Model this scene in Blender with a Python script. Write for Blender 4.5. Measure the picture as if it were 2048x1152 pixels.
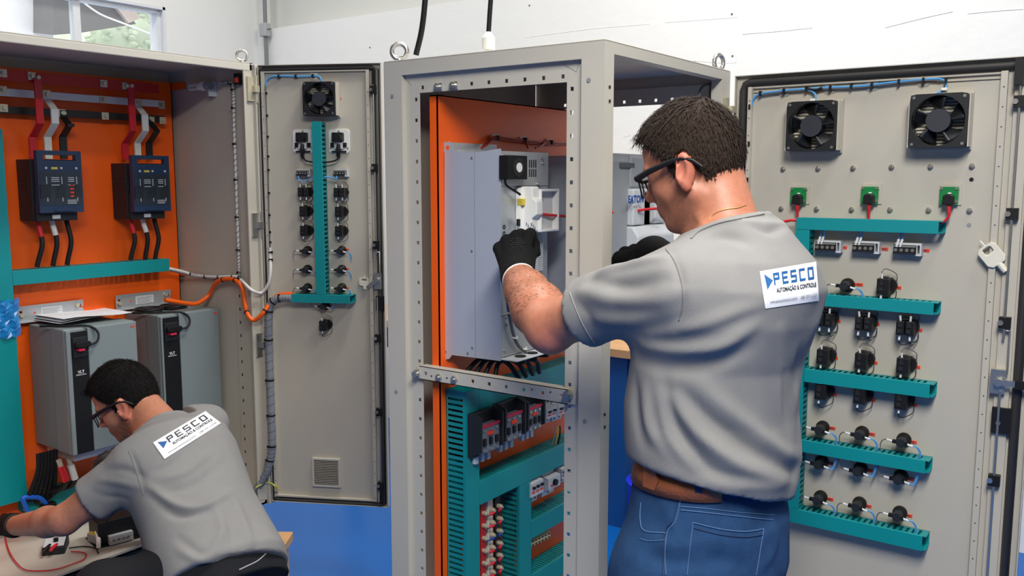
import bpy, bmesh, math, random
import numpy as np
from mathutils import Vector, Matrix
from mathutils.bvhtree import BVHTree

for o in list(bpy.data.objects):
    bpy.data.objects.remove(o, do_unlink=True)
scn = bpy.context.scene
COL = scn.collection
random.seed(7)
np.random.seed(7)

# ------------------------------------------------------------------ camera
FPX, YAW, PITCH, CAMZ = 1778.0, math.radians(35.5), math.radians(7.0), 1.57
cam_d = bpy.data.cameras.new('camera')
cam_d.sensor_width = 36.0
cam_d.lens = FPX / 2048 * 36.0
cam_d.clip_start = 0.02
cam = bpy.data.objects.new('camera', cam_d)
COL.objects.link(cam)
cam.location = (0, 0, CAMZ)
cam.rotation_euler = (math.pi / 2 - PITCH, 0, YAW)
scn.camera = cam

# ------------------------------------------------------------------ light
world = bpy.data.worlds.new('overcast')
scn.world = world
world.use_nodes = True
wn = world.node_tree
wbg = wn.nodes['Background']
# overcast daylight: the zenith about three times as bright as the horizon, grey ground below
_tc = wn.nodes.new('ShaderNodeTexCoord'); _sx = wn.nodes.new('ShaderNodeSeparateXYZ'); _mr = wn.nodes.new('ShaderNodeMapRange')
wn.links.new(_tc.outputs['Generated'], _sx.inputs[0]); wn.links.new(_sx.outputs['Z'], _mr.inputs['Value'])
_mr.inputs['From Min'].default_value = 0.0; _mr.inputs['From Max'].default_value = 1.0
_mr.inputs['To Min'].default_value = 1.6; _mr.inputs['To Max'].default_value = 4.0
wn.links.new(_mr.outputs[0], wbg.inputs[1])
wbg.inputs[0].default_value = (1.0, 0.99, 0.97, 1)

scn.view_settings.view_transform = 'Standard'
scn.view_settings.look = 'None'
scn.view_settings.gamma = 1.0
scn.view_settings.use_curve_mapping = False
scn.view_settings.exposure = -0.34

# ------------------------------------------------------------------ pixel <-> place helpers
_h = np.array([-math.sin(YAW), math.cos(YAW), 0.0]); _r = np.array([math.cos(YAW), math.sin(YAW), 0.0]); _z = np.array([0, 0, 1.0])
_F = math.cos(PITCH) * _h - math.sin(PITCH) * _z
_U = math.sin(PITCH) * _h + math.cos(PITCH) * _z
_C = np.array([0, 0, CAMZ])
def ray(x, y):
    return FPX * _F + (x - 1024) * _r + (576 - y) * _U
def onp(x, y, ax, v):
    d = ray(x, y); i = 'xyz'.index(ax)
    return _C + d * ((v - _C[i]) / d[i])
def onplane(x, y, p, n):
    d = ray(x, y); n = np.array(n, float); p = np.array(p, float)
    return _C + d * ((p - _C).dot(n) / d.dot(n))
def dep(x, y, Y):
    d = ray(x, y)
    return _C + d * (Y / d.dot(_h))

# ------------------------------------------------------------------ materials
MATS = {}
def srgb(r, g, b):
    f = lambda c: (c / 255 / 12.92) if c / 255 <= 0.04045 else ((c / 255 + 0.055) / 1.055) ** 2.4
    return (f(r), f(g), f(b))
def mat(name, col, rough=0.5, metal=0.0, var=0.06, scale=8.0, bump=0.0, bscale=60.0, spec=0.5, coat=0.0, alpha=None, trans=0.0):
    if name in MATS:
        return MATS[name]
    m = bpy.data.materials.new(name); m.use_nodes = True
    nt = m.node_tree; b = nt.nodes['Principled BSDF']
    tc = nt.nodes.new('ShaderNodeTexCoord')
    nz = nt.nodes.new('ShaderNodeTexNoise'); nz.inputs['Scale'].default_value = scale; nz.inputs['Detail'].default_value = 4
    nt.links.new(tc.outputs['Object'], nz.inputs['Vector'])
    mx = nt.nodes.new('ShaderNodeMix'); mx.data_type = 'RGBA'
    mx.inputs[6].default_value = (*[c * (1 - var) for c in col], 1)
    mx.inputs[7].default_value = (*[min(1, c * (1 + var)) for c in col], 1)
    nt.links.new(nz.outputs['Fac'], mx.inputs[0])
    nt.links.new(mx.outputs[2], b.inputs['Base Color'])
    b.inputs['Roughness'].default_value = rough
    b.inputs['Metallic'].default_value = metal
    b.inputs['Specular IOR Level'].default_value = spec
    if coat: b.inputs['Coat Weight'].default_value = coat
    if trans: b.inputs['Transmission Weight'].default_value = trans
    if alpha is not None: b.inputs['Alpha'].default_value = alpha
    if bump:
        n2 = nt.nodes.new('ShaderNodeTexNoise'); n2.inputs['Scale'].default_value = bscale; n2.inputs['Detail'].default_value = 3
        nt.links.new(tc.outputs['Object'], n2.inputs['Vector'])
        bp = nt.nodes.new('ShaderNodeBump'); bp.inputs['Strength'].default_value = bump; bp.inputs['Distance'].default_value = 0.01
        nt.links.new(n2.outputs['Fac'], bp.inputs['Height'])
        nt.links.new(bp.outputs['Normal'], b.inputs['Normal'])
    MATS[name] = m
    return m

BEIGE = mat('beige_powder_coat', srgb(196, 191, 178), 0.5, var=0.02, bump=0.04, bscale=500)
BEIGE2 = mat('beige_powder_coat_inner', srgb(190, 184, 170), 0.5, var=0.03, bump=0.04, bscale=500)
ORANGE = mat('orange_powder_coat', srgb(250, 96, 8), 0.42, var=0.03, bump=0.03, bscale=400)
TEAL = mat('teal_plastic', srgb(0, 139, 143), 0.45, var=0.03)
BLACK = mat('black_plastic', srgb(21, 21, 22), 0.5, spec=.35)
RUBBER = mat('black_rubber', srgb(46, 44, 42), 0.6)
DARK = mat('dark_plastic', srgb(36, 39, 43), 0.5, spec=.35)
DGREY = mat('dark_grey_plastic', srgb(78, 84, 90), 0.5)
WHITE = mat('white_plastic', srgb(236, 236, 232), 0.4)
CREAM = mat('cream_plastic', srgb(224, 220, 204), 0.4)
STEEL = mat('zinc_steel', srgb(200, 198, 192), 0.3, 0.9, bump=0.03, bscale=200)
GALV = mat('galvanised_sheet', srgb(190, 194, 198), 0.42, 0.55, var=0.08, scale=30)
BRASS = mat('yellow_zinc', srgb(206, 198, 172), 0.4, 0.4)
RED = mat('red_plastic', srgb(205, 30, 44), 0.4)
REDP = mat('red_paint', srgb(190, 28, 30), 0.45)
WPAINT = mat('white_paint_bar', srgb(228, 228, 222), 0.4)
KPAINT = mat('black_paint_bar', srgb(24, 24, 24), 0.4)
TAG = mat('orange_red_tag', srgb(240, 62, 22), 0.6)
BLUEW = mat('light_blue_wire', srgb(84, 160, 222), 0.4)
GREYW = mat('grey_wire', srgb(96, 96, 98), 0.5)
WIREO = mat('orange_conduit', srgb(232, 92, 12), 0.4)
GREEN = mat('green_board', srgb(0, 128, 62), 0.45, var=0.15, scale=120)
YELLOW = mat('yellow_plastic', srgb(214, 190, 70), 0.5)
DRGREY = mat('drive_grey_paint', srgb(128, 139, 141), 0.45, var=0.02, bump=0.03, bscale=600)
LGREY = mat('light_grey_plastic', srgb(206, 208, 210), 0.45)
MGREY = mat('mid_grey_plastic', srgb(140, 144, 148), 0.5)
SILV = mat('silver_blue_sheet', srgb(186, 192, 204), 0.4, 0.25, var=0.03)
NAVY = mat('navy_plastic', srgb(30, 52, 82), 0.4)
CLEAR = mat('smoked_clear_plastic', srgb(60, 70, 80), 0.15, alpha=0.45)
CLR2 = mat('clear_plastic_pad', srgb(225, 225, 220), 0.2, alpha=0.35)
WOOD = mat('pale_wood', srgb(196, 150, 104), 0.6, var=0.2, scale=14, bump=0.1, bscale=60)
BBLUE = mat('bench_blue_paint', srgb(20, 78, 140), 0.4)
CONDUIT = mat('grey_conduit', srgb(126, 130, 132), 0.4)
GHOSE = mat('grey_hose', srgb(128, 132, 140), 0.5)
PAPER = mat('white_paper', srgb(232, 234, 238), 0.7, var=0.02)
INK = mat('dark_ink', srgb(58, 60, 68), 0.7)
INKG = mat('grey_ink', srgb(140, 142, 148), 0.7)
BLUEBAG = mat('blue_plastic_film', srgb(40, 140, 215), 0.2, alpha=0.75, bump=0.3, bscale=30)
TERMB = mat('beige_terminal_plastic', srgb(206, 190, 140), 0.5)
PINK = mat('magenta_red_stripe', srgb(206, 40, 74), 0.5)

# ------------------------------------------------------------------ mesh builder
# parts made of marks too small to pick apart one by one
JOINED = {'rail_holes', 'vent_slots', 'plate_print', 'white_print', 'red_marks', 'control_print', 'socket_print', 'glove_print', 'clamp_hole', 'print_name'}
class MB:
    def __init__(s, M=None):
        s.v = []; s.f = []; s.sm = []; s.M = M
    def add(s, vs, fs, smooth=False):
        b = len(s.v)
        if s.M is not None:
            vs = [tuple(s.M @ Vector(v)) for v in vs]
        s.v.extend([tuple(float(c) for c in v) for v in vs])
        s.f.extend([tuple(i + b for i in f) for f in fs])
        s.sm.extend([smooth] * len(fs))
        return s
    def box(s, x0, y0, z0, x1, y1, z1):
        x0, x1 = min(x0, x1), max(x0, x1); y0, y1 = min(y0, y1), max(y0, y1); z0, z1 = min(z0, z1), max(z0, z1)
        v = [(x0, y0, z0), (x1, y0, z0), (x1, y1, z0), (x0, y1, z0), (x0, y0, z1), (x1, y0, z1), (x1, y1, z1), (x0, y1, z1)]
        return s.add(v, [(3, 2, 1, 0), (4, 5, 6, 7), (0, 1, 5, 4), (1, 2, 6, 5), (2, 3, 7, 6), (3, 0, 4, 7)])
    def cb(s, c, sx, sy, sz):
        return s.box(c[0] - sx / 2, c[1] - sy / 2, c[2] - sz / 2, c[0] + sx / 2, c[1] + sy / 2, c[2] + sz / 2)
    def cyl(s, p0, p1, r0, r1=None, n=16, caps=True, smooth=True):
        r1 = r0 if r1 is None else r1
        p0 = Vector(p0); p1 = Vector(p1); d = (p1 - p0).normalized()
        u = d.orthogonal().normalized(); w = d.cross(u)
        v = []
        for p, r in ((p0, r0), (p1, r1)):
            for k in range(n):
                a = 2 * math.pi * k / n
                v.append(tuple(p + u * (r * math.cos(a)) + w * (r * math.sin(a))))
        s.add(v, [(k, (k + 1) % n, n + (k + 1) % n, n + k) for k in range(n)], smooth)
        if caps:
            s.add(v[:n], [tuple(range(n))[::-1]]); s.add(v[n:], [tuple(range(n))])
        return s
    def tube(s, pts, r, n=8, closed=False, rr=None):
        P = [Vector(p) for p in pts]; m = len(P)
        T = []
        for i in range(m):
            a = P[(i + 1) % m] if (closed or i < m - 1) else P[i]
            b = P[i - 1] if (closed or i > 0) else P[i]
            t = (a - b)
            T.append(t.normalized() if t.length > 1e-9 else Vector((0, 0, 1)))
        u = T[0].orthogonal().normalized(); v = []
        for i in range(m):
            if i: 
                u = (u - T[i] * u.dot(T[i]))
                u = u.normalized() if u.length > 1e-6 else T[i].orthogonal().normalized()
            w = T[i].cross(u); q = rr[i] if rr else r
            for k in range(n):
                a = 2 * math.pi * k / n
                v.append(tuple(P[i] + u * (q * math.cos(a)) + w * (q * math.sin(a))))
        fs = []
        for i in range(m if closed else m - 1):
            j = (i + 1) % m
            fs += [(i * n + k, i * n + (k + 1) % n, j * n + (k + 1) % n, j * n + k) for k in range(n)]
        s.add(v, fs, True)
        if not closed:
            s.add(v[:n], [tuple(range(n))[::-1]]); s.add(v[-n:], [tuple(range(n))])
        return s
    def prism(s, poly, y0, y1, plane='xz'):
        n = len(poly)
        def pt(a, b, c):
            return {'xz': (a, c, b), 'xy': (a, b, c), 'yz': (c, a, b)}[plane]
        v = [pt(a, b, y0) for a, b in poly] + [pt(a, b, y1) for a, b in poly]
        return s.add(v, [tuple(range(n))[::-1], tuple(range(n, 2 * n))] + [(k, (k + 1) % n, n + (k + 1) % n, n + k) for k in range(n)])
    def plate(s, x0, x1, z0, z1, y0, y1, holes=(), plane='xz'):
        """a sheet in plane xz (or yz / xy) between depths y0 and y1 with rectangular holes cut through it"""
        x0, x1 = min(x0, x1), max(x0, x1); z0, z1 = min(z0, z1), max(z0, z1)
        holes = [(min(a, b), max(a, b), min(c, d), max(c, d)) for a, b, c, d in holes]
        holes = [(max(a, x0), min(b, x1), max(c, z0), min(d, z1)) for a, b, c, d in holes]
        holes = [q for q in holes if q[1] - q[0] > 1e-6 and q[3] - q[2] > 1e-6]
        rnd = lambda t: round(t, 6)
        xs = sorted({rnd(x0), rnd(x1)} | {rnd(q) for hh in holes for q in hh[:2]})
        zs = sorted({rnd(z0), rnd(z1)} | {rnd(q) for hh in holes for q in hh[2:]})
        nx, nz = len(xs) - 1, len(zs) - 1
        fill = [[True] * nz for _ in range(nx)]
        for a, b, c, d in holes:
            for i in range(nx):
                xm = (xs[i] + xs[i + 1]) / 2
                if a < xm < b:
                    for j in range(nz):
                        if c < (zs[j] + zs[j + 1]) / 2 < d: fill[i][j] = False
        def pt(a, b, c):
            return {'xz': (a, c, b), 'xy': (a, b, c), 'yz': (c, a, b)}[plane]
        idx = {}; v = []
        def V(i, j, k):
            if (i, j, k) not in idx:
                idx[(i, j, k)] = len(v); v.append(pt(xs[i], zs[j], (y0, y1)[k]))
            return idx[(i, j, k)]
        fs = []
        g = lambda i, j: 0 <= i < nx and 0 <= j < nz and fill[i][j]
        for i in range(nx):
            for j in range(nz):
                if not fill[i][j]: continue
                fs.append((V(i, j, 0), V(i + 1, j, 0), V(i + 1, j + 1, 0), V(i, j + 1, 0)))
                fs.append((V(i, j, 1), V(i, j + 1, 1), V(i + 1, j + 1, 1), V(i + 1, j, 1)))
                if not g(i - 1, j): fs.append((V(i, j, 0), V(i, j + 1, 0), V(i, j + 1, 1), V(i, j, 1)))
                if not g(i + 1, j): fs.append((V(i + 1, j, 0), V(i + 1, j, 1), V(i + 1, j + 1, 1), V(i + 1, j + 1, 0)))
                if not g(i, j - 1): fs.append((V(i, j, 0), V(i, j, 1), V(i + 1, j, 1), V(i + 1, j, 0)))
                if not g(i, j + 1): fs.append((V(i, j + 1, 0), V(i + 1, j + 1, 0), V(i + 1, j + 1, 1), V(i, j + 1, 1)))
        return s.add(v, fs)
    def torus(s, c, axis, R, r, n=28, m=10):
        c = Vector(c); ax = Vector(axis).normalized(); u = ax.orthogonal().normalized(); w = ax.cross(u)
        return s.tube([c + u * (R * math.cos(2 * math.pi * k / n)) + w * (R * math.sin(2 * math.pi * k / n)) for k in range(n)], r, m, True)
    def ball(s, c, r, n=12, m=8, sc=(1, 1, 1)):
        v = []; 
        for j in range(m + 1):
            t = math.pi * j / m
            for k in range(n):
                a = 2 * math.pi * k / n
                v.append((c[0] + r * sc[0] * math.sin(t) * math.cos(a), c[1] + r * sc[1] * math.sin(t) * math.sin(a), c[2] + r * sc[2] * math.cos(t)))
        return s.add(v, [(j * n + k, (j + 1) * n + k, (j + 1) * n + (k + 1) % n, j * n + (k + 1) % n) for j in range(m) for k in range(n)], True)
    def mesh(s, name):
        me = bpy.data.meshes.new(name)
        me.from_pydata(s.v, [], s.f)
        me.polygons.foreach_set('use_smooth', s.sm)
        bm = bmesh.new(); bm.from_mesh(me)
        bmesh.ops.recalc_face_normals(bm, faces=bm.faces)
        bm.to_mesh(me); bm.free()
        me.update()
        return me
    def build(s, name, m, parent=None, bev=0.0, label=None):
        me = s.mesh(name); me.materials.append(m)
        o = bpy.data.objects.new(name, me); COL.objects.link(o)
        if parent is not None: o.parent = parent
        if bev:
            b = o.modifiers.new('bevel', 'BEVEL'); b.width = bev; b.segments = 2; b.limit_method = 'ANGLE'
        if label: o['label'] = label
        if name in JOINED: o['kind'] = 'stuff'
        return o

def spline(pts, n=8):
    """Catmull-Rom through the points"""
    P = [np.array(p, float) for p in pts]
    P = [2 * P[0] - P[1]] + P + [2 * P[-1] - P[-2]]
    out = []
    for i in range(1, len(P) - 2):
        for k in range(n):
            t = k / n
            a, b, c, d = P[i - 1], P[i], P[i + 1], P[i + 2]
            out.append(0.5 * ((2 * b) + (c - a) * t + (2 * a - 5 * b + 4 * c - d) * t * t + (3 * b - a - 3 * c + d) * t ** 3))
    out.append(P[-2])
    return [tuple(q) for q in out]

def tag(o, label=None, cat=None, group=None, kind=None):
    if label: o['label'] = label
    if cat: o['category'] = cat
    if group: o['group'] = group
    if kind: o['kind'] = kind
    return o
def thing(name, label, cat, loc=(0, 0, 0), rotz=0.0, group=None):
    o = bpy.data.objects.new(name, None); COL.objects.link(o)
    o.empty_display_size = 0.05
    o.location = tuple(float(c) for c in loc); o.rotation_euler = (0, 0, rotz)
    return tag(o, label, cat, group)
def copy_tree(o, parent=None):
    c = o.copy(); COL.objects.link(c)
    if parent is not None: c.parent = parent
    for ch in list(o.children): copy_tree(ch, c)
    return c
def place(o, loc, rotz, label, group=None):
    o.location = tuple(float(c) for c in loc); o.rotation_euler = (0, 0, rotz)
    o['label'] = label
    if group: o['group'] = group
    return o
def struct(o):
    o['kind'] = 'structure'; return o

def text_mesh(txt, size, m, name, parent, M, bold=0.0, align='LEFT'):
    """flat lettering; M maps text plane (x right, y up) into the parent's space"""
    cu = bpy.data.curves.new(name, 'FONT'); cu.body = txt; cu.size = size; cu.align_x = align
    cu.offset = bold; cu.resolution_u = 3
    t = bpy.data.objects.new(name + '_tmp', cu); COL.objects.link(t)
    dg = bpy.context.evaluated_depsgraph_get()
    me = bpy.data.meshes.new_from_object(t.evaluated_get(dg))
    bpy.data.objects.remove(t, do_unlink=True)
    if M is not None: me.transform(M)
    me.materials.clear(); me.materials.append(m)
    if parent is False:
        return me
    o = bpy.data.objects.new(name, me); COL.objects.link(o)
    if parent is not None: o.parent = parent
    return o
TXT = Matrix(((1, 0, 0, 0), (0, 0, -1, 0), (0, 1, 0, 0), (0, 0, 0, 1)))   # text plane -> xz plane facing -y
# ================================================================== the room
FLOORM = mat('blue_epoxy_floor', srgb(0, 90, 170), 0.35, var=0.05, scale=3, bump=0.02, bscale=40)
WALLM = mat('white_painted_wall', srgb(236, 237, 235), 0.75, var=0.012, scale=4, bump=0.25, bscale=14)
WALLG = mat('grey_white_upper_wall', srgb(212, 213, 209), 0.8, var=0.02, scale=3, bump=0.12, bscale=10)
HALLM = mat('dull_grey_hall_paint', (.2, .19, .18), .8)
YB, XL = 4.2, -5.2          # back wall, left wall
m = MB(); m.box(-9, -4, -0.1, 4.5, 8, 0); struct(m.build('floor', FLOORM))
# back wall: lower thick part, upper part set back, a shallow pier towards the right
zl = onp(545, 63, 'y', YB)[2]
m = MB(); m.box(XL, YB, 0, 4.5, YB + 0.3, zl + 0.02)
pier_x = onp(1478, 60, 'y', YB)[0]
m.box(pier_x, YB - 0.02, 0, 4.5, YB, 4.6)
wb = struct(m.build('wall_back', WALLM))
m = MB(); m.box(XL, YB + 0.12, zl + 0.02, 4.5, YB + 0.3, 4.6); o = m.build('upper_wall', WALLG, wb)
# painted-over mortar ridges and chips on the back wall
for k, pts in enumerate(([(1050, 75), (1180, 58), (1300, 48)], [(1330, 45), (1440, 37), (1476, 34)], [(1485, 68), (1560, 62), (1625, 55)], [(1770, 55), (1850, 35), (1905, 23)], [(1935, 27), (2000, 21), (2046, 18)], [(1390, 122), (1450, 126), (1476, 124)])):
    y = YB - (0.0205 if pts[0][0] > 1478 else 0.0)
    q = [onp(a, b, 'y', y) for a, b in pts]
    m = MB(); m.tube(spline([p + np.array([0, .0028, 0]) for p in q], 6), 0.004, 6); m.build('paint_ridge', WALLM, wb)
for k, (a, b) in enumerate(((1464, 28), (1465, 112), (740, 95), (1059, 11))):
    y = YB - (0.0205 if a > 1478 else 0.0)
    q = onp(a, b, 'y', y); m = MB(); m.cyl(q, q - np.array([0, .003, 0]), 0.0045, n=8); m.build('wall_chip', DGREY, wb)
# left wall with a window opening
wy1 = onp(332, 60, 'x', XL)[1]; wy0 = wy1 - 2.4
wz1 = onp(325, 14, 'x', XL)[2]; wz0 = wz1 - 1.05
m = MB(); m.plate(-4, YB + 0.3, 0, 4.6, XL, XL - 0.18, [(wy0, wy1, wz0, wz1)], 'yz')
struct(m.build('wall_left', WALLM))
m = MB(); m.box(4.5, -4, 0, 4.7, YB + .3, 4.6); struct(m.build('wall_right', HALLM))
m = MB(); m.box(XL - .18, -4.2, 0, 4.7, -4, 4.6); struct(m.build('wall_front', HALLM))
m = MB(); m.box(XL - .18, -4.2, 4.6, 4.7, YB + .3, 4.7); struct(m.build('ceiling', HALLM))
win = thing('window_1', None, None, (XL - 0.06, (wy0 + wy1) / 2, wz0)); win['kind'] = 'structure'
ALU = mat('white_aluminium', srgb(226, 228, 230), 0.35)
m = MB(); hw = (wy1 - wy0) / 2; hh = wz1 - wz0
m.plate(-hw, hw, 0, hh, -0.03, 0.03, [(-hw + .04, hw - .04, .04, hh - .04)], 'yz'); m.build('window_frame', ALU, win)
mull = [onp(153, 50, 'x', XL - .05)[1] - (wy0 + wy1) / 2]
mull += [mull[0] - 0.58, mull[0] - 1.16]
for k, my in enumerate(mull):
    m = MB(); m.box(-0.025, my - 0.022, 0.04, 0.02, my + 0.022, hh - .04); m.build('mullion', ALU, win)
GLASS = mat('window_glass', (0.9, 0.95, 0.95), 0.02, alpha=0.12)
edges = [hw - .04] + mull + [-hw + .04]
for k in range(4):
    m = MB(); m.box(-0.004, edges[k + 1] + .02, 0.045, 0.002, edges[k] - .02, hh - .045); m.build('pane', GLASS, win)
m = MB(); m.box(0.03, hw - 0.018, 0.0, 0.062, hw, hh); m.box(0.03, -hw, hh - .018, .062, hw, hh); m.build('window_reveal', ALU, win)
# outside the window: a neighbour's dark eave and a wooded slope
LEAF = mat('pale_leaf_green', srgb(168, 184, 160), 0.8, var=0.45, scale=1.6)
ROOF = mat('dark_roof_underside', srgb(70, 68, 68), 0.7, var=0.2, scale=3)
TILE = mat('weathered_roof_edge', srgb(186, 172, 162), 0.8, var=0.2, scale=9)
XO = -11.0
q0, q1 = onp(-40, 0, 'x', XO - .6), onp(106, 60, 'x', XO - .6)
m = MB(); m.box(-.3, 0, 0, 0, q1[1] - q0[1] + 1.5, 5.5); nw = m.build('neighbour_wall', mat('bright_render', (.9, .9, .9), .8)); nw.location = (XO - .6, q0[1] - 1.5, 0)
tag(nw, 'bright white house wall filling the left window pane', 'wall')
e = [onp(x, y, 'x', XO) for x, y in ((107, 70), (107, -30), (215, -30), (272, 48), (160, 66))]
roof = thing('neighbour_roof', 'dark eave of a roof seen outside through the window', 'roof', (XO, e[0][1], e[0][2]))
c0 = np.array([XO, e[0][1], e[0][2]])
m = MB(); v = [tuple(np.array(q) - c0) for q in e]; n = len(v)
m.add(v + [tuple(np.array(q) + np.array([-2.0, 0.2, 0.3])) for q in v], [tuple(range(n)), tuple(range(n, 2 * n))[::-1]] + [(k, (k + 1) % n, n + (k + 1) % n, n + k) for k in range(n)])
m.build('soffit', ROOF, roof)
f0, f1, f2, f3 = [onp(x, y, 'x', XO + 0.06) - c0 for x, y in ((205, -20), (232, -22), (282, 36), (258, 46))]
m = MB(); m.add([tuple(f0), tuple(f1), tuple(f2), tuple(f3)] + [tuple(q - np.array([.12, 0, 0])) for q in (f0, f1, f2, f3)], [(0, 1, 2, 3), (7, 6, 5, 4), (0, 4, 5, 1), (1, 5, 6, 2), (2, 6, 7, 3), (3, 7, 4, 0)])
m.build('fascia', TILE, roof)
cabl = [onp(x, y, 'x', XO + 0.4) for x, y in ((160, 0), (200, 28), (250, 48), (312, 72))]
m = MB(); m.tube(spline(cabl, 5), 0.012, 6); tag(m.build('overhead_wire', WHITE), 'thin pale overhead wire sagging outside the window', 'wire')
# wooded slope: one undulating ground mass with bushy lumps
hill = bpy.data.objects.new('tmp', None)
m = MB()
rs = random.Random(3)
nY, nX = 40, 26
vs = []
for i in range(nX):
    for j in range(nY):
        xx = -14 - i * 0.8; yy = -8 + j * 0.8
        vs.append((xx, yy, 0.4 + i * 0.32 + 0.5 * rs.random()))
fs = [(i * nY + j, (i + 1) * nY + j, (i + 1) * nY + j + 1, i * nY + j + 1) for i in range(nX - 1) for j in range(nY - 1)]
m.add(vs, fs, True); ho = m.build('hillside', LEAF); ho['kind'] = 'structure'
hd = bpy.data.objects.remove(hill)
for k, (x, y, s_) in enumerate(((222, 72, .7), (265, 66, .75), (300, 82, .75), (290, 30, .85), (318, 50, .8))):
    c = onp(x, y, 'x', -15.5 - 1.6 * k)
    b = MB(); 
    for q in range(70):
        a = rs.uniform(0, 6.28); t = rs.uniform(-1, 1); r = rs.uniform(.35, .62) * s_
        d = np.array([math.sqrt(1 - t * t) * math.cos(a), math.sqrt(1 - t * t) * math.sin(a), t]) * r
        b.ball(d, rs.uniform(.06, .13) * s_, 6, 4, (1, 1, .7))
    b.ball((0, 0, 0), .5 * s_, 12, 8)
    bo = b.build('bush', LEAF); bo.location = tuple(c)
    tag(bo, ['pale green bush lowest left under the eave', 'pale green bush below the roof corner outside', 'pale green bush low beside the right window frame', 'pale green tree high beside the roof tip', 'pale green bush at the right edge of the window pane'][k], 'bush', 'bushes outside the window')
# grey conduit with a junction box in the corner of the walls
q = onp(531, 60, 'y', YB - 0.03)
con = thing('conduit_pipe', 'grey conduit pipe with junction box in the white wall corner', 'conduit', (q[0], q[1], 0))
m = MB(); m.cyl((0, 0, 0.3), (0, 0, 3.6), 0.014, n=14); m.build('pipe', CONDUIT, con)
zb_ = q[2]
m = MB(); m.box(-.034, -.03, zb_ - .045, .034, .02, zb_ + .045); bo = m.build('junction_box', mat('box_grey', srgb(176, 180, 182), .5), con, .006)
m = MB(); m.cyl((0.034, -.01, zb_), (.07, -.01, zb_), .003, n=8); m.build('screw_eye', BLACK, bo)

# lamps added to light the work area, unseen above the frame
LAMPB = mat('lamp_white', srgb(235, 235, 232), .4)
for k, (lx, ly, rz_, w_, lz_) in enumerate(((-1.9, 1.9, 0, 16, 4.1), (.1, .1, 0, 125, 2.9), (-1.3, 2.6, 0, 120, 4.1), (.5, 1.9, 0, 55, 4.1), (1.0, -1.1, 0, 45, 3.6), (-4.1, 2.4, 0, 55, 4.1))):
    f = thing('added_lamp', ('added unseen lamp lighting the left cabinet', 'added unseen lamp lighting the middle cabinet from the camera side', 'added unseen lamp brightening the back wall', 'added unseen lamp lighting the right-hand door', 'added unseen lamp behind the camera', 'added unseen lamp brightening the window wall')[k], 'lamp', (lx, ly, lz_), rz_, 'added lamps over the work area')
    m = MB(); m.box(-.07, -.62, .02, .07, .62, .09); m.build('housing', LAMPB, f, .006)
    for sy in (-.5, .5):
        m = MB(); m.cyl((0, sy, .09), (0, sy, 4.6 - lz_), .006, n=8); m.build('hanger', CONDUIT, f)
    d = bpy.data.lights.new('added_light', 'AREA'); d.shape = 'RECTANGLE'; d.size = .4; d.size_y = 1.5; d.energy = w_; d.color = (1, .975, .93)
    lo_ = bpy.data.objects.new('added_light', d); COL.objects.link(lo_); lo_.parent = f; lo_.location = (0, 0, -.01)

# ------------------------------------------------------------------ work bench behind the middle cabinet
bq = onp(1217, 1050, 'z', 0.0)
by = bq[1]; bx1 = onp(1250, 1000, 'y', by)[0]
zt = onp(1240, 697, 'y', by)[2]
bench = thing('work_bench', 'blue steel workbench with pale wooden top behind the middle cabinet', 'bench', (bx1 - 0.9, by + 0.3, 0))
m = MB(); m.box(-0.95, -0.33, zt - .035, 1.25, 0.33, zt); m.build('bench_top', WOOD, bench)
m = MB(); m.box(.35, -.3, 0.0, .9, -.27, zt - .04); m.build('front_panel', BBLUE, bench)
m = MB(); m.box(.87, -.27, 0.0, .9, .3, zt - .04); m.build('side_panel', BBLUE, bench)
for sx in (-.9, 1.15):
    m = MB(); m.box(sx, -.28, 0, sx + .06, -.22, zt - .035); m.build('leg', BBLUE, bench)
    m = MB(); m.box(sx, .2, 0, sx + .06, .26, zt - .035); m.build('leg', BBLUE, bench)
m = MB(); m.box(-.9, -.26, zt - .16, 1.2, -.24, zt - .04); m.build('apron', BBLUE, bench)
q = onp(1287, 985, 'y', by - .02)
bin_ = thing('blue_bin', 'bright blue plastic tub standing beside the workbench', 'bin', (q[0] + .14, by - .16, 0))
m = MB(); m.cyl((0, 0, 0), (0, 0, q[2] + .12), .11, .13, 24); m.build('tub', mat('vivid_blue', srgb(20, 40, 210), .4), bin_)
m = MB(); m.torus((0, 0, q[2] + .12), (0, 0, 1), .13, .006); m.build('rim', mat('vivid_blue', (0, 0, 0)), bin_)

# ================================================================== middle cabinet
X0, X1, Y0, Y1, ZT = -1.536, -0.921, 1.616, 2.282, 1.853
cc = thing('electrical_cabinet', 'open beige cabinet in the middle, side panel removed, orange plate inside', 'cabinet', ((X0 + X1) / 2, (Y0 + Y1) / 2, 0))
OFF = np.array([(X0 + X1) / 2, (Y0 + Y1) / 2, 0])
def L(p): return tuple(np.array(p, float) - OFF)
def mbw(o=OFF):
    return MB(Matrix.Translation(Vector(-np.array(o))))
# plinth, floor, roof, back
m = mbw(); m.box(X0 + .01, Y0 + .01, 0, X1 - .01, Y1 - .01, 0.1); m.build('plinth', DARK, cc)
m = mbw(); m.box(X0, Y0, .1, X1, Y1, .115); m.build('cabinet_floor', BEIGE, cc)
m = mbw(); m.box(X0, Y0, ZT - .004, X1, Y1, ZT); m.build('roof', BEIGE, cc, .002)
m = mbw(); m.box(X0, Y0 + .01, .1, X0 + .003, Y1 - .01, ZT - .004); m.build('back_wall', BEIGE2, cc)
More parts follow.
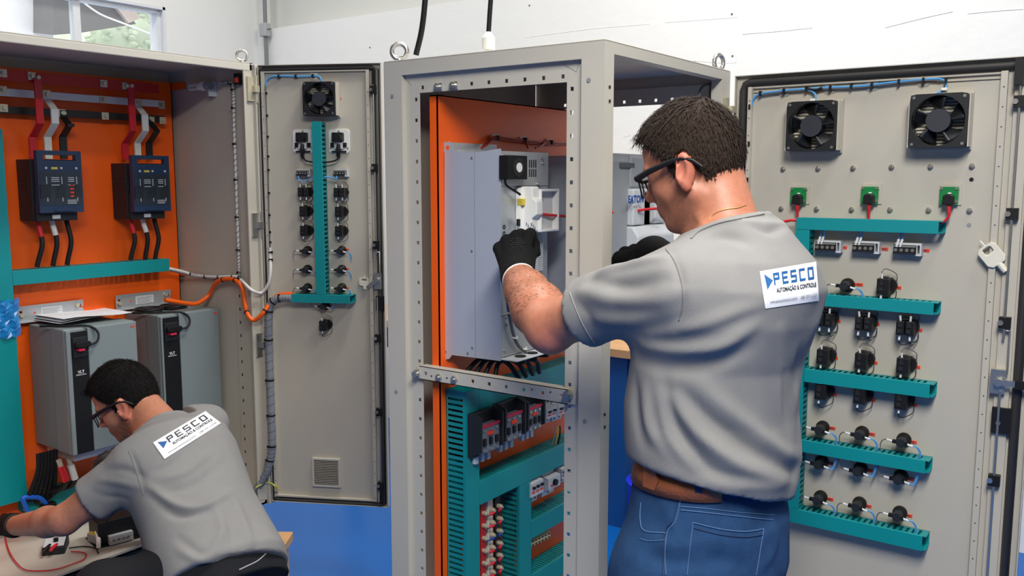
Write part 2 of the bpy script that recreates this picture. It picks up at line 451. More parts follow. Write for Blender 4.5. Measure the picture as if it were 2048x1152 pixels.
# near side frame
ra = onp(803, 150, 'y', Y0); rb = onp(1163, 118, 'y', Y0)
rx0, rx1, rz1 = ra[0], rb[0], (ra[2] + rb[2]) / 2
oa = onp(839, 187, 'y', Y0 + .014); ob = onp(1134, 163, 'y', Y0 + .014)
ox0, ox1, oz1 = oa[0], ob[0], (oa[2] + ob[2]) / 2
HS = .0042
def hole_rows(zs, x): return [(x - HS, x + HS, z - HS, z + HS) for z in zs]
zh0 = onp(832, 199, 'y', Y0 + .014)[2]
zsv = [zh0 - .049 * k for k in range(32)]
xl_h = onp(832, 199, 'y', Y0 + .014)[0]; xr_h = onp(1144, 174, 'y', Y0 + .014)[0]
zt_h = onp(1049, 159, 'y', Y0 + .014)[2]; xt0 = onp(845, 176, 'y', Y0 + .014)[0]
xst = [xt0 + .0492 * k for k in range(9)]
def side_frame(name, ya, yb, yc, yd):
    m = mbw(); m.plate(X0, X1, .115, ZT - .004, ya, yb, [(rx0, rx1, .2, rz1)]); 
    f = m.build(name, BEIGE, cc)
    m = mbw(); m.plate(rx0 - .003, rx1 + .003, .197, rz1 + .003, yb, yd, [(rx0, rx1, .2, rz1)]); m.build('recess_rim', BEIGE, f)
    m = mbw()
    m.plate(rx0, ox0, .2, rz1, yc, yd, hole_rows(zsv, xl_h))
    m.plate(ox1, rx1, .2, rz1, yc, yd, hole_rows(zsv, xr_h))
    m.plate(ox0, ox1, oz1, rz1, yc, yd, [(x - HS, x + HS, zt_h - HS, zt_h + HS) for x in xst])
    m.box(ox0, yc, .2, ox1, yd, .24)
    m.build('perforated_flange', BEIGE, f)
    return f
fr = side_frame('side_frame', Y0, Y0 + .003, Y0 + .014, Y0 + .016)
side_frame('side_frame', Y1, Y1 - .003, Y1 - .014, Y1 - .016)
# weld lines in the recess corners
for a, b in (((812, 158), (823, 171)), ((1160, 122), (1152, 145)), ((1125, 128), (1152, 143))):
    m = mbw(); m.tube([onp(*a, 'y', Y0 + .0138), onp(*b, 'y', Y0 + .0138)], .0007, 5); m.build('weld_line', MGREY, fr)
# round plugs
for x, y in ((785, 192), (1178, 160), (1170, 842), (793, 783)):
    q = onp(x, y, 'y', Y0); m = mbw(); m.cyl(q, q - np.array([0, .002, 0]), .0048, n=14); m.build('plug', MGREY, fr)
# two square-neck bolts on the top flange
for x, y in ((876, 174), (907, 171)):
    q = onp(x, y, 'y', Y0 + .012); m = mbw(); m.cyl(q, q - np.array([0, .012, 0]), .0045, n=10); m.cyl(q, q - np.array([0, .007, 0]), .0085, n=6); m.cb(q + np.array([.008, .001, 0]), .008, .006, .018); m.build('bolt', STEEL, fr)
# corner posts towards the door opening, top and bottom lips
zo1 = onp(1228, 108, 'x', X1)[2]; yo0 = onp(1226, 300, 'x', X1)[1]; yo1 = onp(1440, 330, 'x', X1)[1]
m = mbw(); m.plate(Y0 + .0032, Y1 - .0032, .115, ZT - .0042, X1 - .0002, X1 - .003, [(yo0, yo1, .2, zo1)], 'yz'); df = m.build('door_frame', BEIGE, cc)
m = mbw(); m.plate(yo0 - .002, yo1 + .002, .198, zo1 + .002, X1 - .003, X1 - .03, [(yo0, yo1, .2, zo1)], 'yz'); m.build('opening_rim', BEIGE, df)
for x, y in ((1219, 174), (1219, 202), (1209, 829), (1209, 854)):
    q = onp(x, y, 'x', X1); m = mbw(); m.cyl(q, q + np.array([.0015, 0, 0]), .0035, n=10); m.build('screw_hole', DARK, df)
m = mbw(); m.tube([(X1 - .012, Y0 + .006, .12), (X1 - .012, Y0 + .006, ZT - .01)], .006, 8); m.build('post_core', BEIGE, df)
# cross bar
ca = onp(835, 740, 'y', Y0 - .004); cb_ = onp(1145, 790, 'y', Y0 - .004)
zc = (onp(836, 749, 'y', Y0)[2] + onp(1134, 791, 'y', Y0)[2]) / 2
cx0, cx1 = onp(829, 748, 'y', Y0)[0], onp(1146, 790, 'y', Y0)[0]
bx = [onp(x, y, 'y', Y0)[0] for x, y in ((849, 750), (943, 763), (976, 767), (1010, 772), (1045, 777), (1083, 782), (1120, 786))]
m = mbw(); m.plate(cx0 + .012, cx1 - .014, zc - .017, zc + .017, Y0 + .004, Y0 + .007, [(x - HS, x + HS, zc - HS, zc + HS) for x in bx])
m.box(cx0 + .012, Y0 + .004, zc + .015, cx1 - .014, Y0 + .03, zc + .017)
m.box(cx0 + .012, Y0 + .004, zc - .017, cx1 - .014, Y0 + .03, zc - .015)
m.box(cx0, Y0 + .01, zc - .018, cx0 + .016, Y0 + .013, zc + .012); m.box(cx1 - .018, Y0 + .01, zc - .016, cx1, Y0 + .013, zc + .017)
bar = m.build('cross_bar', BEIGE, cc)
for x, y in ((832, 748), (1134, 791)):
    q = onp(x, y, 'y', Y0); m = mbw(); m.cyl(q + np.array([0, .01, 0]), q - np.array([0, .008, 0]), .0085, n=6); m.cyl(q + np.array([0, .008, 0]), q - np.array([0, .001, 0]), .0105, n=16); m.build('hex_bolt', STEEL, bar)
for x, y in ((877, 755), (908, 759)):
    q = onp(x, y, 'y', Y0); m = mbw(); m.cyl(q + np.array([0, .005, 0]), q - np.array([0, .008, 0]), .0045, n=10); m.cyl(q + np.array([0, .005, 0]), q - np.array([0, .003, 0]), .009, n=6); m.build('bolt', STEEL, bar)
for x, y in ((863, 752), (894, 756), (1064, 779), (1101, 784)):
    q = onp(x, y, 'y', Y0 + .004); m = mbw(); m.cyl(q, q - np.array([0, .001, 0]), .002, n=8); m.build('small_hole', DARK, bar)
# orange mounting plate
PX_ = -1.392
py0 = Y0 + .03
pz1 = onp(865, 190, 'y', py0)[2]
m = mbw(); m.box(PX_ - .003, py0, .3, PX_, Y1 - .03, pz1)
m.box(PX_ - .024, py0, .3, PX_, py0 + .003, pz1); m.box(PX_ - .024, Y1 - .033, .3, PX_, Y1 - .03, pz1); m.box(PX_ - .024, py0, pz1 - .003, PX_, Y1 - .03, pz1)
m.build('mounting_plate', ORANGE, cc)
# red-brown strip colours in the shaded top of the orange plate
m = mbw(); m.box(ox0 - .03, Y0 + .017, oz1 + .004, ox0 + .05, Y0 + .05, oz1 + .007); m.build('shaded_plate_top', REDP, cc)
# eyebolts
def eyebolt(p, parent, rot, off=OFF, R=.024, r=.0062):
    m = mbw(off); p = np.array(p)
    m.cyl(p, p + np.array([0, 0, .012]), .011, .009, 14); m.torus(p + np.array([0, 0, .012 + R]), (math.cos(rot), math.sin(rot), 0), R, r)
    return m.build('eyebolt', STEEL, parent)
q = onp(801, 113, 'z', ZT); eyebolt((onp(799, 113, 'y', Y0 + .06)[0], Y0 + .06, ZT), cc, -.9, OFF, .0185, .006)
q = onp(1437, 146, 'x', X1 - .06); eyebolt((q[0], q[1], ZT), cc, -.25, OFF, .02, .006)
q = onp(1386, 122, 'x', X1 - .12); m = mbw(); q[2] = ZT; m.cyl(q, q + np.array([0, 0, .03]), .022, .02, 16); m.cyl(q + np.array([0, 0, .03]), q + np.array([0, 0, .036]), .008, n=10); m.build('cable_gland', MGREY, cc)
# upper inner hardware near the hinge
for x, y, r_ in ((1437, 200, .008), (1440, 225, .007), (1428, 190, .006)):
    q = onp(x, y, 'x', X1 - .03); m = mbw(); m.cyl(q, q + np.array([0.02, 0, 0]), r_, n=10); m.build('latch_stud', BLACK, df)
pts = [onp(x, y, 'x', X1 - .04) for x, y in ((1397, 200), (1402, 178), (1418, 168), (1436, 170), (1440, 188))]
m = mbw(); m.tube(spline(pts, 6), .004, 8); m.build('earth_cable', GREYW, df)

# ------------------------------------------------------------------ hinged door of the middle cabinet (opened square to the right)
DY = 2.292          # the face towards the camera
dx0, dx1 = onp(1466, 400, 'y', DY)[0], onp(2038, 1100, 'y', DY)[0]
dz1 = (onp(1466, 156, 'y', DY)[2] + onp(2030, 111, 'y', DY)[2]) / 2
dz0 = .2
m = mbw(); m.box(dx0, DY + .004, dz0, dx1, DY + .006, dz1)
m.box(dx0, DY - .012, dz0, dx0 + .002, DY + .006, dz1); m.box(dx1 - .002, DY - .012, dz0, dx1, DY + .006, dz1); m.box(dx0, DY - .012, dz1 - .002, dx1, DY + .006, dz1); m.box(dx0, DY - .012, dz0, dx1, DY + .006, dz0 + .002)
door = m.build('door', BEIGE2, cc)
# gasket: a rounded black loop
gz1 = onp(1760, 148, 'y', DY)[2]; gx0 = onp(1484, 300, 'y', DY)[0]; gx1 = onp(2012, 1100, 'y', DY)[0]
loop = [(gx0, dz0 + .03), (gx0, gz1 - .02), (gx0 + .006, gz1 - .006), (gx0 + .02, gz1), (gx1 - .02, gz1), (gx1 - .006, gz1 - .006), (gx1, gz1 - .02), (gx1, dz0 + .03)]
m = mbw(); m.tube([(a, DY - .001, b) for a, b in loop], .0105, 10, True); m.build('gasket', RUBBER, door)
m = mbw(); qc = onp(2041, 140, 'y', DY); m.box(qc[0] - .008, DY - .03, gz1 - .045, qc[0] + .010, DY - .004, gz1 + .012); m.build('corner_cap', BLACK, door)
# inner stiffening rails with holes
def rail(xa, xb, za, zb, hz, dots=True, mat_=BEIGE2):
    m = mbw(); m.box(xa, DY - .012, za, xb, DY + .004, zb); r = m.build('stiffener_rail', mat_, door)
    if dots:
        m = mbw(); z = zb - .035
        while z > za:
            m.cyl(((xa + xb) / 2, DY - .012, z), ((xa + xb) / 2, DY - .0125, z), .0016, n=6); z -= hz
        m.build('rail_holes', DARK, r)
rz = onp(1500, 175, 'y', DY)[2]
rlx = onp(1500, 300, 'y', DY)[0]; rrx = onp(1990, 480, 'y', DY)[0]
rail(rlx - .006, rlx + .004, dz0 + .05, rz, .045); rail(rrx - .008, rrx + .006, dz0 + .05, onp(1990, 140, 'y', DY)[2] - .004, .044)
m = mbw(); m.box(rrx + .02, DY - .006, dz0 + .05, rrx + .05, DY + .004, rz); m.build('lock_channel', BEIGE2, door)
m = mbw(); m.box(rlx, DY - .004, rz - .004, rrx, DY + .004, rz); m.box(rlx, DY - .001, rz - .014, rrx, DY + .004, rz - .012); m.build('top_rail', BEIGE2, door)
# locking rods, guides, lock
rx = onp(2024, 430, 'y', DY - .02)[0]
zl_ = onp(2007, 765, 'y', DY - .02)[2]
m = mbw(); m.cyl((rx, DY - .02, zl_ + .1), (rx, DY - .02, gz1 - .03), .0028, n=8)
m.tube([(rx + .004, DY - .02, zl_ + .12), (rx + .012, DY - .02, zl_ + .12), (rx + .012, DY - .02, zl_ + .02)], .0022, 6)
m.cyl((rx, DY - .02, zl_ - .02), (rx, DY - .02, dz0 + .05), .0028, n=8); m.build('locking_rod', STEEL, door)
for x, y in ((2034, 203), (2023, 428), (2009, 646), (1991, 962)):
    z = onp(x, y, 'y', DY - .02)[2]; m = mbw(); m.cb((rx, DY - .012, z), .024, .024, .026); gd = m.build('rod_guide', BLACK, door)
    m = mbw(); m.cyl((rx - .008, DY - .024, z), (rx - .008, DY - .028, z), .006, n=12); m.build('guide_screw', STEEL, door)
m = mbw(); m.cb((rx - .006, DY - .014, zl_), .03, .012, .056); lk = m.build('lock_plate', STEEL, door)
m = mbw(); m.cyl((rx - .004, DY - .02, zl_), (rx - .004, DY - .032, zl_), .009, n=14)
m.box(rx - .004, DY - .03, zl_ - .007, rx + .035, DY - .026, zl_ + .007); m.build('lock_cam', STEEL, door)
m = mbw(); m.box(rx + .03, DY - .034, zl_ - .009, rx + .06, DY - .022, zl_ + .009); m.build('cam_tip', BLACK, door)
z = onp(2002, 843, 'y', DY - .02)[2]; m = mbw(); m.box(rx - .014, DY - .016, z - .03, rx + .026, DY - .004, z + .03); m.build('latch_block', BLACK, door)
m = mbw(); m.cyl((rx, DY - .016, z - .006), (rx, DY - .018, z - .006), .005, n=12); m.build('latch_screw', STEEL, door)
# hinge
q = onp(1462, 222, 'x', X1); m = mbw(); m.box(X1 - .002, Y1 - .05, q[2] - .03, X1 + .012, Y1 - .03, q[2] + .03); m.box(X1, Y1 - .03, q[2] - .006, X1 + .02, Y1 + .0, q[2] + .01); m.build('hinge', BRASS, door)
# studs and holes on the door
def stud(x, y, m_=STEEL, r=.0065):
    q = onp(x, y, 'y', DY); mm = mbw(); mm.cyl((q[0], DY + .004, q[2]), (q[0], DY - .006, q[2]), r * .55, n=8); mm.cyl((q[0], DY + .004, q[2]), (q[0], DY - .002, q[2]), r, n=6); mm.build('stud', m_, door)
for x, y in ((1566, 338), (1636, 337), (1706, 336), (1783, 334), (1861, 333), (1944, 332), (1562, 417), (1633, 418), (1703, 419), (1780, 419), (1857, 420), (1939, 421)): stud(x, y)
for x, y, mm_ in ((1943, 359, BLACK), (1938, 450, MGREY)):
    q = onp(x, y, 'y', DY + .004); m = mbw(); m.cyl(q, q - np.array([0, .001, 0]), .0048, n=12); m.build('plugged_hole', mm_, door)
def rtag(x, y, w=.019, h=.007):
    q = onp(x, y, 'y', DY + .003); m = mbw(); m.box(q[0] - w / 2, DY + .002, q[2] - h / 2, q[0] + w / 2, DY + .004, q[2] + h / 2)
    t = m.build('marker_tag', TAG, door)
    m = mbw(); m.box(q[0] - w * .25, DY + .0018, q[2] - h * .2, q[0] + w * .25, DY + .0021, q[2] + h * .2); m.build('marker_print', INK, door)
for x, y in ((1836, 298), (1686, 495), (1768, 498), (1850, 501), (1794, 575), (1673, 642), (1751, 648), (1836, 660), (1668, 716), (1747, 725), (1832, 734), (1666, 789), (1743, 800), (1826, 810), (1663, 856), (1742, 868), (1825, 884), (1660, 927), (1738, 941), (1819, 958), (1659, 998), (1735, 1012), (1816, 1031), (1718, 569)):
    rtag(x, y)
# ================================================================== devices (local frame: x right, z up, -y towards the viewer)
def arc(c, r, a0, a1, n=8):
    return [(c[0] + r * math.cos(a0 + (a1 - a0) * k / n), c[1] + r * math.sin(a0 + (a1 - a0) * k / n)) for k in range(n + 1)]
def rrect(w, h, r, n=5, cx=0, cz=0):
    P = []
    for sx, sz, a in ((1, 1, 0), (-1, 1, math.pi / 2), (-1, -1, math.pi), (1, -1, 1.5 * math.pi)):
        P += arc((cx + sx * (w / 2 - r), cz + sz * (h / 2 - r)), r, a, a + math.pi / 2, n)
    return P
FANB = mat('fan_black', srgb(26, 28, 31), 0.45)
FANH = mat('fan_hub_grey', srgb(44, 48, 55), 0.5)
def make_fan(size=.12, blades=5, rot=0.3):
    f = thing('cooling_fan', 'x', 'fan')
    hs = size / 2; R = hs * .93; N = 48
    m = MB(); out = []; inn = []
    sq = rrect(size, size, .009, 11); 
    for k in range(N):
        a = 2 * math.pi * k / N; ca, sa = math.cos(a), math.sin(a)
        t = hs / max(abs(ca), abs(sa)); 
        t = min(t, hs * 1.36)
        out.append((ca * t, sa * t)); inn.append((ca * R, sa * R))
    v = []
    for y in (-.052, -.012):
        v += [(a, y, b) for a, b in out] + [(a, y, b) for a, b in inn]
    fs = []
    for k in range(N):
        j = (k + 1) % N
        fs += [(k, j, N + j, N + k), (2 * N + k, 3 * N + k, 3 * N + j, 2 * N + j), (k, 2 * N + k, 2 * N + j, j), (N + k, N + j, 3 * N + j, 3 * N + k)]
    m.add(v, fs); fr_ = m.build('housing', FANB, f)
    for sx in (-1, 1):
        for sz in (-1, 1):
            m = MB(); m.cyl((sx * hs * .87, -.052, sz * hs * .87), (sx * hs * .87, -.0535, sz * hs * .87), .0035, n=10); m.build('screw', STEEL, f)
    m = MB(); m.cyl((0, -.05, 0), (0, -.02, 0), hs * .43, n=32); m.build('hub', FANH, f, .002)
    for b in range(blades):
        a0 = rot + 2 * math.pi * b / blades; vs = []; K = 7
        for q in range(K):
            r = hs * .4 + (R * .97 - hs * .4) * q / (K - 1)
            for e in range(5):
                aa = a0 + (e / 4 - .5) * (.62 + .22 * q / K) + .12 * q / K
                vs.append((r * math.cos(aa), -.046 + .026 * (e / 4), r * math.sin(aa)))
        n0 = len(vs); vs += [(x, y + .002, z) for x, y, z in vs]
        fs = []
        for q in range(K - 1):
            for e in range(4):
                i = q * 5 + e
                fs += [(i, i + 1, i + 6, i + 5), (n0 + i, n0 + i + 5, n0 + i + 6, n0 + i + 1)]
        per = [0, 1, 2, 3, 4] + [q * 5 + 4 for q in range(1, K)] + [(K - 1) * 5 + e for e in (3, 2, 1, 0)] + [q * 5 for q in range(K - 2, 0, -1)]
        for i in range(len(per)):
            j = (i + 1) % len(per); fs.append((per[i], n0 + per[i], n0 + per[j], per[j]))
        m = MB(); m.add(vs, fs, True); m.build('blade', FANB, f)
    m = MB(); g = size * 1.07
    m.plate(-g / 2, g / 2, -g / 2, g / 2, -.012, 0, [(-hs * .93, hs * .93, -hs * .9 + i * size * .9 / 14 + .0025, -hs * .9 + (i + 1) * size * .9 / 14 - .0025) for i in range(14)])
    m.box(hs + .001, -.046, -hs * .98, hs + .004, -.01, hs * .98); m.box(-hs - .004, -.046, -hs * .98, -hs - .001, -.01, hs * .98)
    m.build('filter_grille', BEIGE2, f)
    return f
SLITB = mat('ferrule_white', srgb(226, 226, 224), .4)
def make_contact(double=False):
    w = .034 if not double else .04
    f = thing('contact_block', 'x', 'switch contact')
    m = MB()
    if double:
        m.box(-w / 2, -.045, -.017, -.002, 0, .017); m.box(.001, -.045, -.017, w / 2, 0, .017)
    else:
        m.box(-w / 2, -.045, -.019, w / 2 - .006, 0, .019)
    b = m.build('body', BLACK, f, .0015)
    m = MB()
    for sx in ((-.011, .009) if double else (-.006,)):
        m.box(sx - .005, -.0475, -.011, sx + .004, -.044, -.002); m.box(sx - .004, -.047, .003, sx + .005, -.044, .011)
        m.cyl((sx, -.045, .013), (sx, -.0475, .013), .003, n=8)
    m.build('terminal_cover', DARK, f)
    m = MB(); m.cyl((w / 2 - .012, -.012, 0), (w / 2 - .012, 0, 0), .017, n=18); m.build('collar', BLACK, f)
    m = MB(); m.prism([(-w / 2 + .006, .019), (w / 2 - .012, .019), (w / 2 - .014, .023), (-w / 2 + .008, .023)], -.03, -.015); m.build('latch', DARK, f)
    for sx in ((-.012, .01) if double else (-.007,)):
        for sz in (1, -1):
            m = MB(); m.cyl((sx, -.036, sz * .017), (sx * 1.1, -.038, sz * .03), .0026, n=8); wf = m.build('ferrule', SLITB, f)
            pts = [(sx * 1.1, -.038, sz * .029), (sx * 1.15 + .001, -.036, sz * .037), (sx * .8 + .006, -.028, sz * .042), (w / 2 + .003, -.015, sz * .03), (w / 2 + .004, -.008, sz * .012)]
            m = MB(); m.tube(spline(pts, 4), .0011, 5); m.build('wire', GREYW if sz > 0 else BLACK, f)
    return f
def make_lamp(up=True, blue=True, left=True):
    s_ = 1 if up else -1
    f = thing('pilot_lamp', 'x', 'pilot lamp')
    m = MB(); m.cyl((0, 0, 0), (0, -.008, 0), .017, n=24); m.cyl((0, -.008, 0), (0, -.016, 0), .0165, .012, 24); m.build('base', BLACK, f)
    m = MB(); m.cyl((0, -.014, 0), (0, -.042, 0), .0115, .0105, 20); m.cyl((0, -.042, 0), (0, -.043, 0), .0085, n=16); m.build('body', DARK, f)
    m = MB(); m.box(-.02, -.038, -.004, -.008, -.028, .004); m.box(.008, -.04, -.006, .015, -.03, .002); m.build('terminal', BLACK, f)
    m = MB(); m.cyl((-.019, -.034, 0), (-.033, -.034, .002), .0024, n=8); m.build('ferrule', SLITB, f)
    m = MB(); m.cyl((.013, -.035, -.002), (.027, -.036, -.005), .0026, n=8); m.build('ferrule', SLITB, f)
    for k, dz in enumerate((0, .003)):
        pts = [(.026, -.036, -.004 + dz * .4), (.034 + dz, -.034, -.006), (.041 + dz, -.03, -.017 * s_ + .0), (.041 + dz, -.028, -.034 * s_)]
        m = MB(); m.tube(spline(pts, 5), .0013, 6); m.build('blue_wire', BLUEW, f)
    if left:
        pts = [(-.032, -.034, .002), (-.041, -.033, 0), (-.048, -.03, -.012 * s_), (-.048, -.028, -.032 * s_)]
        m = MB(); m.tube(spline(pts, 5), .0013, 6); m.build('grey_wire', GREYW, f)
    return f
def make_terminal():
    f = thing('terminal_strip', 'x', 'terminal block')
    m = MB(); m.box(-.031, -.03, -.011, .02, -.004, .011); m.build('body', BLACK, f, .001)
    m = MB(); m.plate(.018, .031, -.014, .016, -.026, -.003, [(.0215, .0275, -.009, .011)]); m.box(-.028, -.024, .011, .02, -.006, .016); m.build('bracket', LGREY, f)
    m = MB(); m.box(-.03, -.031, .0065, .019, -.0295, .0095); m.build('clear_cover', CLR2, f); m = MB(); m.box(-.027, -.012, -.02, .022, -.002, -.011); m.build('clear_foot', CLR2, f)
    for k in range(4):
        x = -.025 + k * .0125
        m = MB(); m.cyl((x, -.03, -.001), (x, -.0325, -.001), .0042, n=12); m.build('screw', STEEL, f)
    m = MB(); m.box(-.031, -.0305, -.011, .02, -.029, -.0075); m.build('marker_strip', DARK, f)
    return f
# white-marked wires above a terminal strip
def term_wires(f, h):
    for k, x in enumerate((-.024, -.016)):
        m = MB(); m.cyl((x, -.028, .006), (x + .004, -.026, h * .55), .0032, n=8); m.build('ferrule', SLITB, f)
        m = MB(); m.tube(spline([(x + .004, -.026, h * .5), (x + .006, -.024, h * .8), (x + .007, -.022, h + .01)], 4), .0018, 6); m.build('blue_wire', BLUEW, f)
def make_duct(name, n_, length, w, d, label, loc, rotz, vertical=False, pitch=.0145, slot=.0065, slots=('a', 'b'), group=None, cut=(0, 0)):
    """wire duct: length along x (or z when vertical), width w across, depth d towards the viewer"""
    f = thing(name, label, 'wire duct', loc, rotz, group)
    M = Matrix.Rotation(-math.pi / 2, 4, 'Y') if vertical else None     # x -> z
    K = max(1, int((length - .01) / pitch))
    hl = [(.008 + k * pitch, .008 + k * pitch + slot, -d + .008, -.006) for k in range(K) if .008 + k * pitch + slot < length]
    m = MB(M); m.box(0, -.0015, -w / 2, length, 0, w / 2)
    m.plate(0, length, -d + .002, -.0, w / 2 - .0015, w / 2, hl if 'a' in slots else [], 'xy')
    m.plate(0, length, -d + .002, -.0, -w / 2, -w / 2 + .0015, hl if 'b' in slots else [], 'xy')
    m.build('trough', TEAL, f)
    m = MB(M); c0, c1 = cut
    m.box(c0, -d - .002, -w / 2 - .0012, length - c1, -d, w / 2 + .0012)
    m.box(c0, -d, w / 2, length - c1, -d + .006, w / 2 + .0012); m.box(c0, -d, -w / 2 - .0012, length - c1, -d + .006, -w / 2)
    m.build('cover', TEAL, f, .0008)
    return f
G = {}
# ------------------------------------------------------------------ fittings on the right-hand door
fan0 = make_fan(.122, 5, .35)
q = onp(1622, 252, 'y', DY - .045); place(fan0, (q[0], DY + .004, q[2]), 0, 'black door fan at the upper left of the right-hand door', 'cooling fans on the cabinet doors')
fan1 = copy_tree(fan0); q = onp(1876, 241, 'y', DY - .045); place(fan1, (q[0], DY + .004, q[2]), 0, 'black door fan at the upper right of the right-hand door')
# cable run to the fans
pts = [onp(x, y, 'y', DY - .006) for x, y in ((1503, 212), (1507, 198), (1520, 188), (1570, 181), (1640, 176), (1720, 172), (1800, 163), (1860, 158), (1884, 159), (1893, 168), (1889, 179), (1872, 188))]
c0 = pts[0]
fc = thing('fan_cable', 'light blue wires tied along the top of the right-hand door', 'cable', (c0[0], DY, c0[2]))
def rel(ps, o): return [tuple(np.array(p) - np.array(o)) for p in ps]
o_ = np.array([c0[0], DY, c0[2]])
m = MB(); m.tube(spline(rel(pts, o_), 6), .0026, 7); m.build('wire', BLUEW, fc)
m = MB(); m.tube([tuple(np.array(p) + np.array([0, -.001, -.0035])) for p in spline(rel(pts[2:9], o_), 5)], .0016, 6); m.build('wire', GREYW, fc)
pb = [onp(x, y, 'y', DY - .008) for x, y in ((1605, 178), (1622, 182), (1631, 190), (1630, 203))]
m = MB(); m.tube(spline(rel(pb, o_), 5), .0025, 7); m.build('branch_wire', BLUEW, fc)
pb = [onp(x, y, 'y', DY - .007) for x, y in ((1614, 178), (1632, 180), (1645, 176))]
m = MB(); m.tube(spline(rel(pb, o_), 4), .0042, 8); m.build('sleeve', BLACK, fc)
for x, y in ((1521, 187), (1568, 182), (1613, 178), (1661, 176), (1703, 172), (1744, 170), (1798, 164), (1847, 161), (1892, 161), (1500, 214), (1499, 288), (1496, 360)):
    q = onp(x, y, 'y', DY - .009) - o_; m = MB(); m.cb(q, .0045, .012, .0125); m.build('cable_tie', BLACK, fc)
for x, y in ((1569, 184), (1660, 178), (1745, 172), (1848, 163)):
    q = onp(x, y, 'y', DY + .002) - o_; m = MB(); m.prism(rrect(.025, .022, .004, 3, q[0], q[2]), q[1] - .002, q[1] + .002); m.build('adhesive_base', CLR2, fc)
for x, y in ((1626, 200), (1889, 178)):
    q = onp(x, y, 'y', DY - .01) - o_; m = MB(); m.cb(q, .012, .008, .006); m.build('marker_sleeve', WHITE, fc)
# green boards
def make_board():
    f = thing('circuit_board', 'x', 'circuit board')
    m = MB(); m.plate(-.022, .024, -.022, .027, -.0035, 0, [(-.015, .018, -.016, .014)]); m.build('cutout_frame', BEIGE2, f)
    m = MB(); m.box(-.022, -.012, -.022, .018, -.010, .02); m.build('board', GREEN, f)
    for sx, sz in ((-.018, .016), (.014, .016), (.014, -.014)):
        m = MB(); m.cyl((sx, -.012, sz), (sx, -.0145, sz), .0032, n=10); m.build('screw', STEEL, f)
    m = MB(); m.box(-.004, -.0135, .004, .003, -.012, .007); m.build('chip', WHITE, f)
    m = MB(); m.prism([(-.013, -.022), (-.012, -.001), (-.006, .003), (.005, .003), (.011, -.001), (.012, -.022)], -.032, -.012); m.build('plug', BLACK, f, .002)
    return f
bd0 = make_board()
for k, (x, y, lb) in enumerate(((1597, 391, 'green circuit board nearest the man on the right-hand door'), (1740, 390, 'middle green circuit board on the right-hand door'), (1899, 391, 'rightmost green circuit board on the right-hand door'))):
    f = bd0 if k == 0 else copy_tree(bd0)
    q = onp(x, y, 'y', DY - .012); place(f, (q[0], DY + .004, q[2]), 0, lb, 'green boards on the door')
    # its red patch cable
    if k < 2: pp = [(0, -.022, -.02), (.0005, -.023, -.03), (.001, -.022, -.042), (.001, -.02, -.062)]
    else: pp = [(.0, -.022, -.02), (.002, -.024, -.032), (.003, -.026, -.045), (-.004, -.026, -.058), (-.018, -.024, -.066)]
    c = thing('patch_cable', ['red patch cable below the green board nearest the man', 'red patch cable below the middle green board', 'red patch cable curving from the rightmost green board'][k], 'cable', (q[0], DY + .004, q[2]), 0, 'red patch cables')
    m = MB(); m.tube(spline(pp, 6), .003, 8); m.build('cord', RED, c)
    m = MB(); m.tube([pp[0], pp[1], pp[2]], .004, 8, rr=[.0052, .0045, .0034]); m.build('boot', RED, c)
pts = [onp(x, y, 'y', DY - .03) for x, y in ((1596, 441), (1578, 441), (1545, 450))]
c = thing('patch_cable', 'red cable entering the left end of the top teal duct', 'cable', tuple(pts[0]), 0, 'red patch cables')
m = MB(); m.tube(spline(rel(pts, pts[0]), 5), .0035, 8); m.build('cord', RED, c)
# ducts on the door
DD = .045
yf = DY + .004 - DD
def zfx(x, y): return onp(x, y, 'y', yf)
vxl = zfx(1592, 470)[0]; vxr = zfx(1618, 470)[0]; vw = vxr - vxl
rows = [((1594, 437), (1878, 443), (1876, 467)), ((1640, 591), (1868, 606), (1866, 629)), ((1615, 738), (1860, 769), (1858, 795)), ((1600, 878), (1851, 922), (1850, 946)), ((1600, 1016), (1845, 1073), (1843, 1101))]
names = ['top teal duct on the right-hand door, below the green boards', 'second teal duct from the top of the right-hand door', 'third teal duct from the top of the right-hand door', 'fourth teal duct, between rows of round lamps', 'lowest teal duct on the right-hand door']
zz = []
for k, (a, b, c) in enumerate(rows):
    zt_ = zfx(*b)[2]; zb2 = zfx(*c)[2]; w = zt_ - zb2; zm = (zt_ + zb2) / 2; xr = zfx(*b)[0]
    zz.append((zm, w)); x0_ = vxl if k in (0, 4) else vxr + .002
    make_duct('wire_duct', k, xr - x0_ + .008, w, DD, names[k], (x0_, DY + .004, zm), 0, slots=('a', 'b'), cut=(0, .008), group='teal ducts on the right-hand door', pitch=.0142)
z0_ = zz[4][0] + zz[4][1] / 2 + .002; z1_ = zz[0][0] - zz[0][1] / 2 - .002
make_duct('wire_duct', 9, z1_ - z0_, vw, DD, 'vertical teal duct linking the ducts of the right-hand door', ((vxl + vxr) / 2, DY + .004, z0_), 0, True, group='teal ducts on the right-hand door', pitch=.0142)
m = mbw(); m.box(vxl, yf - .004, zz[0][0] - zz[0][1] / 2, vxl + .001, yf - .003, zz[0][0] - zz[0][1] / 2 + .001)
# mitre line on the top duct corner
# terminal strips
tb0 = make_terminal(); term_wires(tb0, .045)
colw = ['left', 'middle', 'right']
for k, (x, y) in enumerate(((1654, 494), (1730, 496), (1813, 500))):
    f = tb0 if k == 0 else copy_tree(tb0)
    q = onp(x, y, 'y', DY - .03); place(f, (q[0], DY + .004, q[2]), 0, colw[k] + ' one of three terminal strips below the top duct of the right-hand door', 'terminal strips on the right-hand door')
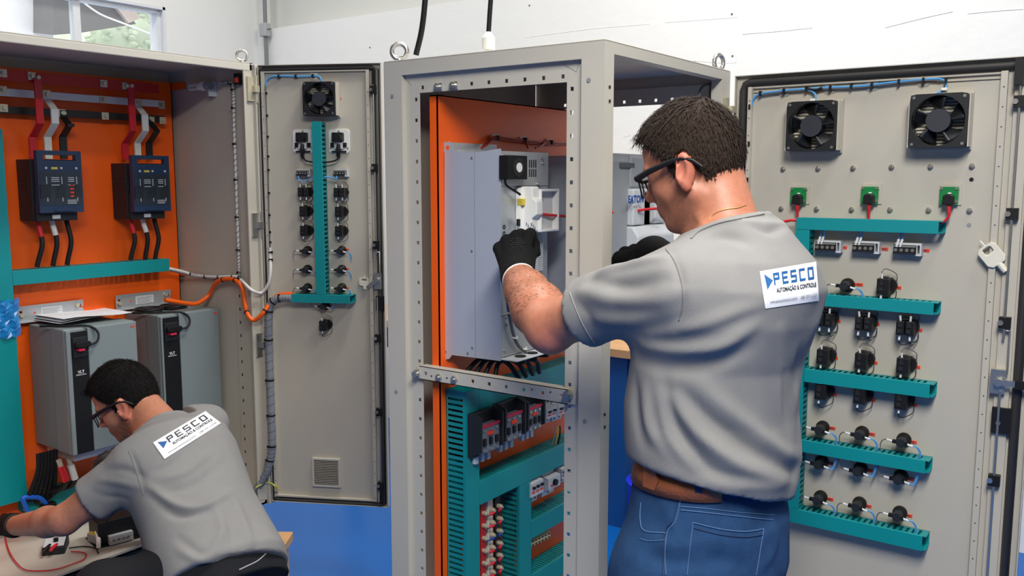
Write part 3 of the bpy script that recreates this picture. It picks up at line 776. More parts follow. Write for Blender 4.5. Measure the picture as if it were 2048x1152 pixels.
# contact blocks
cb1 = make_contact(False); cb2 = make_contact(True)
used1 = [False, False]
def put_contact(dbl, loc, rotz, label, group):
    src = cb2 if dbl else cb1
    i = int(dbl)
    f = src if not used1[i] else copy_tree(src)
    used1[i] = True
    place(f, loc, rotz, label, group)
q = onp(1769, 573, 'y', DY - .035); put_contact(False, (q[0], DY + .004, q[2]), 0, 'single black contact block standing above the second duct', 'contact blocks on the right-hand door')
for dbl, row, lst in ((True, 'hanging under the second duct', ((1649, 640), (1727, 648), (1810, 657))), (False, 'standing on the third duct', ((1647, 714), (1724, 722), (1808, 732))), (False, 'hanging under the third duct', ((1643, 785), (1721, 793), (1804, 804)))):
    for k, (x, y) in enumerate(lst):
        q = onp(x, y, 'y', DY - .038); put_contact(dbl, (q[0], DY + .004, q[2]), 0, colw[k] + (' double' if dbl else '') + ' black contact block in the row ' + row, 'contact blocks on the right-hand door')
# lamps
lampU = make_lamp(True); lampD = make_lamp(False); lu = [False, False]
def put_lamp(up, loc, rotz, label, group):
    src = lampU if up else lampD; i = 0 if up else 1
    f = src if not lu[i] else copy_tree(src)
    lu[i] = True; place(f, loc, rotz, label, group)
for up, row, lst in ((True, 'just above the fourth duct', ((1642, 857), (1721, 868), (1805, 882))), (False, 'just below the fourth duct', ((1640, 926), (1718, 940), (1799, 956))), (True, 'just above the lowest duct', ((1638, 997), (1716, 1010), (1797, 1029)))):
    for k, (x, y) in enumerate(lst):
        q = onp(x, y, 'y', DY - .015); put_lamp(up, (q[0], DY + .004, q[2]), 0, colw[k] + ' round black lamp in the row ' + row, 'round lamps on the right-hand door')
q = onp(1692, 571, 'y', DY - .015); put_lamp(True, (q[0], DY + .004, q[2]), 0, 'lone round black lamp above the second duct', 'round lamps on the right-hand door')
# keys hanging on the doors
def make_key():
    f = thing('cabinet_key', 'x', 'key')
    m = MB(); outer = [(-.017, -.012), (-.017, .012), (-.011, .018), (.011, .018), (.017, .012), (.017, -.012), (.011, -.018), (-.011, -.018)]
    N = len(outer); inner = [(a * .45, b * .3 + .009) for a, b in outer]
    v = []
    for y in (-.008, 0): v += [(a, y, b) for a, b in outer] + [(a, y, b) for a, b in inner]
    fs = []
    for k in range(N):
        j = (k + 1) % N
        fs += [(k, j, N + j, N + k), (2 * N + k, 3 * N + k, 3 * N + j, 2 * N + j), (k, 2 * N + k, 2 * N + j, j), (N + k, N + j, 3 * N + j, 3 * N + k)]
    m.add(v, fs); m.build('bow', CREAM, f, .0015)
    m = MB(); m.cyl((.0, -.004, -.017), (0, -.004, -.032), .006, .0055, 12); m.build('barrel', CREAM, f)
    m = MB(); m.tube(spline([(0, -.004, .014), (.001, -.006, .02), (0, -.003, .028)], 4), .0012, 5); m.build('string', WHITE, f)
    return f
k0 = make_key(); q = onp(1984, 510, 'y', DY - .012); place(k0, (q[0], DY - .008, q[2]), 0, 'cream plastic key hanging at the right edge of the right-hand door', 'cabinet keys'); k0.rotation_euler = (0, math.radians(-40), 0); k0.scale = (1.3, 1.3, 1.45)
# ================================================================== left cabinet
LX1, LX0, LY0, LY1, LZ0, LZ1 = -2.747, -3.262, 0.86, 2.19, 0.30, 1.996
lc = thing('electrical_cabinet', 'wide open beige cabinet at the left with drives and busbars inside', 'cabinet', ((LX0 + LX1) / 2, (LY0 + LY1) / 2, 0))
OFL = np.array([(LX0 + LX1) / 2, (LY0 + LY1) / 2, 0])
ml = lambda: mbw(OFL)
m = ml(); m.box(LX0 + .02, LY0 + .02, .1, LX1 - .03, LY1 - .02, LZ0); m.build('plinth', DARK, lc)
for yy in (LY0 + .1, LY1 - .25, (LY0 + LY1) / 2):
    m = ml(); m.box(LX0 + .02, yy, 0, LX1 - .02, yy + .1, .1); m.build('timber_block', WOOD, lc)
m = ml(); m.box(LX0, LY0, LZ0, LX1, LY1, LZ0 + .01); m.box(LX1 - .03, LY0, LZ0, LX1, LY1, LZ0 + .017); m.build('cabinet_floor', BEIGE, lc, .001)
m = ml(); m.box(LX0, LY0, LZ1 - .003, LX1, LY1, LZ1); m.build('roof', BEIGE, lc)
m = ml(); m.box(LX1 - .018, LY0, LZ1 - .03, LX1, LY1, LZ1 - .003); m.build('front_top_lip', BEIGE, lc, .003)
m = ml(); m.box(LX0, LY0, LZ0, LX0 + .003, LY1, LZ1); m.build('back_wall', BEIGE2, lc)
m = ml(); m.box(LX0, LY0, LZ0, LX1, LY0 + .003, LZ1); m.build('side_wall', BEIGE2, lc)
m = ml(); m.box(LX0, LY1 - .012, LZ0, LX1, LY1, LZ1); sw = m.build('side_wall', BEIGE2, lc)
WY = LY1 - .012
# perforated strip and return lip at the front of the side wall
zs_ = onp(479, 592, 'y', WY - .004)
sx_ = zs_[0]; zpit = .052
zl0 = zs_[2]
holes = [(sx_ - .005, sx_ + .005, zl0 - k * zpit - .006, zl0 - k * zpit + .006) for k in range(-14, 14)]
m = ml(); m.plate(sx_ - .02, LX1 - .002, LZ0 + .02, LZ1 - .03, WY - .005, WY - .003, holes); m.box(LX1 - .006, WY - .03, LZ0 + .02, LX1, WY, LZ1 - .03); m.build('perforated_strip', BEIGE2, sw)
m = ml(); m.box(sx_ - .02, WY - .003, LZ0 + .02, LX1 - .006, WY, LZ1 - .03); m.build('hole_shade', DARK, sw)  # dark sheet stands in for the shade behind the holes
za = onp(480, 548, 'y', WY)[2]
m = ml(); m.box(LX0 + .02, WY - .004, za - .025, sx_ - .02, WY, za); m.build('wall_rail', BEIGE2, sw)
q = onp(355, 172, 'y', WY - .01)
m = ml(); m.box(q[0] - .045, WY - .012, q[2] - .013, q[0] + .045, WY - .002, q[2] + .013); m.build('orange_bracket', ORANGE, sw)
q = onp(358, 545, 'y', WY - .01)
m = ml(); m.box(q[0] - .04, WY - .012, q[2] - .01, q[0] + .04, WY - .002, q[2] + .01); m.build('orange_bracket', ORANGE, sw)
# orange mounting plate
PL = -3.222
pzb = onp(250, 990, 'x', PL)[2]
m = ml(); m.box(PL - .003, LY0 + .03, pzb, PL, LY1 - .025, LZ1 - .045); m.box(PL - .022, LY1 - .028, pzb, PL, LY1 - .025, LZ1 - .045); m.build('mounting_plate', ORANGE, lc)
q = onp(484, 112, 'x', LX1 - .05); eyebolt((LX1 - .05, q[1], LZ1), lc, -.7, OFL, .019, .0055)
# hinge posts
for x, y in ((500, 178), (511, 450), (515, 690)):
    q = onp(x, y, 'x', LX1); m = ml(); m.box(LX1 - .002, LY1 - .03, q[2] - .045, LX1 + .008, LY1 - .002, q[2] + .045); m.box(LX1 + .004, LY1 - .012, q[2] - .012, LX1 + .026, LY1 + .01, q[2] + .012); m.cyl((LX1 + .016, LY1 + .004, q[2] - .05), (LX1 + .016, LY1 + .004, q[2] + .05), .005, n=10); m.build('hinge', BRASS if y < 200 else STEEL, lc)
m = ml(); m.box(LX1 - .006, LY1 - .002, LZ0, LX1 + .016, LY1 + .03, LZ1 - .006); hp = m.build('hinge_post', BEIGE, lc, .002)
for dx_ in (.004, .013):
    m = ml(); m.cyl((LX1 + .016, LY1 + dx_ * 1.6, LZ0 + .03), (LX1 + .016, LY1 + dx_ * 1.6, LZ1 - .04), .0032, n=8); m.build('post_bead', BEIGE2, hp)
# ---------------------------------------------------------- hinged door of the left cabinet
LT = math.radians(27.0)
LH = np.array([LX1 + .012, LY1 + .004, 0.0])
le = np.array([math.cos(LT), math.sin(LT), 0]); ln = np.array([-math.sin(LT), math.cos(LT), 0])
def ld(x, y, off=0.0):
    p = onplane(x, y, LH - ln * off, ln); return (p - LH).dot(le), p[2]
def ldw(s, z, off=0.0):
    return LH + le * s - ln * off + np.array([0, 0, z])
MLD = Matrix.Translation(Vector(LH - OFL)) @ Matrix.Rotation(LT, 4, 'Z')
mdl = lambda: MB(MLD)
lw = ld(767, 400)[0]; lz0, lz1 = .312, 1.988
m = mdl(); m.box(0.01, .012, lz0, lw, .014, lz1)
m.box(0.01, -.006, lz0, .012, .014, lz1); m.box(lw - .002, -.006, lz0, lw, .014, lz1); m.box(.01, -.006, lz1 - .002, lw, .014, lz1); m.box(.01, -.006, lz0, lw, .014, lz0 + .002)
ldoor = m.build('door', BEIGE2, lc)
gx0_, gx1_ = ld(519, 300)[0] + .004, lw - .02
gzt = ld(640, 137)[1]; gzb = ld(640, 1008)[1] + .008
loop = [(gx0_, gzb + .02), (gx0_, gzt - .02), (gx0_ + .006, gzt - .006), (gx0_ + .02, gzt), (gx1_ - .02, gzt), (gx1_, gzt - .006), (gx1_, gzb + .006), (gx1_ - .01, gzb), (gx0_ + .02, gzb), (gx0_ + .006, gzb + .006)]
m = mdl(); m.tube([(a, .006, b) for a, b in loop], .0095, 10, True); m.build('gasket', RUBBER, ldoor)
s0 = ld(527, 300)[0]; s1 = ld(741, 300)[0]; zt_ = ld(640, 141)[1]; zb_ = ld(640, 1000)[1] + .006
def lrail(a, b, dots):
    m = mdl(); m.box(a, -.004, zb_, b, .012, zt_); r = m.build('stiffener_rail', BEIGE2, ldoor)
    if dots:
        m = mdl(); z = zt_ - .08
        while z > zb_:
            m.cyl(((a + b) / 2, -.004, z), ((a + b) / 2, -.0045, z), .0018, n=6); z -= .048
        m.build('rail_holes', DARK, ldoor)
lrail(s0, s0 + .012, True); lrail(s1 - .012, s1, True)
m = mdl(); m.box(s0, -.002, zt_ - .004, s1, .012, zt_); m.build('cross_rail', BEIGE2, ldoor)
m = mdl(); m.box(s0, -.002, zb_, s1, .012, zb_ + .006); m.build('cross_rail', BEIGE2, ldoor)
rs_ = ld(751, 350)[0]
zlk = ld(748, 562)[1]
m = mdl(); m.cyl((rs_, -.008, zlk + .1), (rs_, -.008, zt_ - .03), .003, n=8); m.cyl((rs_, -.008, zlk - .06), (rs_, -.008, zb_ + .02), .003, n=8)
m.tube([(rs_ + .004, -.008, zlk + .11), (rs_ + .012, -.008, zlk + .11), (rs_ + .012, -.008, zlk + .03)], .0025, 6); m.build('locking_rod', STEEL, ldoor)
for y in (180, 336, 490, 676, 823, 970):
    z = ld(750, y)[1]; m = mdl(); m.cb((rs_, .0, z), .022, .024, .03); m.build('rod_guide', BLACK, ldoor)
    m = mdl(); m.cyl((rs_ - .008, -.012, z), (rs_ - .008, -.016, z), .006, n=10); m.build('guide_screw', STEEL, ldoor)
m = mdl(); m.box(rs_ - .004, -.012, zt_ - .055, rs_ + .008, .004, zt_ - .002); m.box(rs_ - .004, -.012, zb_, rs_ + .008, .004, zb_ + .05); m.build('rod_end_guide', BLACK, ldoor)
m = mdl(); m.cb((rs_ + .002, .0, zlk), .03, .012, .06); m.build('lock_plate', STEEL, ldoor)
m = mdl(); m.cyl((rs_, -.006, zlk + .004), (rs_, -.02, zlk + .004), .01, n=14)
m.add([(rs_ - .004, -.018, zlk + .01), (rs_ - .034, -.018, zlk - .014), (rs_ - .026, -.018, zlk - .024), (rs_ + .006, -.018, zlk - .002), (rs_ - .004, -.014, zlk + .01), (rs_ - .034, -.014, zlk - .014), (rs_ - .026, -.014, zlk - .024), (rs_ + .006, -.014, zlk - .002)], [(0, 1, 2, 3), (7, 6, 5, 4), (0, 4, 5, 1), (1, 5, 6, 2), (2, 6, 7, 3), (3, 7, 4, 0)]); m.build('lock_cam', STEEL, ldoor)
z = ld(757, 606)[1]; m = mdl(); m.box(rs_ - .006, -.006, z - .026, rs_ + .024, .008, z + .026); m.build('latch_block', BLACK, ldoor)
def ltag(x, y, w=.017, h=.006):
    s, z = ld(x, y, -.01); m = mdl(); m.box(s - w / 2, .0095, z - h / 2, s + w / 2, .0125, z + h / 2); m.build('marker_tag', TAG, ldoor)
for x, y in ((678, 197), (621, 345), (694, 345), (693, 384), (620, 422), (692, 424), (620, 462), (691, 463), (693, 499), (693, 538), (693, 576), (662, 613), (661, 651)): ltag(x, y)
def lloc(x, y, off=.03):
    s, z = ld(x, y, off); return ldw(s, z, -.012)
f = copy_tree(fan0); place(f, lloc(636, 197, .045), LT, "black door fan at the top of the left cabinet's door")
# sockets with plugs
def make_socket():
    f = thing('door_socket', 'x', 'socket')
    m = MB(); m.prism(rrect(.08, .088, .012), -.006, 0); m.build('cover_plate', WHITE, f, .001)
    m = MB(); m.prism(rrect(.04, .034, .004, 3, 0, .014), -.03, -.006); m.cyl((.004, -.045, .012), (.004, -.03, .012), .015, .016, 16); m.build('plug', BLACK, f, .001)
    m = MB(); m.box(-.015, -.02, -.03, .017, -.006, -.003); m.build('socket_insert', LGREY, f, .002)
    m = MB()
    for sx in (-1, 1): m.box(sx * .024 - .006, -.016, -.022, sx * .024 + .006, -.006, -.006)
    m.box(-.028, -.012, -.042, .028, -.006, -.036)
    m.build('clip', BLACK, f)
    m = MB(); m.tube([(.006, -.03, -.012), (.006, -.032, -.03), (.004, -.028, -.056), (.003, -.022, -.064)], .0075, 10, rr=[.006, .0085, .0075, .004]); m.build('cord_plug', BLACK, f)
    for sx, sz in ((0, .036), (-.032, -.026), (.034, -.026)):
        m = MB(); m.cyl((sx, -.006, sz), (sx, -.008, sz), .0035, n=8); m.build('screw', STEEL, f)
    return f
so0 = make_socket(); place(so0, lloc(603, 282, .01), LT, "white square socket left of the duct on the left cabinet's door", 'door sockets')
so1 = copy_tree(so0); place(so1, lloc(675, 282, .01), LT, "white square socket right of the duct on the left cabinet's door", 'door sockets')
MZ = Matrix.Rotation(LT, 4, 'Z')
pts = [ldw(*ld(x, y, .02), .02) for x, y in ((606, 308), (610, 320), (624, 324), (645, 325), (664, 323), (675, 318), (678, 306))]
c = thing('socket_cord', 'black cord looping between the two white sockets', 'cord', tuple(pts[0])); m = MB(); m.tube(spline(rel(pts, pts[0]), 5), .003, 8); m.build('cord', BLACK, c)
# ducts on the left door
a = ld(628, 243, .04); b = ld(647, 590, .04); w_ = ld(645, 400, .04)[0] - ld(628, 400, .04)[0]
sm_ = (ld(628, 400, .04)[0] + ld(645, 400, .04)[0]) / 2
hb0, hb1 = ld(583, 590, .04), ld(700, 606, .04)
hzt = (ld(583, 589, .04)[1] + ld(700, 591, .04)[1]) / 2; hzb = (ld(583, 604, .04)[1] + ld(700, 607, .04)[1]) / 2
make_duct('wire_duct', 0, a[1] - hzt - .002, w_, .05, "tall vertical teal duct on the left cabinet's door", ldw(sm_, hzt + .002, -.012), LT, True, group="teal ducts on the left cabinet's door", pitch=.0165, slot=.0075)
make_duct('wire_duct', 0, ld(703, 600, .04)[0] - hb0[0], hzt - hzb, .05, "short horizontal teal duct at the foot of the vertical one", ldw(hb0[0], (hzt + hzb) / 2, -.012), LT, group="teal ducts on the left cabinet's door", cut=(0, .006))
tb1 = make_terminal()
for k, (x, y) in enumerate(((603, 346), (678, 346))):
    f = tb1 if k == 0 else copy_tree(tb1)
    place(f, lloc(x, y), LT, ("terminal strip left of the tall duct on the left cabinet's door", "terminal strip right of the tall duct on the left cabinet's door")[k], 'terminal strips on the left door')
    f.scale = (.85, 1, .95)
    pts = [ldw(*ld(x + dx, y + dy, .03), .03) for dx, dy in ((-7, 6), (-4, 14), (6, 17), (22, 8))] if k == 0 else [ldw(*ld(x + dx, y + dy, .03), .03) for dx, dy in ((-6, 6), (-4, 12), (-14, 9), (-30, 7))]
    c = thing('blue_wire', ('blue wires curling from the left terminal strip into the duct', 'blue wires curling from the right terminal strip into the duct')[k], 'wire', tuple(pts[0])); m = MB(); m.tube(spline(rel(pts, pts[0]), 4), .0022, 6); m.build('wire', BLUEW, c)
side2 = ('left', 'right')
for dbl, rw, lst in ((True, 'top', ((605, 384), (677, 385))), (False, 'second', ((607, 423), (678, 424))), (False, 'third', ((608, 462), (678, 463)))):
    for k, (x, y) in enumerate(lst):
        put_contact(dbl, lloc(x, y, .035), LT, f"{rw} of the three contact blocks {side2[k]} of the duct on the left cabinet's door", "contact blocks on the left cabinet's door")
for rw, ys in (('top', 502), ('middle', 540), ('bottom', 577)):
    for k, x in enumerate((610, 679)):
        put_lamp(True, lloc(x, ys, .02), LT, f"{rw} of the three round lamps {side2[k]} of the duct on the left cabinet's door", "round lamps on the left cabinet's door")
put_lamp(False, lloc(646, 613, .02), LT, "round lamp just below the short duct on the left cabinet's door", "round lamps on the left cabinet's door")
put_contact(False, lloc(647, 652, .03), LT, "lowest single contact block on the left cabinet's door", "contact blocks on the left cabinet's door")
# vent
s_, z_ = ld(652, 946, .0); sw_ = ld(680, 946)[0] - ld(624, 946)[0]; sh = ld(652, 918)[1] - ld(652, 975)[1]
vt = thing('vent_grille', "square louvred vent at the foot of the left cabinet's door", 'vent', ldw(s_, z_, -.012), LT)
m = MB(); m.plate(-sw_ / 2, sw_ / 2, -sh / 2, sh / 2, -.012, 0, [(-sw_ / 2 + .008, sw_ / 2 - .008, -sh / 2 + .008, sh / 2 - .008)]); m.build('frame', BEIGE, vt, .001)
ns = 14
m0 = MB(); m0.add([(-sw_ / 2 + .006, -.012, .0022), (sw_ / 2 - .006, -.012, .0022), (sw_ / 2 - .006, -.003, -.0018), (-sw_ / 2 + .006, -.003, -.0018), (-sw_ / 2 + .006, -.012, .0042), (sw_ / 2 - .006, -.012, .0042), (sw_ / 2 - .006, -.003, .0002), (-sw_ / 2 + .006, -.003, .0002)], [(0, 1, 2, 3), (7, 6, 5, 4), (0, 4, 5, 1), (1, 5, 6, 2), (2, 6, 7, 3), (3, 7, 4, 0)])
sl = m0.build('slat', BEIGE, vt); sl.location = (0, 0, -sh / 2 + .011)
for k in range(1, ns):
    c = sl.copy(); COL.objects.link(c); c.location = (0, 0, -sh / 2 + .011 + k * (sh - .02) / ns)
k1 = copy_tree(k0); place(k1, lloc(723, 566, .03), LT, "cream plastic key by the lock of the left cabinet's door", 'cabinet keys'); k1.rotation_euler = (0, 0, LT); k1.scale = (1.25, 1.2, .85)
# fan wiring along the top and hinge side
pts = [ldw(*ld(x, y, .0), .0) for x, y in ((531, 172), (534, 160), (545, 153), (570, 152), (600, 153), (630, 152), (640, 155), (641, 162), (630, 167))]
c = thing('fan_cable', "light blue wire along the top of the left cabinet's door", 'cable', tuple(pts[0])); m = MB(); m.tube(spline(rel(pts, pts[0]), 5), .0034, 6); m.build('wire', BLUEW, c)
for x, y in ((558, 153), (592, 153), (626, 152)):
    p = ldw(*ld(x, y), .0) - pts[0]; m = MB(); m.cb(p, .007, .01, .013); m.build('cable_tie', BLACK, c)
p = ldw(*ld(626, 152), -.006) - pts[0]; m = MB(Matrix.Translation(Vector(p)) @ MZ); m.cb((0, .004, 0), .024, .004, .024); m.build('adhesive_base', WHITE, c)

# ---------------------------------------------------------- inside the left cabinet: busbars
R90 = math.pi / 2
def onL(x, y, xp): return onp(x, y, 'x', xp)
def bbar(label, colr, pa, pb, xp, h, bolts):
    A = onL(*pa, xp); B = onL(*pb, xp); y0 = LY0 + .06; y1 = B[1]; z = (A[2] + B[2]) / 2
    f = thing('busbar', label, 'busbar', (xp, (y0 + y1) / 2, z), 0, 'horizontal busbars in the left cabinet')
    m = MB(); m.box(-.008, y0 - (y0 + y1) / 2, -h / 2, 0, y1 - (y0 + y1) / 2, h / 2); m.build('bar', colr, f, .0008)
    for x, y in bolts:
        q = onL(x, y, xp + .004) - np.array([xp, (y0 + y1) / 2, z])
        m = MB(); m.cb((.002, q[1], q[2]), .004, .026, .026); m.cyl((.004, q[1], q[2]), (.014, q[1], q[2]), .007, n=8); m.build('bolt', BRASS, f)
    for yy in (y0 + .1 - (y0 + y1) / 2, y1 - .02 - (y0 + y1) / 2):
        m = MB(); m.cyl((-.008, yy, 0), (PL - xp, yy, 0), .013, n=12); m.build('insulator', REDP, f)
    return z
zR = bbar('red painted top busbar in the left cabinet', REDP, (8, 147), (318, 180), -3.142, .036, ((6, 146), (64, 152), (252, 172), (208, 167)))
zW = bbar('white painted middle busbar in the left cabinet', WPAINT, (2, 181), (330, 211), -3.18, .026, ((6, 180), (94, 188), (278, 206), (324, 211), (207, 199)))
zK = bbar('black painted lower busbar in the left cabinet', KPAINT, (2, 215), (331, 242), -3.18, .026, ((8, 216), (124, 226), (303, 240), (326, 241), (211, 232)))
XD, XS = -3.132, -3.19
def dropper(label, colr, px_, ztop, xtop, k):
    yq = onL(px_[0], px_[1], XD)[1]
    zb1 = onL(px_[0], 247 if k == 0 else 262, XD)[2]; zb2 = zb1 - .045; zend = onL(px_[0], 318, XS)[2]
    f = thing('busbar_dropper', label, 'busbar', (XD, yq, zend), 0, 'busbar droppers to the fuse switches')
    prof = []
    if xtop < XD - .005: prof = [(xtop, ztop + .01), (xtop, ztop - .012), (XD, ztop - .05), (XD, zb1), (XS, zb2), (XS, zend)]
    else: prof = [(XD, ztop + .01), (XD, zb1), (XS, zb2), (XS, zend)]
    m = MB(); t = .0035; hw_ = .0125; v = []; fs = []
    for x, z in prof:
        for dx in (-t, t):
            for dy in (-hw_, hw_): v.append((x - XD + dx, dy, z - zend))
    for i in range(len(prof) - 1):
        b = i * 4; n = b + 4
        fs += [(b, b + 1, n + 1, n), (b + 2, n + 2, n + 3, b + 3), (b, n, n + 2, b + 2), (b + 1, b + 3, n + 3, n + 1)]
    fs += [(0, 2, 3, 1), (len(v) - 4, len(v) - 3, len(v) - 1, len(v) - 2)]
    m.add(v, fs); m.build('strip', colr, f)
    m = MB(); m.cyl((prof[0][0] - XD + t, 0, ztop - zend), (prof[0][0] - XD + t + .008, 0, ztop - zend), .007, n=8); m.build('bolt', BRASS, f)
for k, tri in enumerate((((78, 210), (109, 225), (141, 245)), ((264, 225), (290, 243), (314, 258)))):
    nm = ('left', 'right')[k]
    dropper(f'red strip dropping to the {nm} fuse switch', RED, tri[0], zR, XD, k)
    dropper(f'white strip dropping to the {nm} fuse switch', WPAINT, tri[1], zW, -3.178, k)
    dropper(f'black strip dropping to the {nm} fuse switch', KPAINT, tri[2], zK, -3.178, k)
# fuse switch disconnectors
def fuse_switch(label, a, b, c, d, prints):
    XF = -3.085
    A = onL(*a, XF); B = onL(*b, XF); Cc = onL(*c, XF); D = onL(*d, XF)
    y0, y1 = (A[1] + Cc[1]) / 2, (B[1] + D[1]) / 2; z1, z0 = (A[2] + B[2]) / 2, (Cc[2] + D[2]) / 2
    w, h = y1 - y0, z1 - z0
    f = thing('fuse_switch', label, 'fuse switch', (PL, (y0 + y1) / 2, z0), R90, 'fuse switches in the left cabinet')
    # local: x right, -y out, z up from z0
    dp = XF - PL
    m = MB(); m.box(-w / 2 - .004, -dp + .04, -.03, w / 2 - .004, 0, h * .86)
    for k in range(4): m.box(-w / 2 - .0055, -dp + .055, h * .36 + k * .016, -w / 2 - .003, -.02, h * .36 + k * .016 + .008)
    m.box(-w / 2, -dp + .025, -.03, w / 2 - .012, -dp + .05, h * .3); m.build('base', DARK, f, .002)
    hz = h * .79; slot0, slot1 = h * .845, h * .93
    m = MB(); m.plate(-w / 2, w / 2, 0, h, -dp, -dp + .022, [(-w * .36, w * .37, slot0, slot1)]); m.prism([(-w / 2, 0), (w / 2, 0), (w / 2, -.001), (-w / 2, -.001)], -dp, -dp + .02)
    cv = m.build('cover', NAVY, f, .003)
    m = MB(); m.box(-w * .46, -dp - .002, h * .12, w * .46, -dp - .0005, h * .66); m.build('window', CLEAR, f)
    for k in range(3):
        xx = -w * .36 + k * w * .34
        m = MB(); m.box(xx - w * .12, -dp - .0015, h * .23, xx + w * .12, -dp + .0, h * .45); m.build('fuse_link', BLACK, f)
        m = MB(); m.cyl((xx + w * .04, -dp - .0005, h * .72), (xx + w * .04, -dp - .004, h * .72), .004, n=8); m.build('probe_hole', LGREY, f)
        m = MB(); m.box(xx + w * .03, -dp - .0025, h * .18, xx + w * .045, -dp - .002, h * .24); m.box(xx + w * .03, -dp - .0025, h * .46, xx + w * .045, -dp - .002, h * .58); m.build('contact_tab', LGREY, f)
    m = MB(); m.box(-w * .2, -dp - .002, h * .7, -w * .06, -dp, h * .735); m.build('yellow_label', YELLOW, f)
    m = MB(); m.box(-w * .16, -dp + .022, -.023, w * .02, -dp + .0245, -.009); pl = m.build('rating_label', LGREY, f)
    if prints:
        m = MB()
        for k in range(4): m.box(w * .2, -dp - .003, h * .25 + k * h * .06, w * .28, -dp - .0022, h * .275 + k * h * .06)
        m.build('red_marks', TAG, f)
    m = MB()
    for zz_ in (.44, .5, .53, .56): 
        m.box(-w * .22, -dp - .003, h * zz_, -w * .04, -dp - .0024, h * zz_ + .0022); m.box(w * .16, -dp - .003, h * zz_, w * .3, -dp - .0024, h * zz_ + .0022)
    for zz_ in (.14, .165, .19): m.box(w * .12, -dp - .003, h * zz_, w * .33, -dp - .0024, h * zz_ + .002)
    m.build('white_print', LGREY, f)
    m = MB(); m.prism([(-w * .2, h * .02), (w * .25, h * .02), (w * .18, h * .06), (-w * .13, h * .06)], -dp - .006, -dp); m.build('pull_grip', NAVY, f)
    return y0, y1, z0
FS1 = fuse_switch('navy fuse switch with red marks under the left droppers', (73, 300), (163, 303), (80, 425), (167, 424), True)
FS2 = fuse_switch('navy fuse switch under the right droppers', (265, 310), (339, 312), (268, 424), (341, 421), False)
# cables from the fuse switches down into the duct
cols = (RED, WPAINT, BLACK); cn = ('red', 'white', 'black')
for k, tri in enumerate((((76, 447), (103, 443), (132, 441)), ((261, 443), (284, 440), (308, 440)))):
    ends = (((74, 534), (106, 532), (134, 530)), ((261, 520), (290, 519), (310, 518)))[k]
    for j in range(3):
        xp = -3.16
        P0 = onL(*tri[j], xp) + np.array([0, 0, .01]); P1 = onL(*ends[j], xp)
        mid = (P0 + P1) / 2 + np.array([.01, .012, 0])
        c = thing('power_cable', f'{cn[j]} banded power cable below the {("left", "right")[k]} fuse switch' if j < 2 else f'plain black power cable below the {("left", "right")[k]} fuse switch', 'cable', tuple(P1), 0, 'power cables under the fuse switches')
        sp = spline(rel([P0, P0 * .7 + mid * .3, mid, P1 * .7 + mid * .3, P1], P1), 5)
        m = MB(); m.tube(sp, .0085, 10); m.build('cable', BLACK, c)
        if j < 2:
            m = MB(); m.tube(sp[:9], .0095, 10); m.build('colour_sleeve', cols[j], c)
# ducts
XF = PL + .075
a, b, c_, d_ = onL(27, 541, XF), onL(338, 519, XF), onL(27, 568, XF), onL(338, 543, XF)
zt_, zb_ = (a[2] + b[2]) / 2, (c_[2] + d_[2]) / 2
vy = onL(23, 545, XF)[1]
make_duct('wire_duct', 0, b[1] - vy - .002, zt_ - zb_, .075, 'horizontal teal duct under the fuse switches of the left cabinet', (PL, vy + .002, (zt_ + zb_) / 2), R90, group='teal ducts inside the left cabinet', pitch=.02, slot=.009)
zt2 = onL(5, 258, XF)[2]
make_duct('wire_duct', 0, zt2 - .45, .1, .075, 'tall teal duct at the left edge of the picture', (PL, vy - .05, .45), R90, True, group='teal ducts inside the left cabinet', pitch=.02, slot=.009)
zt3 = onL(100, 985, XF)[2]
make_duct('wire_duct', 0, 2.12 - vy, .06, .075, "lowest teal duct behind the crouching man's arm", (PL, vy + .002, zt3 - .03), R90, group='teal ducts inside the left cabinet', pitch=.02, slot=.009)
q = onp(14, 640, 'x', XF + .03); bag = MB(); nb = 9
v = [(.006 * math.sin(i * 2.1 + j), (i / nb - .5) * .14, (j / nb - .5) * .13 + .006 * math.sin(3 * i)) for i in range(nb + 1) for j in range(nb + 1)]
bag.add(v + [(x - .012, y, z) for x, y, z in v], [(i * (nb + 1) + j, (i + 1) * (nb + 1) + j, (i + 1) * (nb + 1) + j + 1, i * (nb + 1) + j + 1) for i in range(nb) for j in range(nb)] + [((nb + 1) ** 2 + i * (nb + 1) + j, (nb + 1) ** 2 + i * (nb + 1) + j + 1, (nb + 1) ** 2 + (i + 1) * (nb + 1) + j + 1, (nb + 1) ** 2 + (i + 1) * (nb + 1) + j) for i in range(nb) for j in range(nb)])
bo = bag.build('plastic_bag', BLUEBAG); bo.location = (XF + .012, q[1] - .02, q[2]); tag(bo, 'crumpled blue plastic bag on the tall duct at the left edge', 'bag')

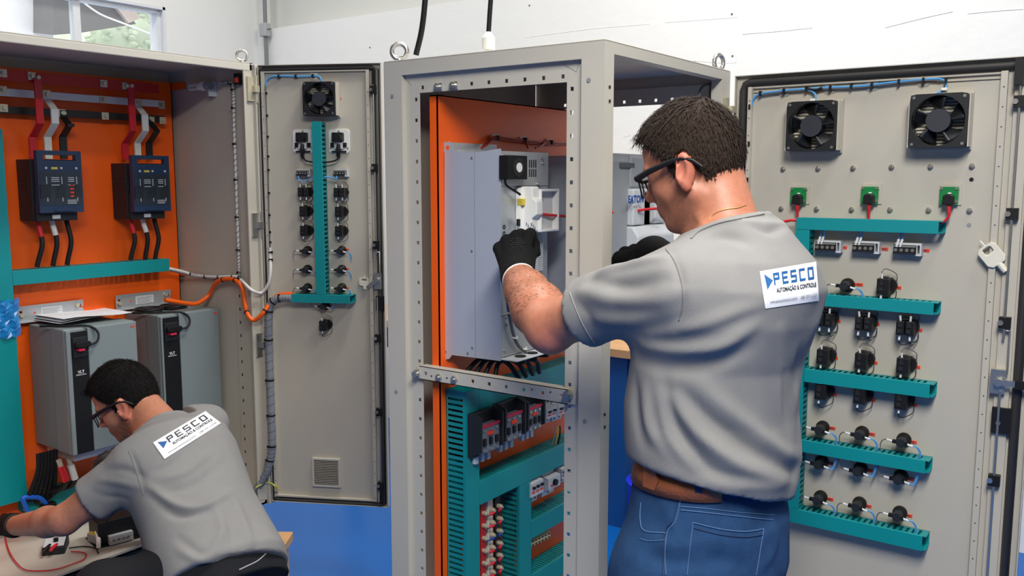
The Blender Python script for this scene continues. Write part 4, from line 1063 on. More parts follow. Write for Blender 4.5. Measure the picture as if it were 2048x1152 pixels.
# ---------------------------------------------------------- the two grey drives
LOGOW = mat('logo_white', srgb(215, 218, 220), .5)
def big_drive(label, fa, fb, fc_, XFd, strip, extra):
    A = onL(*fa, XFd); B = onL(*fb, XFd); Cc = onL(*fc_, XFd)
    y0, y1 = A[1], B[1]; z1 = (A[2] + B[2]) / 2; z0 = Cc[2]; w, h = y1 - y0, z1 - z0; dp = XFd - PL
    f = thing('frequency_drive', label, 'drive', (PL, (y0 + y1) / 2, z0), R90, 'large grey drives in the left cabinet')
    m = MB(); m.box(-w / 2 + .006, -dp * .62, -.0, w / 2 - .006, -.012, h - .004); m.build('heatsink_body', DRGREY, f, .003)
    m = MB(); m.box(-w / 2, -dp + .012, .0, w / 2, -dp * .62 - .002, h); m.build('body', DRGREY, f, .005)
    s0_, s1_ = strip
    m = MB(); m.box(-w / 2 + .002, -dp, .0, -w / 2 + w * s0_, -dp + .012, h - .004); m.build('front_edge', DRGREY, f, .003)
    m = MB(); m.box(-w / 2 + w * s1_, -dp, .0, w / 2, -dp + .012, h - .002); m.build('front_cover', DRGREY, f, .003)
    m = MB(); m.box(-w / 2 + w * s0_, -dp + .003, .0, -w / 2 + w * s1_, -dp + .012, h - .012); bs = m.build('black_strip', BLACK, f)
    xs = -w / 2 + w * (s0_ + s1_) / 2; sw2 = w * (s1_ - s0_)
    m = MB(); m.box(xs - sw2 * .42, -dp - .002, h - .1, xs + sw2 * .42, -dp + .004, h - .03); m.build('display_bay', DARK, f, .002)
    m = MB(); m.prism(rrect(sw2 * .9, .02, .008, 4, xs + .004, h - .055), -dp - .02, -dp); m.build('plug', BLACK, f, .002)
    pts = [(xs + sw2 * .4, -dp - .016, h - .058), (xs + sw2 * .85, -dp - .02, h - .05), (xs + sw2 * 1.0, -dp - .012, h - .02), (xs + sw2 * .6, -dp + .004, h + .004), (xs - sw2 * .4, -dp + .05, h + .006), (xs - sw2 * 1.2, -dp + .12, h + .006)]
    m = MB(); m.tube(spline(pts, 6), .004, 8); m.build('cord', BLACK, f)
    m = MB(); m.box(xs - sw2 * .25, -dp - .0215, h - .075, xs + sw2 * .1, -dp - .001, h - .068); m.build('red_badge', PINK, f)
    text_mesh('VLT', .014, LOGOW, 'logo_text', f, Matrix.Translation(Vector((xs, -dp + .002, h * .645))) @ TXT, .0004, 'CENTER')
    text_mesh('HVAC Drive', .0068, LOGOW, 'logo_text', f, Matrix.Translation(Vector((xs, -dp + .002, h * .628))) @ TXT, .0002, 'CENTER')
    m = MB(); m.box(w / 2 - .022, -dp - .001, h - .022, w / 2 - .008, -dp, h - .016); m.build('orange_marker', TAG, f)
    # galvanised mounting bracket above
    m = MB(); m.plate(-w / 2 - .03, w / 2 - .05, h + .004, h + .062, -.012, -.008, [(-w / 2 - .022, -w / 2 - .012, h + .03, h + .045), (w / 2 - .066, w / 2 - .058, h + .034, h + .046)]); m.box(-w / 2 - .03, -.03, h + .004, w / 2 - .05, -.008, h + .006)
    br = m.build('bracket', GALV, f)
    m = MB(); m.box(-w * .3, -.0135, h + .018, w * .0, -.012, h + .05); m.build('rating_plate', LGREY, f)
    m = MB()
    for k in range(5): m.box(-w * .28, -.0142, h + .022 + k * .005, -w * .03 - .01 * (k % 2), -.0134, h + .0235 + k * .005)
    m.build('plate_print', INKG, f)
    for bx_, bz_ in ((w / 2 - .075, h + .044), (-w / 2 - .017, h + .03)):
        m = MB(); m.cyl((bx_, -.012, bz_), (bx_, -.021, bz_), .008, n=6); m.build('bolt', BRASS, f)
    for xx in (-w * .38, w * .3):
        m = MB(); m.cyl((xx, -.0125, h + .034), (xx, -.0115, h + .034), .004, n=8); m.build('red_dot', TAG, f)
    # connection terminals below
    m = MB(); m.box(-w / 2 + .02, -dp + .03, -.03, w / 2 - .02, -.06, 0); m.build('terminal_tray', GALV, f)
    return f, y0, y1, z0, z1
dr1 = big_drive('nearer grey drive with papers lying on top, left cabinet', (130, 662), (272, 640), (272, 880), -2.95, (.07, .30), 0)
dr2 = big_drive('farther grey drive with open fans on top, left cabinet', (320, 632), (437, 616), (437, 830), -2.97, (.04, .31), 1)
# fans on top of the second drive
f, y0, y1, z0, z1 = dr2
w = y1 - y0; h = z1 - z0
for k in range(2):
    m = MB(); cx = -w * .3 + k * w * .42
    m.torus((cx, -.1, h + .008), (0, 0, 1), .05, .005); m.cyl((cx, -.1, h + .002), (cx, -.1, h + .011), .018, n=16)
    for q in range(6):
        a = q * math.pi / 3; m.tube([(cx + .016 * math.cos(a), -.1 + .016 * math.sin(a), h + .008), (cx + .05 * math.cos(a + .5), -.1 + .05 * math.sin(a + .5), h + .008)], .003, 6)
    fo = m.build('top_fan', BLACK, f)
    m = MB(); m.cyl((cx, -.1, h + .001), (cx, -.1, h + .004), .046, n=24); m.build('fan_disc', GALV, f)
# paper sheets on the first drive
f, y0, y1, z0, z1 = dr1
pz = z1 + .008
P = [onp(x, y, 'z', pz) for x, y in ((56, 638), (185, 618), (258, 632), (120, 650))]
pap = thing('paper_sheets', 'white printed sheets lying on top of the nearer grey drive', 'paper', tuple(P[0]))
for k in range(3):
    m = MB(); nu, nv = 8, 6; v = []
    for i in range(nu + 1):
        for j in range(nv + 1):
            u, t = i / nu, j / nv
            p = (1 - u) * (1 - t) * P[0] + u * (1 - t) * P[3] + u * t * P[2] + (1 - u) * t * P[1]
            p = p + np.array([.006 * k, .004 * k, .004 * k + .010 * math.sin(2.4 * t + .6 * k) ** 2 + .004 * u])
            v.append(tuple(p - P[0]))
    n0 = len(v)
    fs = [(i * (nv + 1) + j, (i + 1) * (nv + 1) + j, (i + 1) * (nv + 1) + j + 1, i * (nv + 1) + j + 1) for i in range(nu) for j in range(nv)]
    m.add(v + [(x, y, z - .0006) for x, y, z in v], fs + [tuple(n0 + q for q in f_[::-1]) for f_ in fs], True); m.build('sheet', PAPER, pap)
# cables beneath the drives: lugs with red and white sleeves, dark bundle
for k, (a, b, cl, nm) in enumerate((((118, 922), (132, 962), RED, 'red sleeved'), ((138, 920), (150, 958), WPAINT, 'white sleeved'))):
    P0 = onL(*a, -3.02); P1 = onL(*b, -3.02)
    c = thing('power_cable', f'{nm} cable lug below the nearer grey drive', 'cable', tuple(P1), 0, 'cables below the nearer drive')
    D_ = P0 - P1
    m = MB(); m.cyl((0, 0, 0), tuple(D_ * .75), .012, n=12); m.build('colour_sleeve', cl, c)
    m = MB(); m.cyl(tuple(D_ * .75), tuple(D_ * 1.05), .009, n=12); m.build('lug', BRASS, c)
    m = MB(); m.tube(spline([(0, 0, 0), (-.03, 0, -.03), (-.08, -.02, -.05), (-.12, -.05, -.09)], 5), .01, 8); m.build('cable', BLACK, c)
c0_ = onL(95, 920, -3.08)
c = thing('cable_bundle', 'dark bundle of cables dropping behind the nearer grey drive', 'cable', tuple(c0_))
for k in range(6):
    p = [(0, .012 * k - .03, .03), (.0, .012 * k - .035, -.03), (-.01, .016 * k - .055, -.09), (-.03, .018 * k - .07, -.14)]
    m = MB(); m.tube(spline(p, 5), .008, 8); m.build('cable', BLACK, c)
# ---------------------------------------------------------- lamp, hoses and looms on the side wall
q0 = onp(398, 173, 'y', WY - .03)
cf = thing('tube_lamp', 'compact white tube lamp inside the left cabinet top', 'lamp', tuple(q0))
m = MB(); 
for dz in (-.008, .008): m.cyl((-.06, 0, dz), (0.0, 0, dz), .006, n=10)
m.ball((-.06, 0, 0), .0135, 10, 8, (.45, .5, 1)); m.build('tube', mat('frosted_tube', srgb(210, 212, 212), .3), cf)
m = MB(); m.cyl((0, 0, 0), (.022, 0, 0), .013, .018, 16); m.cyl((.022, 0, 0), (.045, 0, 0), .018, n=16); m.build('ballast', WHITE, cf)
m = MB(); m.cyl((.045, 0, 0), (.072, 0, 0), .016, .015, 16); m.build('socket', MGREY, cf)
m = MB(); m.box(.06, -.004, -.04, .066, .03, .015); m.build('bracket', LGREY, cf)
q = onp(477, 158, 'y', WY - .02); sw_t = thing('door_switch', 'small black door switch with red tag at the cabinet corner', 'switch', tuple(q))
m = MB(); m.box(-.014, -.012, -.02, .014, .02, .02); m.build('body', BLACK, sw_t, .002); m = MB(); m.box(-.004, -.014, -.014, .012, -.012, .004); m.build('red_tag', TAG, sw_t)
def loom(name, label, pts, r, mt, ties, tr=None, n=6, cat='cable', helix=None, tie_mat=BLACK):
    f = thing(name, label, cat, tuple(pts[0]))
    sp = spline(rel(pts, pts[0]), n)
    m = MB(); m.tube(sp, r, 10); m.build('sheath', mt, f)
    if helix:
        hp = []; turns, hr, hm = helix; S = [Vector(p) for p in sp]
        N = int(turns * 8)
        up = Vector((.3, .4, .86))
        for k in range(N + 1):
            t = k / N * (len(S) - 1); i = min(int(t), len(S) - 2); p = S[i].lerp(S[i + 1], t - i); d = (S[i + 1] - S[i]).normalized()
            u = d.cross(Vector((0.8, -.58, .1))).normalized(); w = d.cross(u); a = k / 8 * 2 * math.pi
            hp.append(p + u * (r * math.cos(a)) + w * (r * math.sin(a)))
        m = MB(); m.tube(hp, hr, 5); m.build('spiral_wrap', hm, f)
    for t in ties:
        i = t if isinstance(t, int) else int(t * (len(sp) - 1)); i = max(1, min(i, len(sp) - 2))
        d = (Vector(sp[i + 1]) - Vector(sp[i - 1])).normalized(); p = Vector(sp[i])
        m = MB(); m.cyl(p - d * .003, p + d * .003, r * 1.12, n=12); m.cb(p + Vector((.004, -.004, 0)) + d.cross(Vector((.8, -.58, 0))) * r, .006, .006, .008); m.build('cable_tie', tie_mat, f)
    return f
yw = WY - .015
P = [onp(x, y, 'y', yw) for x, y in ((440, 166), (458, 165), (465, 170), (467, 190), (468, 250), (471, 330), (474, 420), (477, 500), (478, 545), (475, 556), (462, 557), (440, 556), (415, 555))]
P += [onp(*p, 'y', yw - .02) for p in ((385, 550),)] + [onL(362, 545, -3.16), onL(340, 540, -3.16)]
WSP = mat('white_spiral', srgb(214, 214, 212), .45)
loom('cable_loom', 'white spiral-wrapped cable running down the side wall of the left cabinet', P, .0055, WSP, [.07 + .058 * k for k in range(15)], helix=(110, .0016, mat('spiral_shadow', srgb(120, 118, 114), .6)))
P = [onL(338, 537, -3.15), onL(365, 543, -3.13)] + [onp(x, y, 'y', yw - .012) for x, y in ((392, 551), (430, 554), (470, 553), (482, 560))] + [ldw(*ld(x, y, .06), .06) for x, y in ((503, 580),)] + [ldw(*ld(x, y, .02), .02) for x, y in ((522, 586), (536, 570), (541, 545))] + [ldw(*ld(x, y, .004), .004) for x, y in ((541, 515), (540, 495))]
loom('cable_loom', "white cable looping from the left cabinet onto its door", P, .0062, WSP, [.24, .3, .36, .41, .45, .9, .96])
P = [ldw(*ld(x, y, .005), .005) for x, y in ((540, 495), (538, 430), (536, 340), (534, 260), (531, 172))]
loom('thin_cable', "thin dark cable tied up the hinge edge of the left cabinet's door", P, .0026, GREYW, [.04 + .115 * k for k in range(9)])
P = [onL(330, 600, -3.0), onL(375, 607, -3.0), onL(396, 606, -3.0)] + [onp(x, y, 'y', yw - .02) for x, y in ((418, 590), (430, 568), (446, 559), (470, 560), (484, 575), (489, 605))] + [ldw(*ld(x, y, .06), .06) for x, y in ((497, 632), (510, 640), (527, 625))] + [ldw(*ld(x, y, .03), .03) for x, y in ((545, 600), (560, 590), (586, 588))]
loom('orange_conduit', 'orange flexible conduit sagging between the farther drive and the door', P, .0085, WIREO, [.36, .44, .62, .8], cat='conduit')
P = [ldw(*ld(x, y, .035), .035) for x, y in ((584, 596), (565, 596), (550, 600), (540, 612), (537, 640))] + [ldw(*ld(x, y, .02), .02) for x, y in ((538, 700), (540, 760), (542, 820), (544, 880), (542, 910), (535, 940), (522, 965), (508, 985))]
loom('spiral_hose', "thick grey spiral hose hanging along the hinge side of the left door", P, .0145, GHOSE, [.12, .2, .3, .4, .5, .6, .7, .78], cat='hose', helix=(42, .002, mat('hose_groove', srgb(104, 108, 116), .6)))
P = [onp(512, 975, 'x', LX1 + .02)] + [ldw(*ld(x, y, .01), .01) for x, y in ((530, 966), (545, 968), (553, 978))]
f = loom('earth_wire', 'yellow green earth wire at the foot of the left door', P, .003, mat('yellow_green', srgb(190, 196, 90), .5), [], cat='wire')
q = np.array(P[-1]) - np.array(P[0]); m = MB(); m.cb(q, .014, .01, .02); m.build('lug', STEEL, f); m = MB(); m.cb(q + np.array([.006, -.004, .008]), .014, .004, .012); m.build('yellow_label', YELLOW, f)
# ================================================================== inside the middle cabinet
def onC(x, y, xp): return onp(x, y, 'x', xp)
YD = Y0 + .052
dxl = onp(888, 500, 'y', YD)[0]; dxf = onp(1001, 500, 'y', YD)[0]
yd1 = onC(1096, 500, dxf)[1]
zt_ = (onp(1000, 298, 'y', YD)[2]); zb_ = onp(1001, 721, 'y', YD)[2]
zbl = onp(890, 716, 'y', YD)[2]; zlt = onp(892, 284, 'y', YD)[2]
od = np.array([PX_, (YD + yd1) / 2, zb_])
d1 = thing('open_drive', 'silver drive with its front cover removed that the standing man works on', 'drive', tuple(od))
mo = lambda: MB(Matrix.Translation(Vector(-od)))
# near cheek plate with lug and feet
def yz(px_, py_): q = onp(px_, py_, 'y', YD); return (q[0], q[2])
cheek = [yz(889, 286), yz(898, 283), yz(905, 290), yz(905, 303), yz(949, 305), yz(1001, 297), yz(1001, 722), yz(904, 710), yz(898, 718), yz(889, 719)]
m = mo(); m.prism(cheek, YD, YD + .0025); ck = m.build('cheek_plate', SILV, d1)
q = onp(895, 295, 'y', YD - .0006); m = mo(); m.cyl(q, q + np.array([0, .0008, 0]), .005, n=14); m.build('lug_hole', ORANGE, ck)
for x, y in ((944, 316), (944, 502), (945, 696), (936, 707), (892, 703)):
    q = onp(x, y, 'y', YD); m = mo(); m.cyl(q, q - np.array([0, .0015, 0]), .0032, n=10); m.build('screw', STEEL, ck)
m = mo(); q0, q1 = yz(949, 305), yz(952, 715); m.box(q0[0] - .0008, YD - .0005, q1[1], q0[0] + .0008, YD + .001, q0[1]); m.build('seam', MGREY, ck)
m = mo(); m.box(dxl + .012, YD + .003, zb_ + .01, dxf - .008, yd1, zt_ - .006); m.build('chassis', GALV, d1, .001)
m = mo(); m.box(dxl, YD, zt_ - .004, dxl + .004, yd1 + .01, zlt); m.box(dxl, YD + .05, zt_ - .004, dxl + .03, yd1 - .03, zt_ + .002); m.build('rear_flange', GALV, d1)
# front sheet, split in an upper and a lower plate
zsp = onC(1045, 625, dxf)[2]; zmid = onC(1045, 372, dxf)[2]
m = mo(); m.box(dxf - .004, YD + .004, zmid, dxf, yd1, zt_ - .004); m.build('upper_plate', GALV, d1, .001)
m = mo(); m.box(dxf - .006, YD + .004, zsp + .002, dxf - .002, yd1, zmid - .001); m.build('middle_plate', GALV, d1)
m = mo(); m.box(dxf - .004, YD + .004, zb_ + .006, dxf, yd1, zsp); m.build('lower_plate', GALV, d1, .001)
m = mo(); a, b = onC(1057, 318, dxf), onC(1074, 354, dxf)
for k in range(4):
    for j in range(2):
        yy = a[1] + (b[1] - a[1]) * (k + .3) / 4.2; z0_ = b[2] + (a[2] - b[2]) * (j * .52); m.box(dxf - .001, yy, z0_, dxf + .0004, yy + .004, z0_ + (a[2] - b[2]) * .44)
m.build('vent_slots', BLACK, d1)
for x, y in ((1007, 312), (1083, 317), (1075, 368), (1007, 322), (1010, 635), (1010, 650), (1008, 702), (1090, 683), (1084, 326)):
    q = onC(x, y, dxf); m = mo(); m.cyl(q, q + np.array([.005, 0, 0]), .0035, n=8); m.build('screw', STEEL, d1)
# its black cooling fan on the front
fa, fb = onC(1012, 310, dxf + .028), onC(1055, 359, dxf + .028)
yc, zc_ = (fa[1] + fb[1]) / 2, (fa[2] + fb[2]) / 2; fw, fh = abs(fb[1] - fa[1]), abs(fa[2] - fb[2])
m = mo(); m.box(dxf, yc - fw * .38, zc_ - fh / 2, dxf + .028, yc + fw / 2, zc_ + fh / 2); fo = m.build('fan_box', BLACK, d1, .002)
m = mo(); m.cyl((dxf + .028, yc + fw * .06, zc_), (dxf + .0295, yc + fw * .06, zc_), fh * .4, n=24); m.build('fan_rotor', DARK, d1)
m = mo(); m.cyl((dxf + .0295, yc + fw * .08, zc_), (dxf + .031, yc + fw * .08, zc_), fh * .2, n=20); m.build('fan_sticker', WHITE, d1)
pts = [(dxf + .012, yc - fw * .3, zc_ - fh * .5), (dxf + .014, yc - fw * .24, zc_ - fh * .75), tuple(onC(1033, 384, dxf + .02)), tuple(onC(1040, 389, dxf + .035))]
m = mo(); m.tube(spline(pts, 6), .0028, 8); m.build('fan_lead', BLACK, d1)
# white control unit
XW = dxf + .04
a, b = onC(1034, 373, dxf), onC(1080, 470, XW)
ya = a[1]; yb = onC(1078, 420, XW)[1]; ye = onC(1115, 420, XW)[1]
zt2 = onC(1060, 373, XW)[2]; zb2 = onC(1060, 463, XW)[2]; zm2 = onC(1060, 438, XW)[2]
m = mo(); m.prism([(dxf, zt2), (XW - .004, zt2), (XW, zt2 - .004), (XW, zm2 + .05), (XW + .012, zm2 + .04), (XW + .012, zm2 + .01), (XW - .002, zm2), (XW - .002, zb2), (dxf, zb2)], ya + .006, yb, 'xz'); cu_ = m.build('control_unit', WHITE, d1, .002)
m = mo(); m.box(dxf - .001, ya - .004, zb2 - .0, dxf + .012, ya + .006, zt2 - .004); m.build('control_flange', WHITE, d1, .001)
zf1 = onC(1096, 378, XW)[2]; zf0 = onC(1096, 463, XW)[2]
m = mo(); m.plate(yb, ye, zf0, zf1, XW - .012, XW + .006, [(yb + .006, ye - .006, zf0 + .006, zf1 - .006)], 'yz'); m.build('keypad_frame', WHITE, d1, .002)
m = mo(); m.box(XW - .016, yb, zf0, XW - .011, ye, zf1); m.build('keypad_bay', LGREY, d1)
m = mo(); m.box(XW - .011, yb + .006, zf0 + .03, XW - .006, yb + .02, zf0 + .034); m.box(XW - .011, yb + .01, zf1 - .05, XW - .008, yb + .03, zf1 - .015); m.build('bay_detail', MGREY, d1)
q = onC(1044, 404, dxf + .014); m = mo(); m.box(dxf + .004, q[1] - .006, q[2] - .008, dxf + .02, q[1] + .008, q[2] + .008); m.build('yellow_connector', YELLOW, d1, .001)
q = onC(1037, 445, dxf + .012); m = mo(); m.box(dxf + .008, q[1] - .003, q[2] - .008, dxf + .014, q[1] + .005, q[2] + .008); m.build('dark_connector', BLACK, d1)
m = mo()
for k in range(6):
    q = onC(1053 + k * 3.4, 448 + (k % 3) * 4, XW - .0016); m.box(XW - .002, q[1] - .002, q[2] - .004, XW - .0012, q[1] + .002, q[2] + .003)
m.build('control_print', INKG, d1)
for x, y in ((1008, 454), (1008, 467)):
    q = onC(x, y, dxf - .002); m = mo(); m.torus(q, (1, 0, 0), .004, .0015, 14, 6); m.build('test_socket', BLACK, d1)
m = mo(); q = onC(1018, 452, dxf - .002)
for k in range(4): m.box(dxf - .0022, q[1], q[2] - .003 * k, dxf - .0016, q[1] + .008 - .002 * (k % 2), q[2] - .003 * k + .0012)
m.build('socket_print', INKG, d1)
# green and white terminal combs
a = onC(1056, 466, dxf + .012); b = onC(1066, 548, dxf + .012); c_ = onC(1086, 540, dxf + .012)
m = mo(); m.box(dxf, a[1], b[2], dxf + .012, b[1], a[2])
for k in range(14):
    z = b[2] + (a[2] - b[2]) * k / 14; m.box(dxf + .012, a[1] + .002, z, dxf + .018, b[1] - .001, z + .0045)
m.build('green_terminals', mat('bright_green', srgb(20, 150, 70), .5), d1)
m = mo(); m.box(dxf, b[1] + .001, c_[2], dxf + .01, c_[1], a[2])
for k in range(20):
    z = c_[2] + (a[2] - c_[2]) * k / 20; m.box(dxf + .01, b[1] + .004, z, dxf + .016, b[1] + .014, z + .0032); m.box(dxf + .01, b[1] + .02, z, dxf + .014, c_[1] - .003, z + .0032)
m.build('white_terminals', LGREY, d1)
# tied lead down the lower plate
pts = [onC(x, y, dxf + .012) for x, y in ((1014, 590), (1018, 625), (1026, 665), (1036, 690), (1055, 708), (1060, 712))]
m = mo(); m.tube(spline(pts, 6), .0042, 8); m.build('power_lead', GREYW, d1)
for x, y in ((1019, 627), (1029, 676), (1048, 698)):
    q = onC(x, y, dxf + .014); m = mo(); m.torus(q, (.2, .3, 1), .0055, .0016, 14, 6); m.cb(q + np.array([.002, .006, .001]), .004, .005, .005); m.build('cable_tie', WHITE, d1)
# gland plate at the foot
g = [onp(x, y, 'z', zb_ + .001) for x, y in ((1001, 722), (1060, 722), (1098, 712), (1086, 704), (1030, 706))]
m = mo(); m.box(dxf - .02, YD + .004, zb_ - .0, dxf + .045, yd1 + .02, zb_ + .004); m.build('gland_plate', LGREY, d1, .002)
for k in range(3):
    yy = YD + .05 + k * .05; m = mo(); m.cyl((dxf + .022, yy, zb_ - .012), (dxf + .022, yy, zb_ + .006), .014, n=16); m.build('grommet', BLACK, d1)
# black cables dropping under the drive
c = thing('cable_bundle', 'black cables curving under the open silver drive', 'cable', (dxf - .05, YD + .06, zb_ - .02))
for k in range(4):
    m = MB(); m.tube(spline([(-.08 + .03 * k, -.03, -.03), (-.05 + .02 * k, .0, .005), (0 + .015 * k, .03 + .02 * k, -.005), (.02, .06 + .03 * k, -.05)], 5), .006, 8); m.build('cable', BLACK, c)
# red wire from the open drive to the next one
X2 = -1.085
pts = [onC(1080, 428, XW - .008), onC(1110, 431, XW - .0), onC(1150, 433, XW + .01), onC(1190, 432, X2 + .02), onC(1226, 424, X2 + .05)]
c = thing('keypad_cable', 'red cable running from the open drive to the grey one', 'cable', tuple(pts[0])); m = MB(); m.tube(spline(rel(pts, pts[0]), 6), .0035, 8); m.build('cord', RED, c)
# second drive, closed, with grey cover
yA, yB2 = onC(1228, 420, X2)[1], onC(1345, 420, X2)[1]
yB2 = min(yB2, Y1 - .03)
z1_ = onC(1240, 306, X2)[2]; z0_ = onC(1120, 690, -1.2)[2]
o2 = np.array([PX_, (yA + yB2) / 2, z0_])
d2 = thing('covered_drive', 'grey drive with closed cover behind the post, near the man\'s face', 'drive', tuple(o2))
mo2 = lambda: MB(Matrix.Translation(Vector(-o2)))
ym = onC(1262, 400, X2)[1]
m = mo2(); m.box(PX_ + .01, yA, z0_ + .04, X2 - .05, yB2, z1_ - .005); m.build('body', SILV, d2, .003)
GC = mat('drive_cover_grey', srgb(150, 154, 158), .5); GL = mat('drive_cover_light', srgb(196, 200, 204), .45)
zc1 = z1_; zmid = onC(1260, 378, X2)[2]; zlow = onC(1255, 450, X2)[2]; zbot = onC(1255, 500, X2)[2]
m = mo2(); m.prism([(X2 - .05, z1_), (X2 - .014, z1_), (X2 - .006, z1_ - .02), (X2 - .006, z0_ + .12), (X2 - .05, z0_ + .1)], yA, yB2, 'xz'); m.build('front_cover', GC, d2, .004)
m = mo2(); m.prism([(X2 - .008, z1_ - .003), (X2 - .002, z1_ - .01), (X2 - .002, zmid + .006), (X2 - .008, zmid)], ym, yB2 - .004, 'xz'); m.build('upper_cover_panel', GC, d2, .003)
hy0, hy1 = onC(1282, 420, X2)[1], onC(1303, 420, X2)[1]; hz1, hz0 = onC(1290, 385, X2)[2], onC(1290, 450, X2)[2]
m = mo2(); m.plate(ym - .008, yB2 - .004, zlow - .002, zmid, X2 - .008, X2 + .012, [(hy0, hy1, hz0, hz1)], 'yz'); m.build('logo_panel', GL, d2, .004)
m = mo2(); m.box(X2 - .01, hy0 - .002, hz0, X2 - .006, hy1 + .002, hz1); m.build('grip_recess', DGREY, d2)
m = mo2(); m.prism([(X2 - .008, zlow - .004), (X2 + .012, zlow - .004), (X2 + .03, zlow - .03), (X2 + .03, zlow - .14), (X2 - .008, zlow - .15)], ym - .012, yB2 - .004, 'xz'); m.build('lower_cover_panel', GL, d2, .005)
a = onC(1240, 325, X2 - .004); b = onC(1268, 336, X2 - .004)
m = mo2(); m.box(X2 - .0062, a[1], b[2], X2 - .0015, b[1], a[2]); m.build('finger_slot', DGREY, d2, .001)
RX = Matrix(((0, 0, 1, 0), (1, 0, 0, 0), (0, 1, 0, 0), (0, 0, 0, 1)))   # text plane -> yz plane facing +x
EBLUE = mat('logo_blue', srgb(20, 70, 150), .5)
q = onC(1272, 405, X2 + .0125); wt = abs(onC(1287, 405, X2 + .0125)[1] - onC(1259, 405, X2 + .0125)[1])
text_mesh('EATON', wt / 3.0, EBLUE, 'logo_text', d2, Matrix.Translation(Vector(np.array([X2 + .0126, q[1], q[2]]) - o2)) @ RX, .0012, 'CENTER')
text_mesh('PowerXL', wt / 5.2, INKG, 'logo_text', d2, Matrix.Translation(Vector(np.array([X2 + .0126, q[1], q[2] - .014]) - o2)) @ RX, .0, 'CENTER')
c = thing('keypad_cable', 'red cable crossing the grey drive\'s grip beside the man\'s nose', 'cable', (X2, hy0, zmid)); pts = [onC(1276, 421, X2 + .014), onC(1300, 418, X2 + .03), onC(1340, 416, X2 + .05)]
o_ = np.array([X2, hy0, zmid]); m = MB(); m.tube(spline(rel(pts, o_), 5), .0035, 8); m.build('cord', RED, c)
# red-orange wire loom above the drives
pts = [onC(x, y, PX_ + .012) for x, y in ((966, 292), (980, 280), (992, 275), (1030, 279), (1047, 281), (1080, 285), (1100, 285), (1136, 287))]
WR = mat('red_orange_wire', srgb(170, 46, 22), .45)
lm = thing('wire_loom', 'red wires clipped to the orange plate above the open drive', 'cable', tuple(pts[0]))
for dz in (0, -.005):
    m = MB(); m.tube([(a, b + dz, c + dz) for a, b, c in spline(rel(pts, pts[0]), 5)], .003, 7); m.build('wire', WR, lm)
for p0, p1 in (((1047, 281), (1056, 296)), ((1090, 284), (1070, 296)), ((985, 278), (962, 296))):
    a, b = onC(*p0, PX_ + .012), onC(*p1, PX_ + .03); m = MB(); m.tube(spline(rel([a, (a + b) / 2 + np.array([.004, 0, -.002]), b], pts[0]), 4), .0026, 6); m.build('wire', WR, lm)
for x, y in ((990, 276), (1046, 280), (1098, 285)):
    q = onC(x, y, PX_ + .004) - pts[0]; m = MB(); m.cb(q, .006, .024, .02); m.build('adhesive_base', CLR2, lm); m = MB(); m.cb(q + np.array([.008, .0, 0]), .012, .006, .012); m.build('cable_tie', BLACK, lm)

# ---------------------------------------------------------- lower half: ducts
def cduct(label, w, d, loc, length, vertical=False, **k):
    return make_duct('wire_duct', 0, length, w, d, label, loc, R90, vertical, group='teal ducts inside the middle cabinet', **k)
YV = Y0 + .052
vxf = onp(931, 900, 'y', YV)[0]; vd = vxf - PX_
vy1 = onC(957, 900, vxf)[1]; vwid = vy1 - YV
zvt = onp(905, 780, 'y', YV)[2]
cduct('tall slotted teal duct at the near edge of the orange plate', vwid, vd, (PX_, (YV + vy1) / 2, .35), zvt - .35, True, pitch=.0142, slot=.0062)
def hduct(label, tl, tr, br, y0=None):
    z1 = (onC(*tl, vxf)[2] + onC(*tr, vxf)[2]) / 2; z0 = onC(*br, vxf)[2]
    ys = vy1 + .002 if y0 is None else y0
    cduct(label, z1 - z0, vd, (PX_, ys, (z0 + z1) / 2), Y1 - .05 - ys, pitch=.0125, slot=.0055)
    return z0, z1
hA = hduct('top horizontal teal duct below the open drive', (955, 783), (1128, 728), (1128, 769))
hB = hduct('horizontal teal duct below the three dark breakers', (957, 961), (1128, 892), (1128, 927))
v2a = onC(1038, 1000, vxf)[1]; v2b = onC(1061, 1000, vxf)[1]
cduct('second vertical teal duct beside the coloured busbars', v2b - v2a, vd, (PX_, (v2a + v2b) / 2, .35), hB[0] - .352, True, pitch=.0142, slot=.0062)
hD = hduct('small horizontal teal duct under the white breakers', (1062, 1041), (1128, 1010), (1128, 1039), v2b + .002)
hE = hduct('lowest visible teal duct in the middle cabinet', (1062, 1150), (1128, 1112), (1128, 1146), v2b + .002)
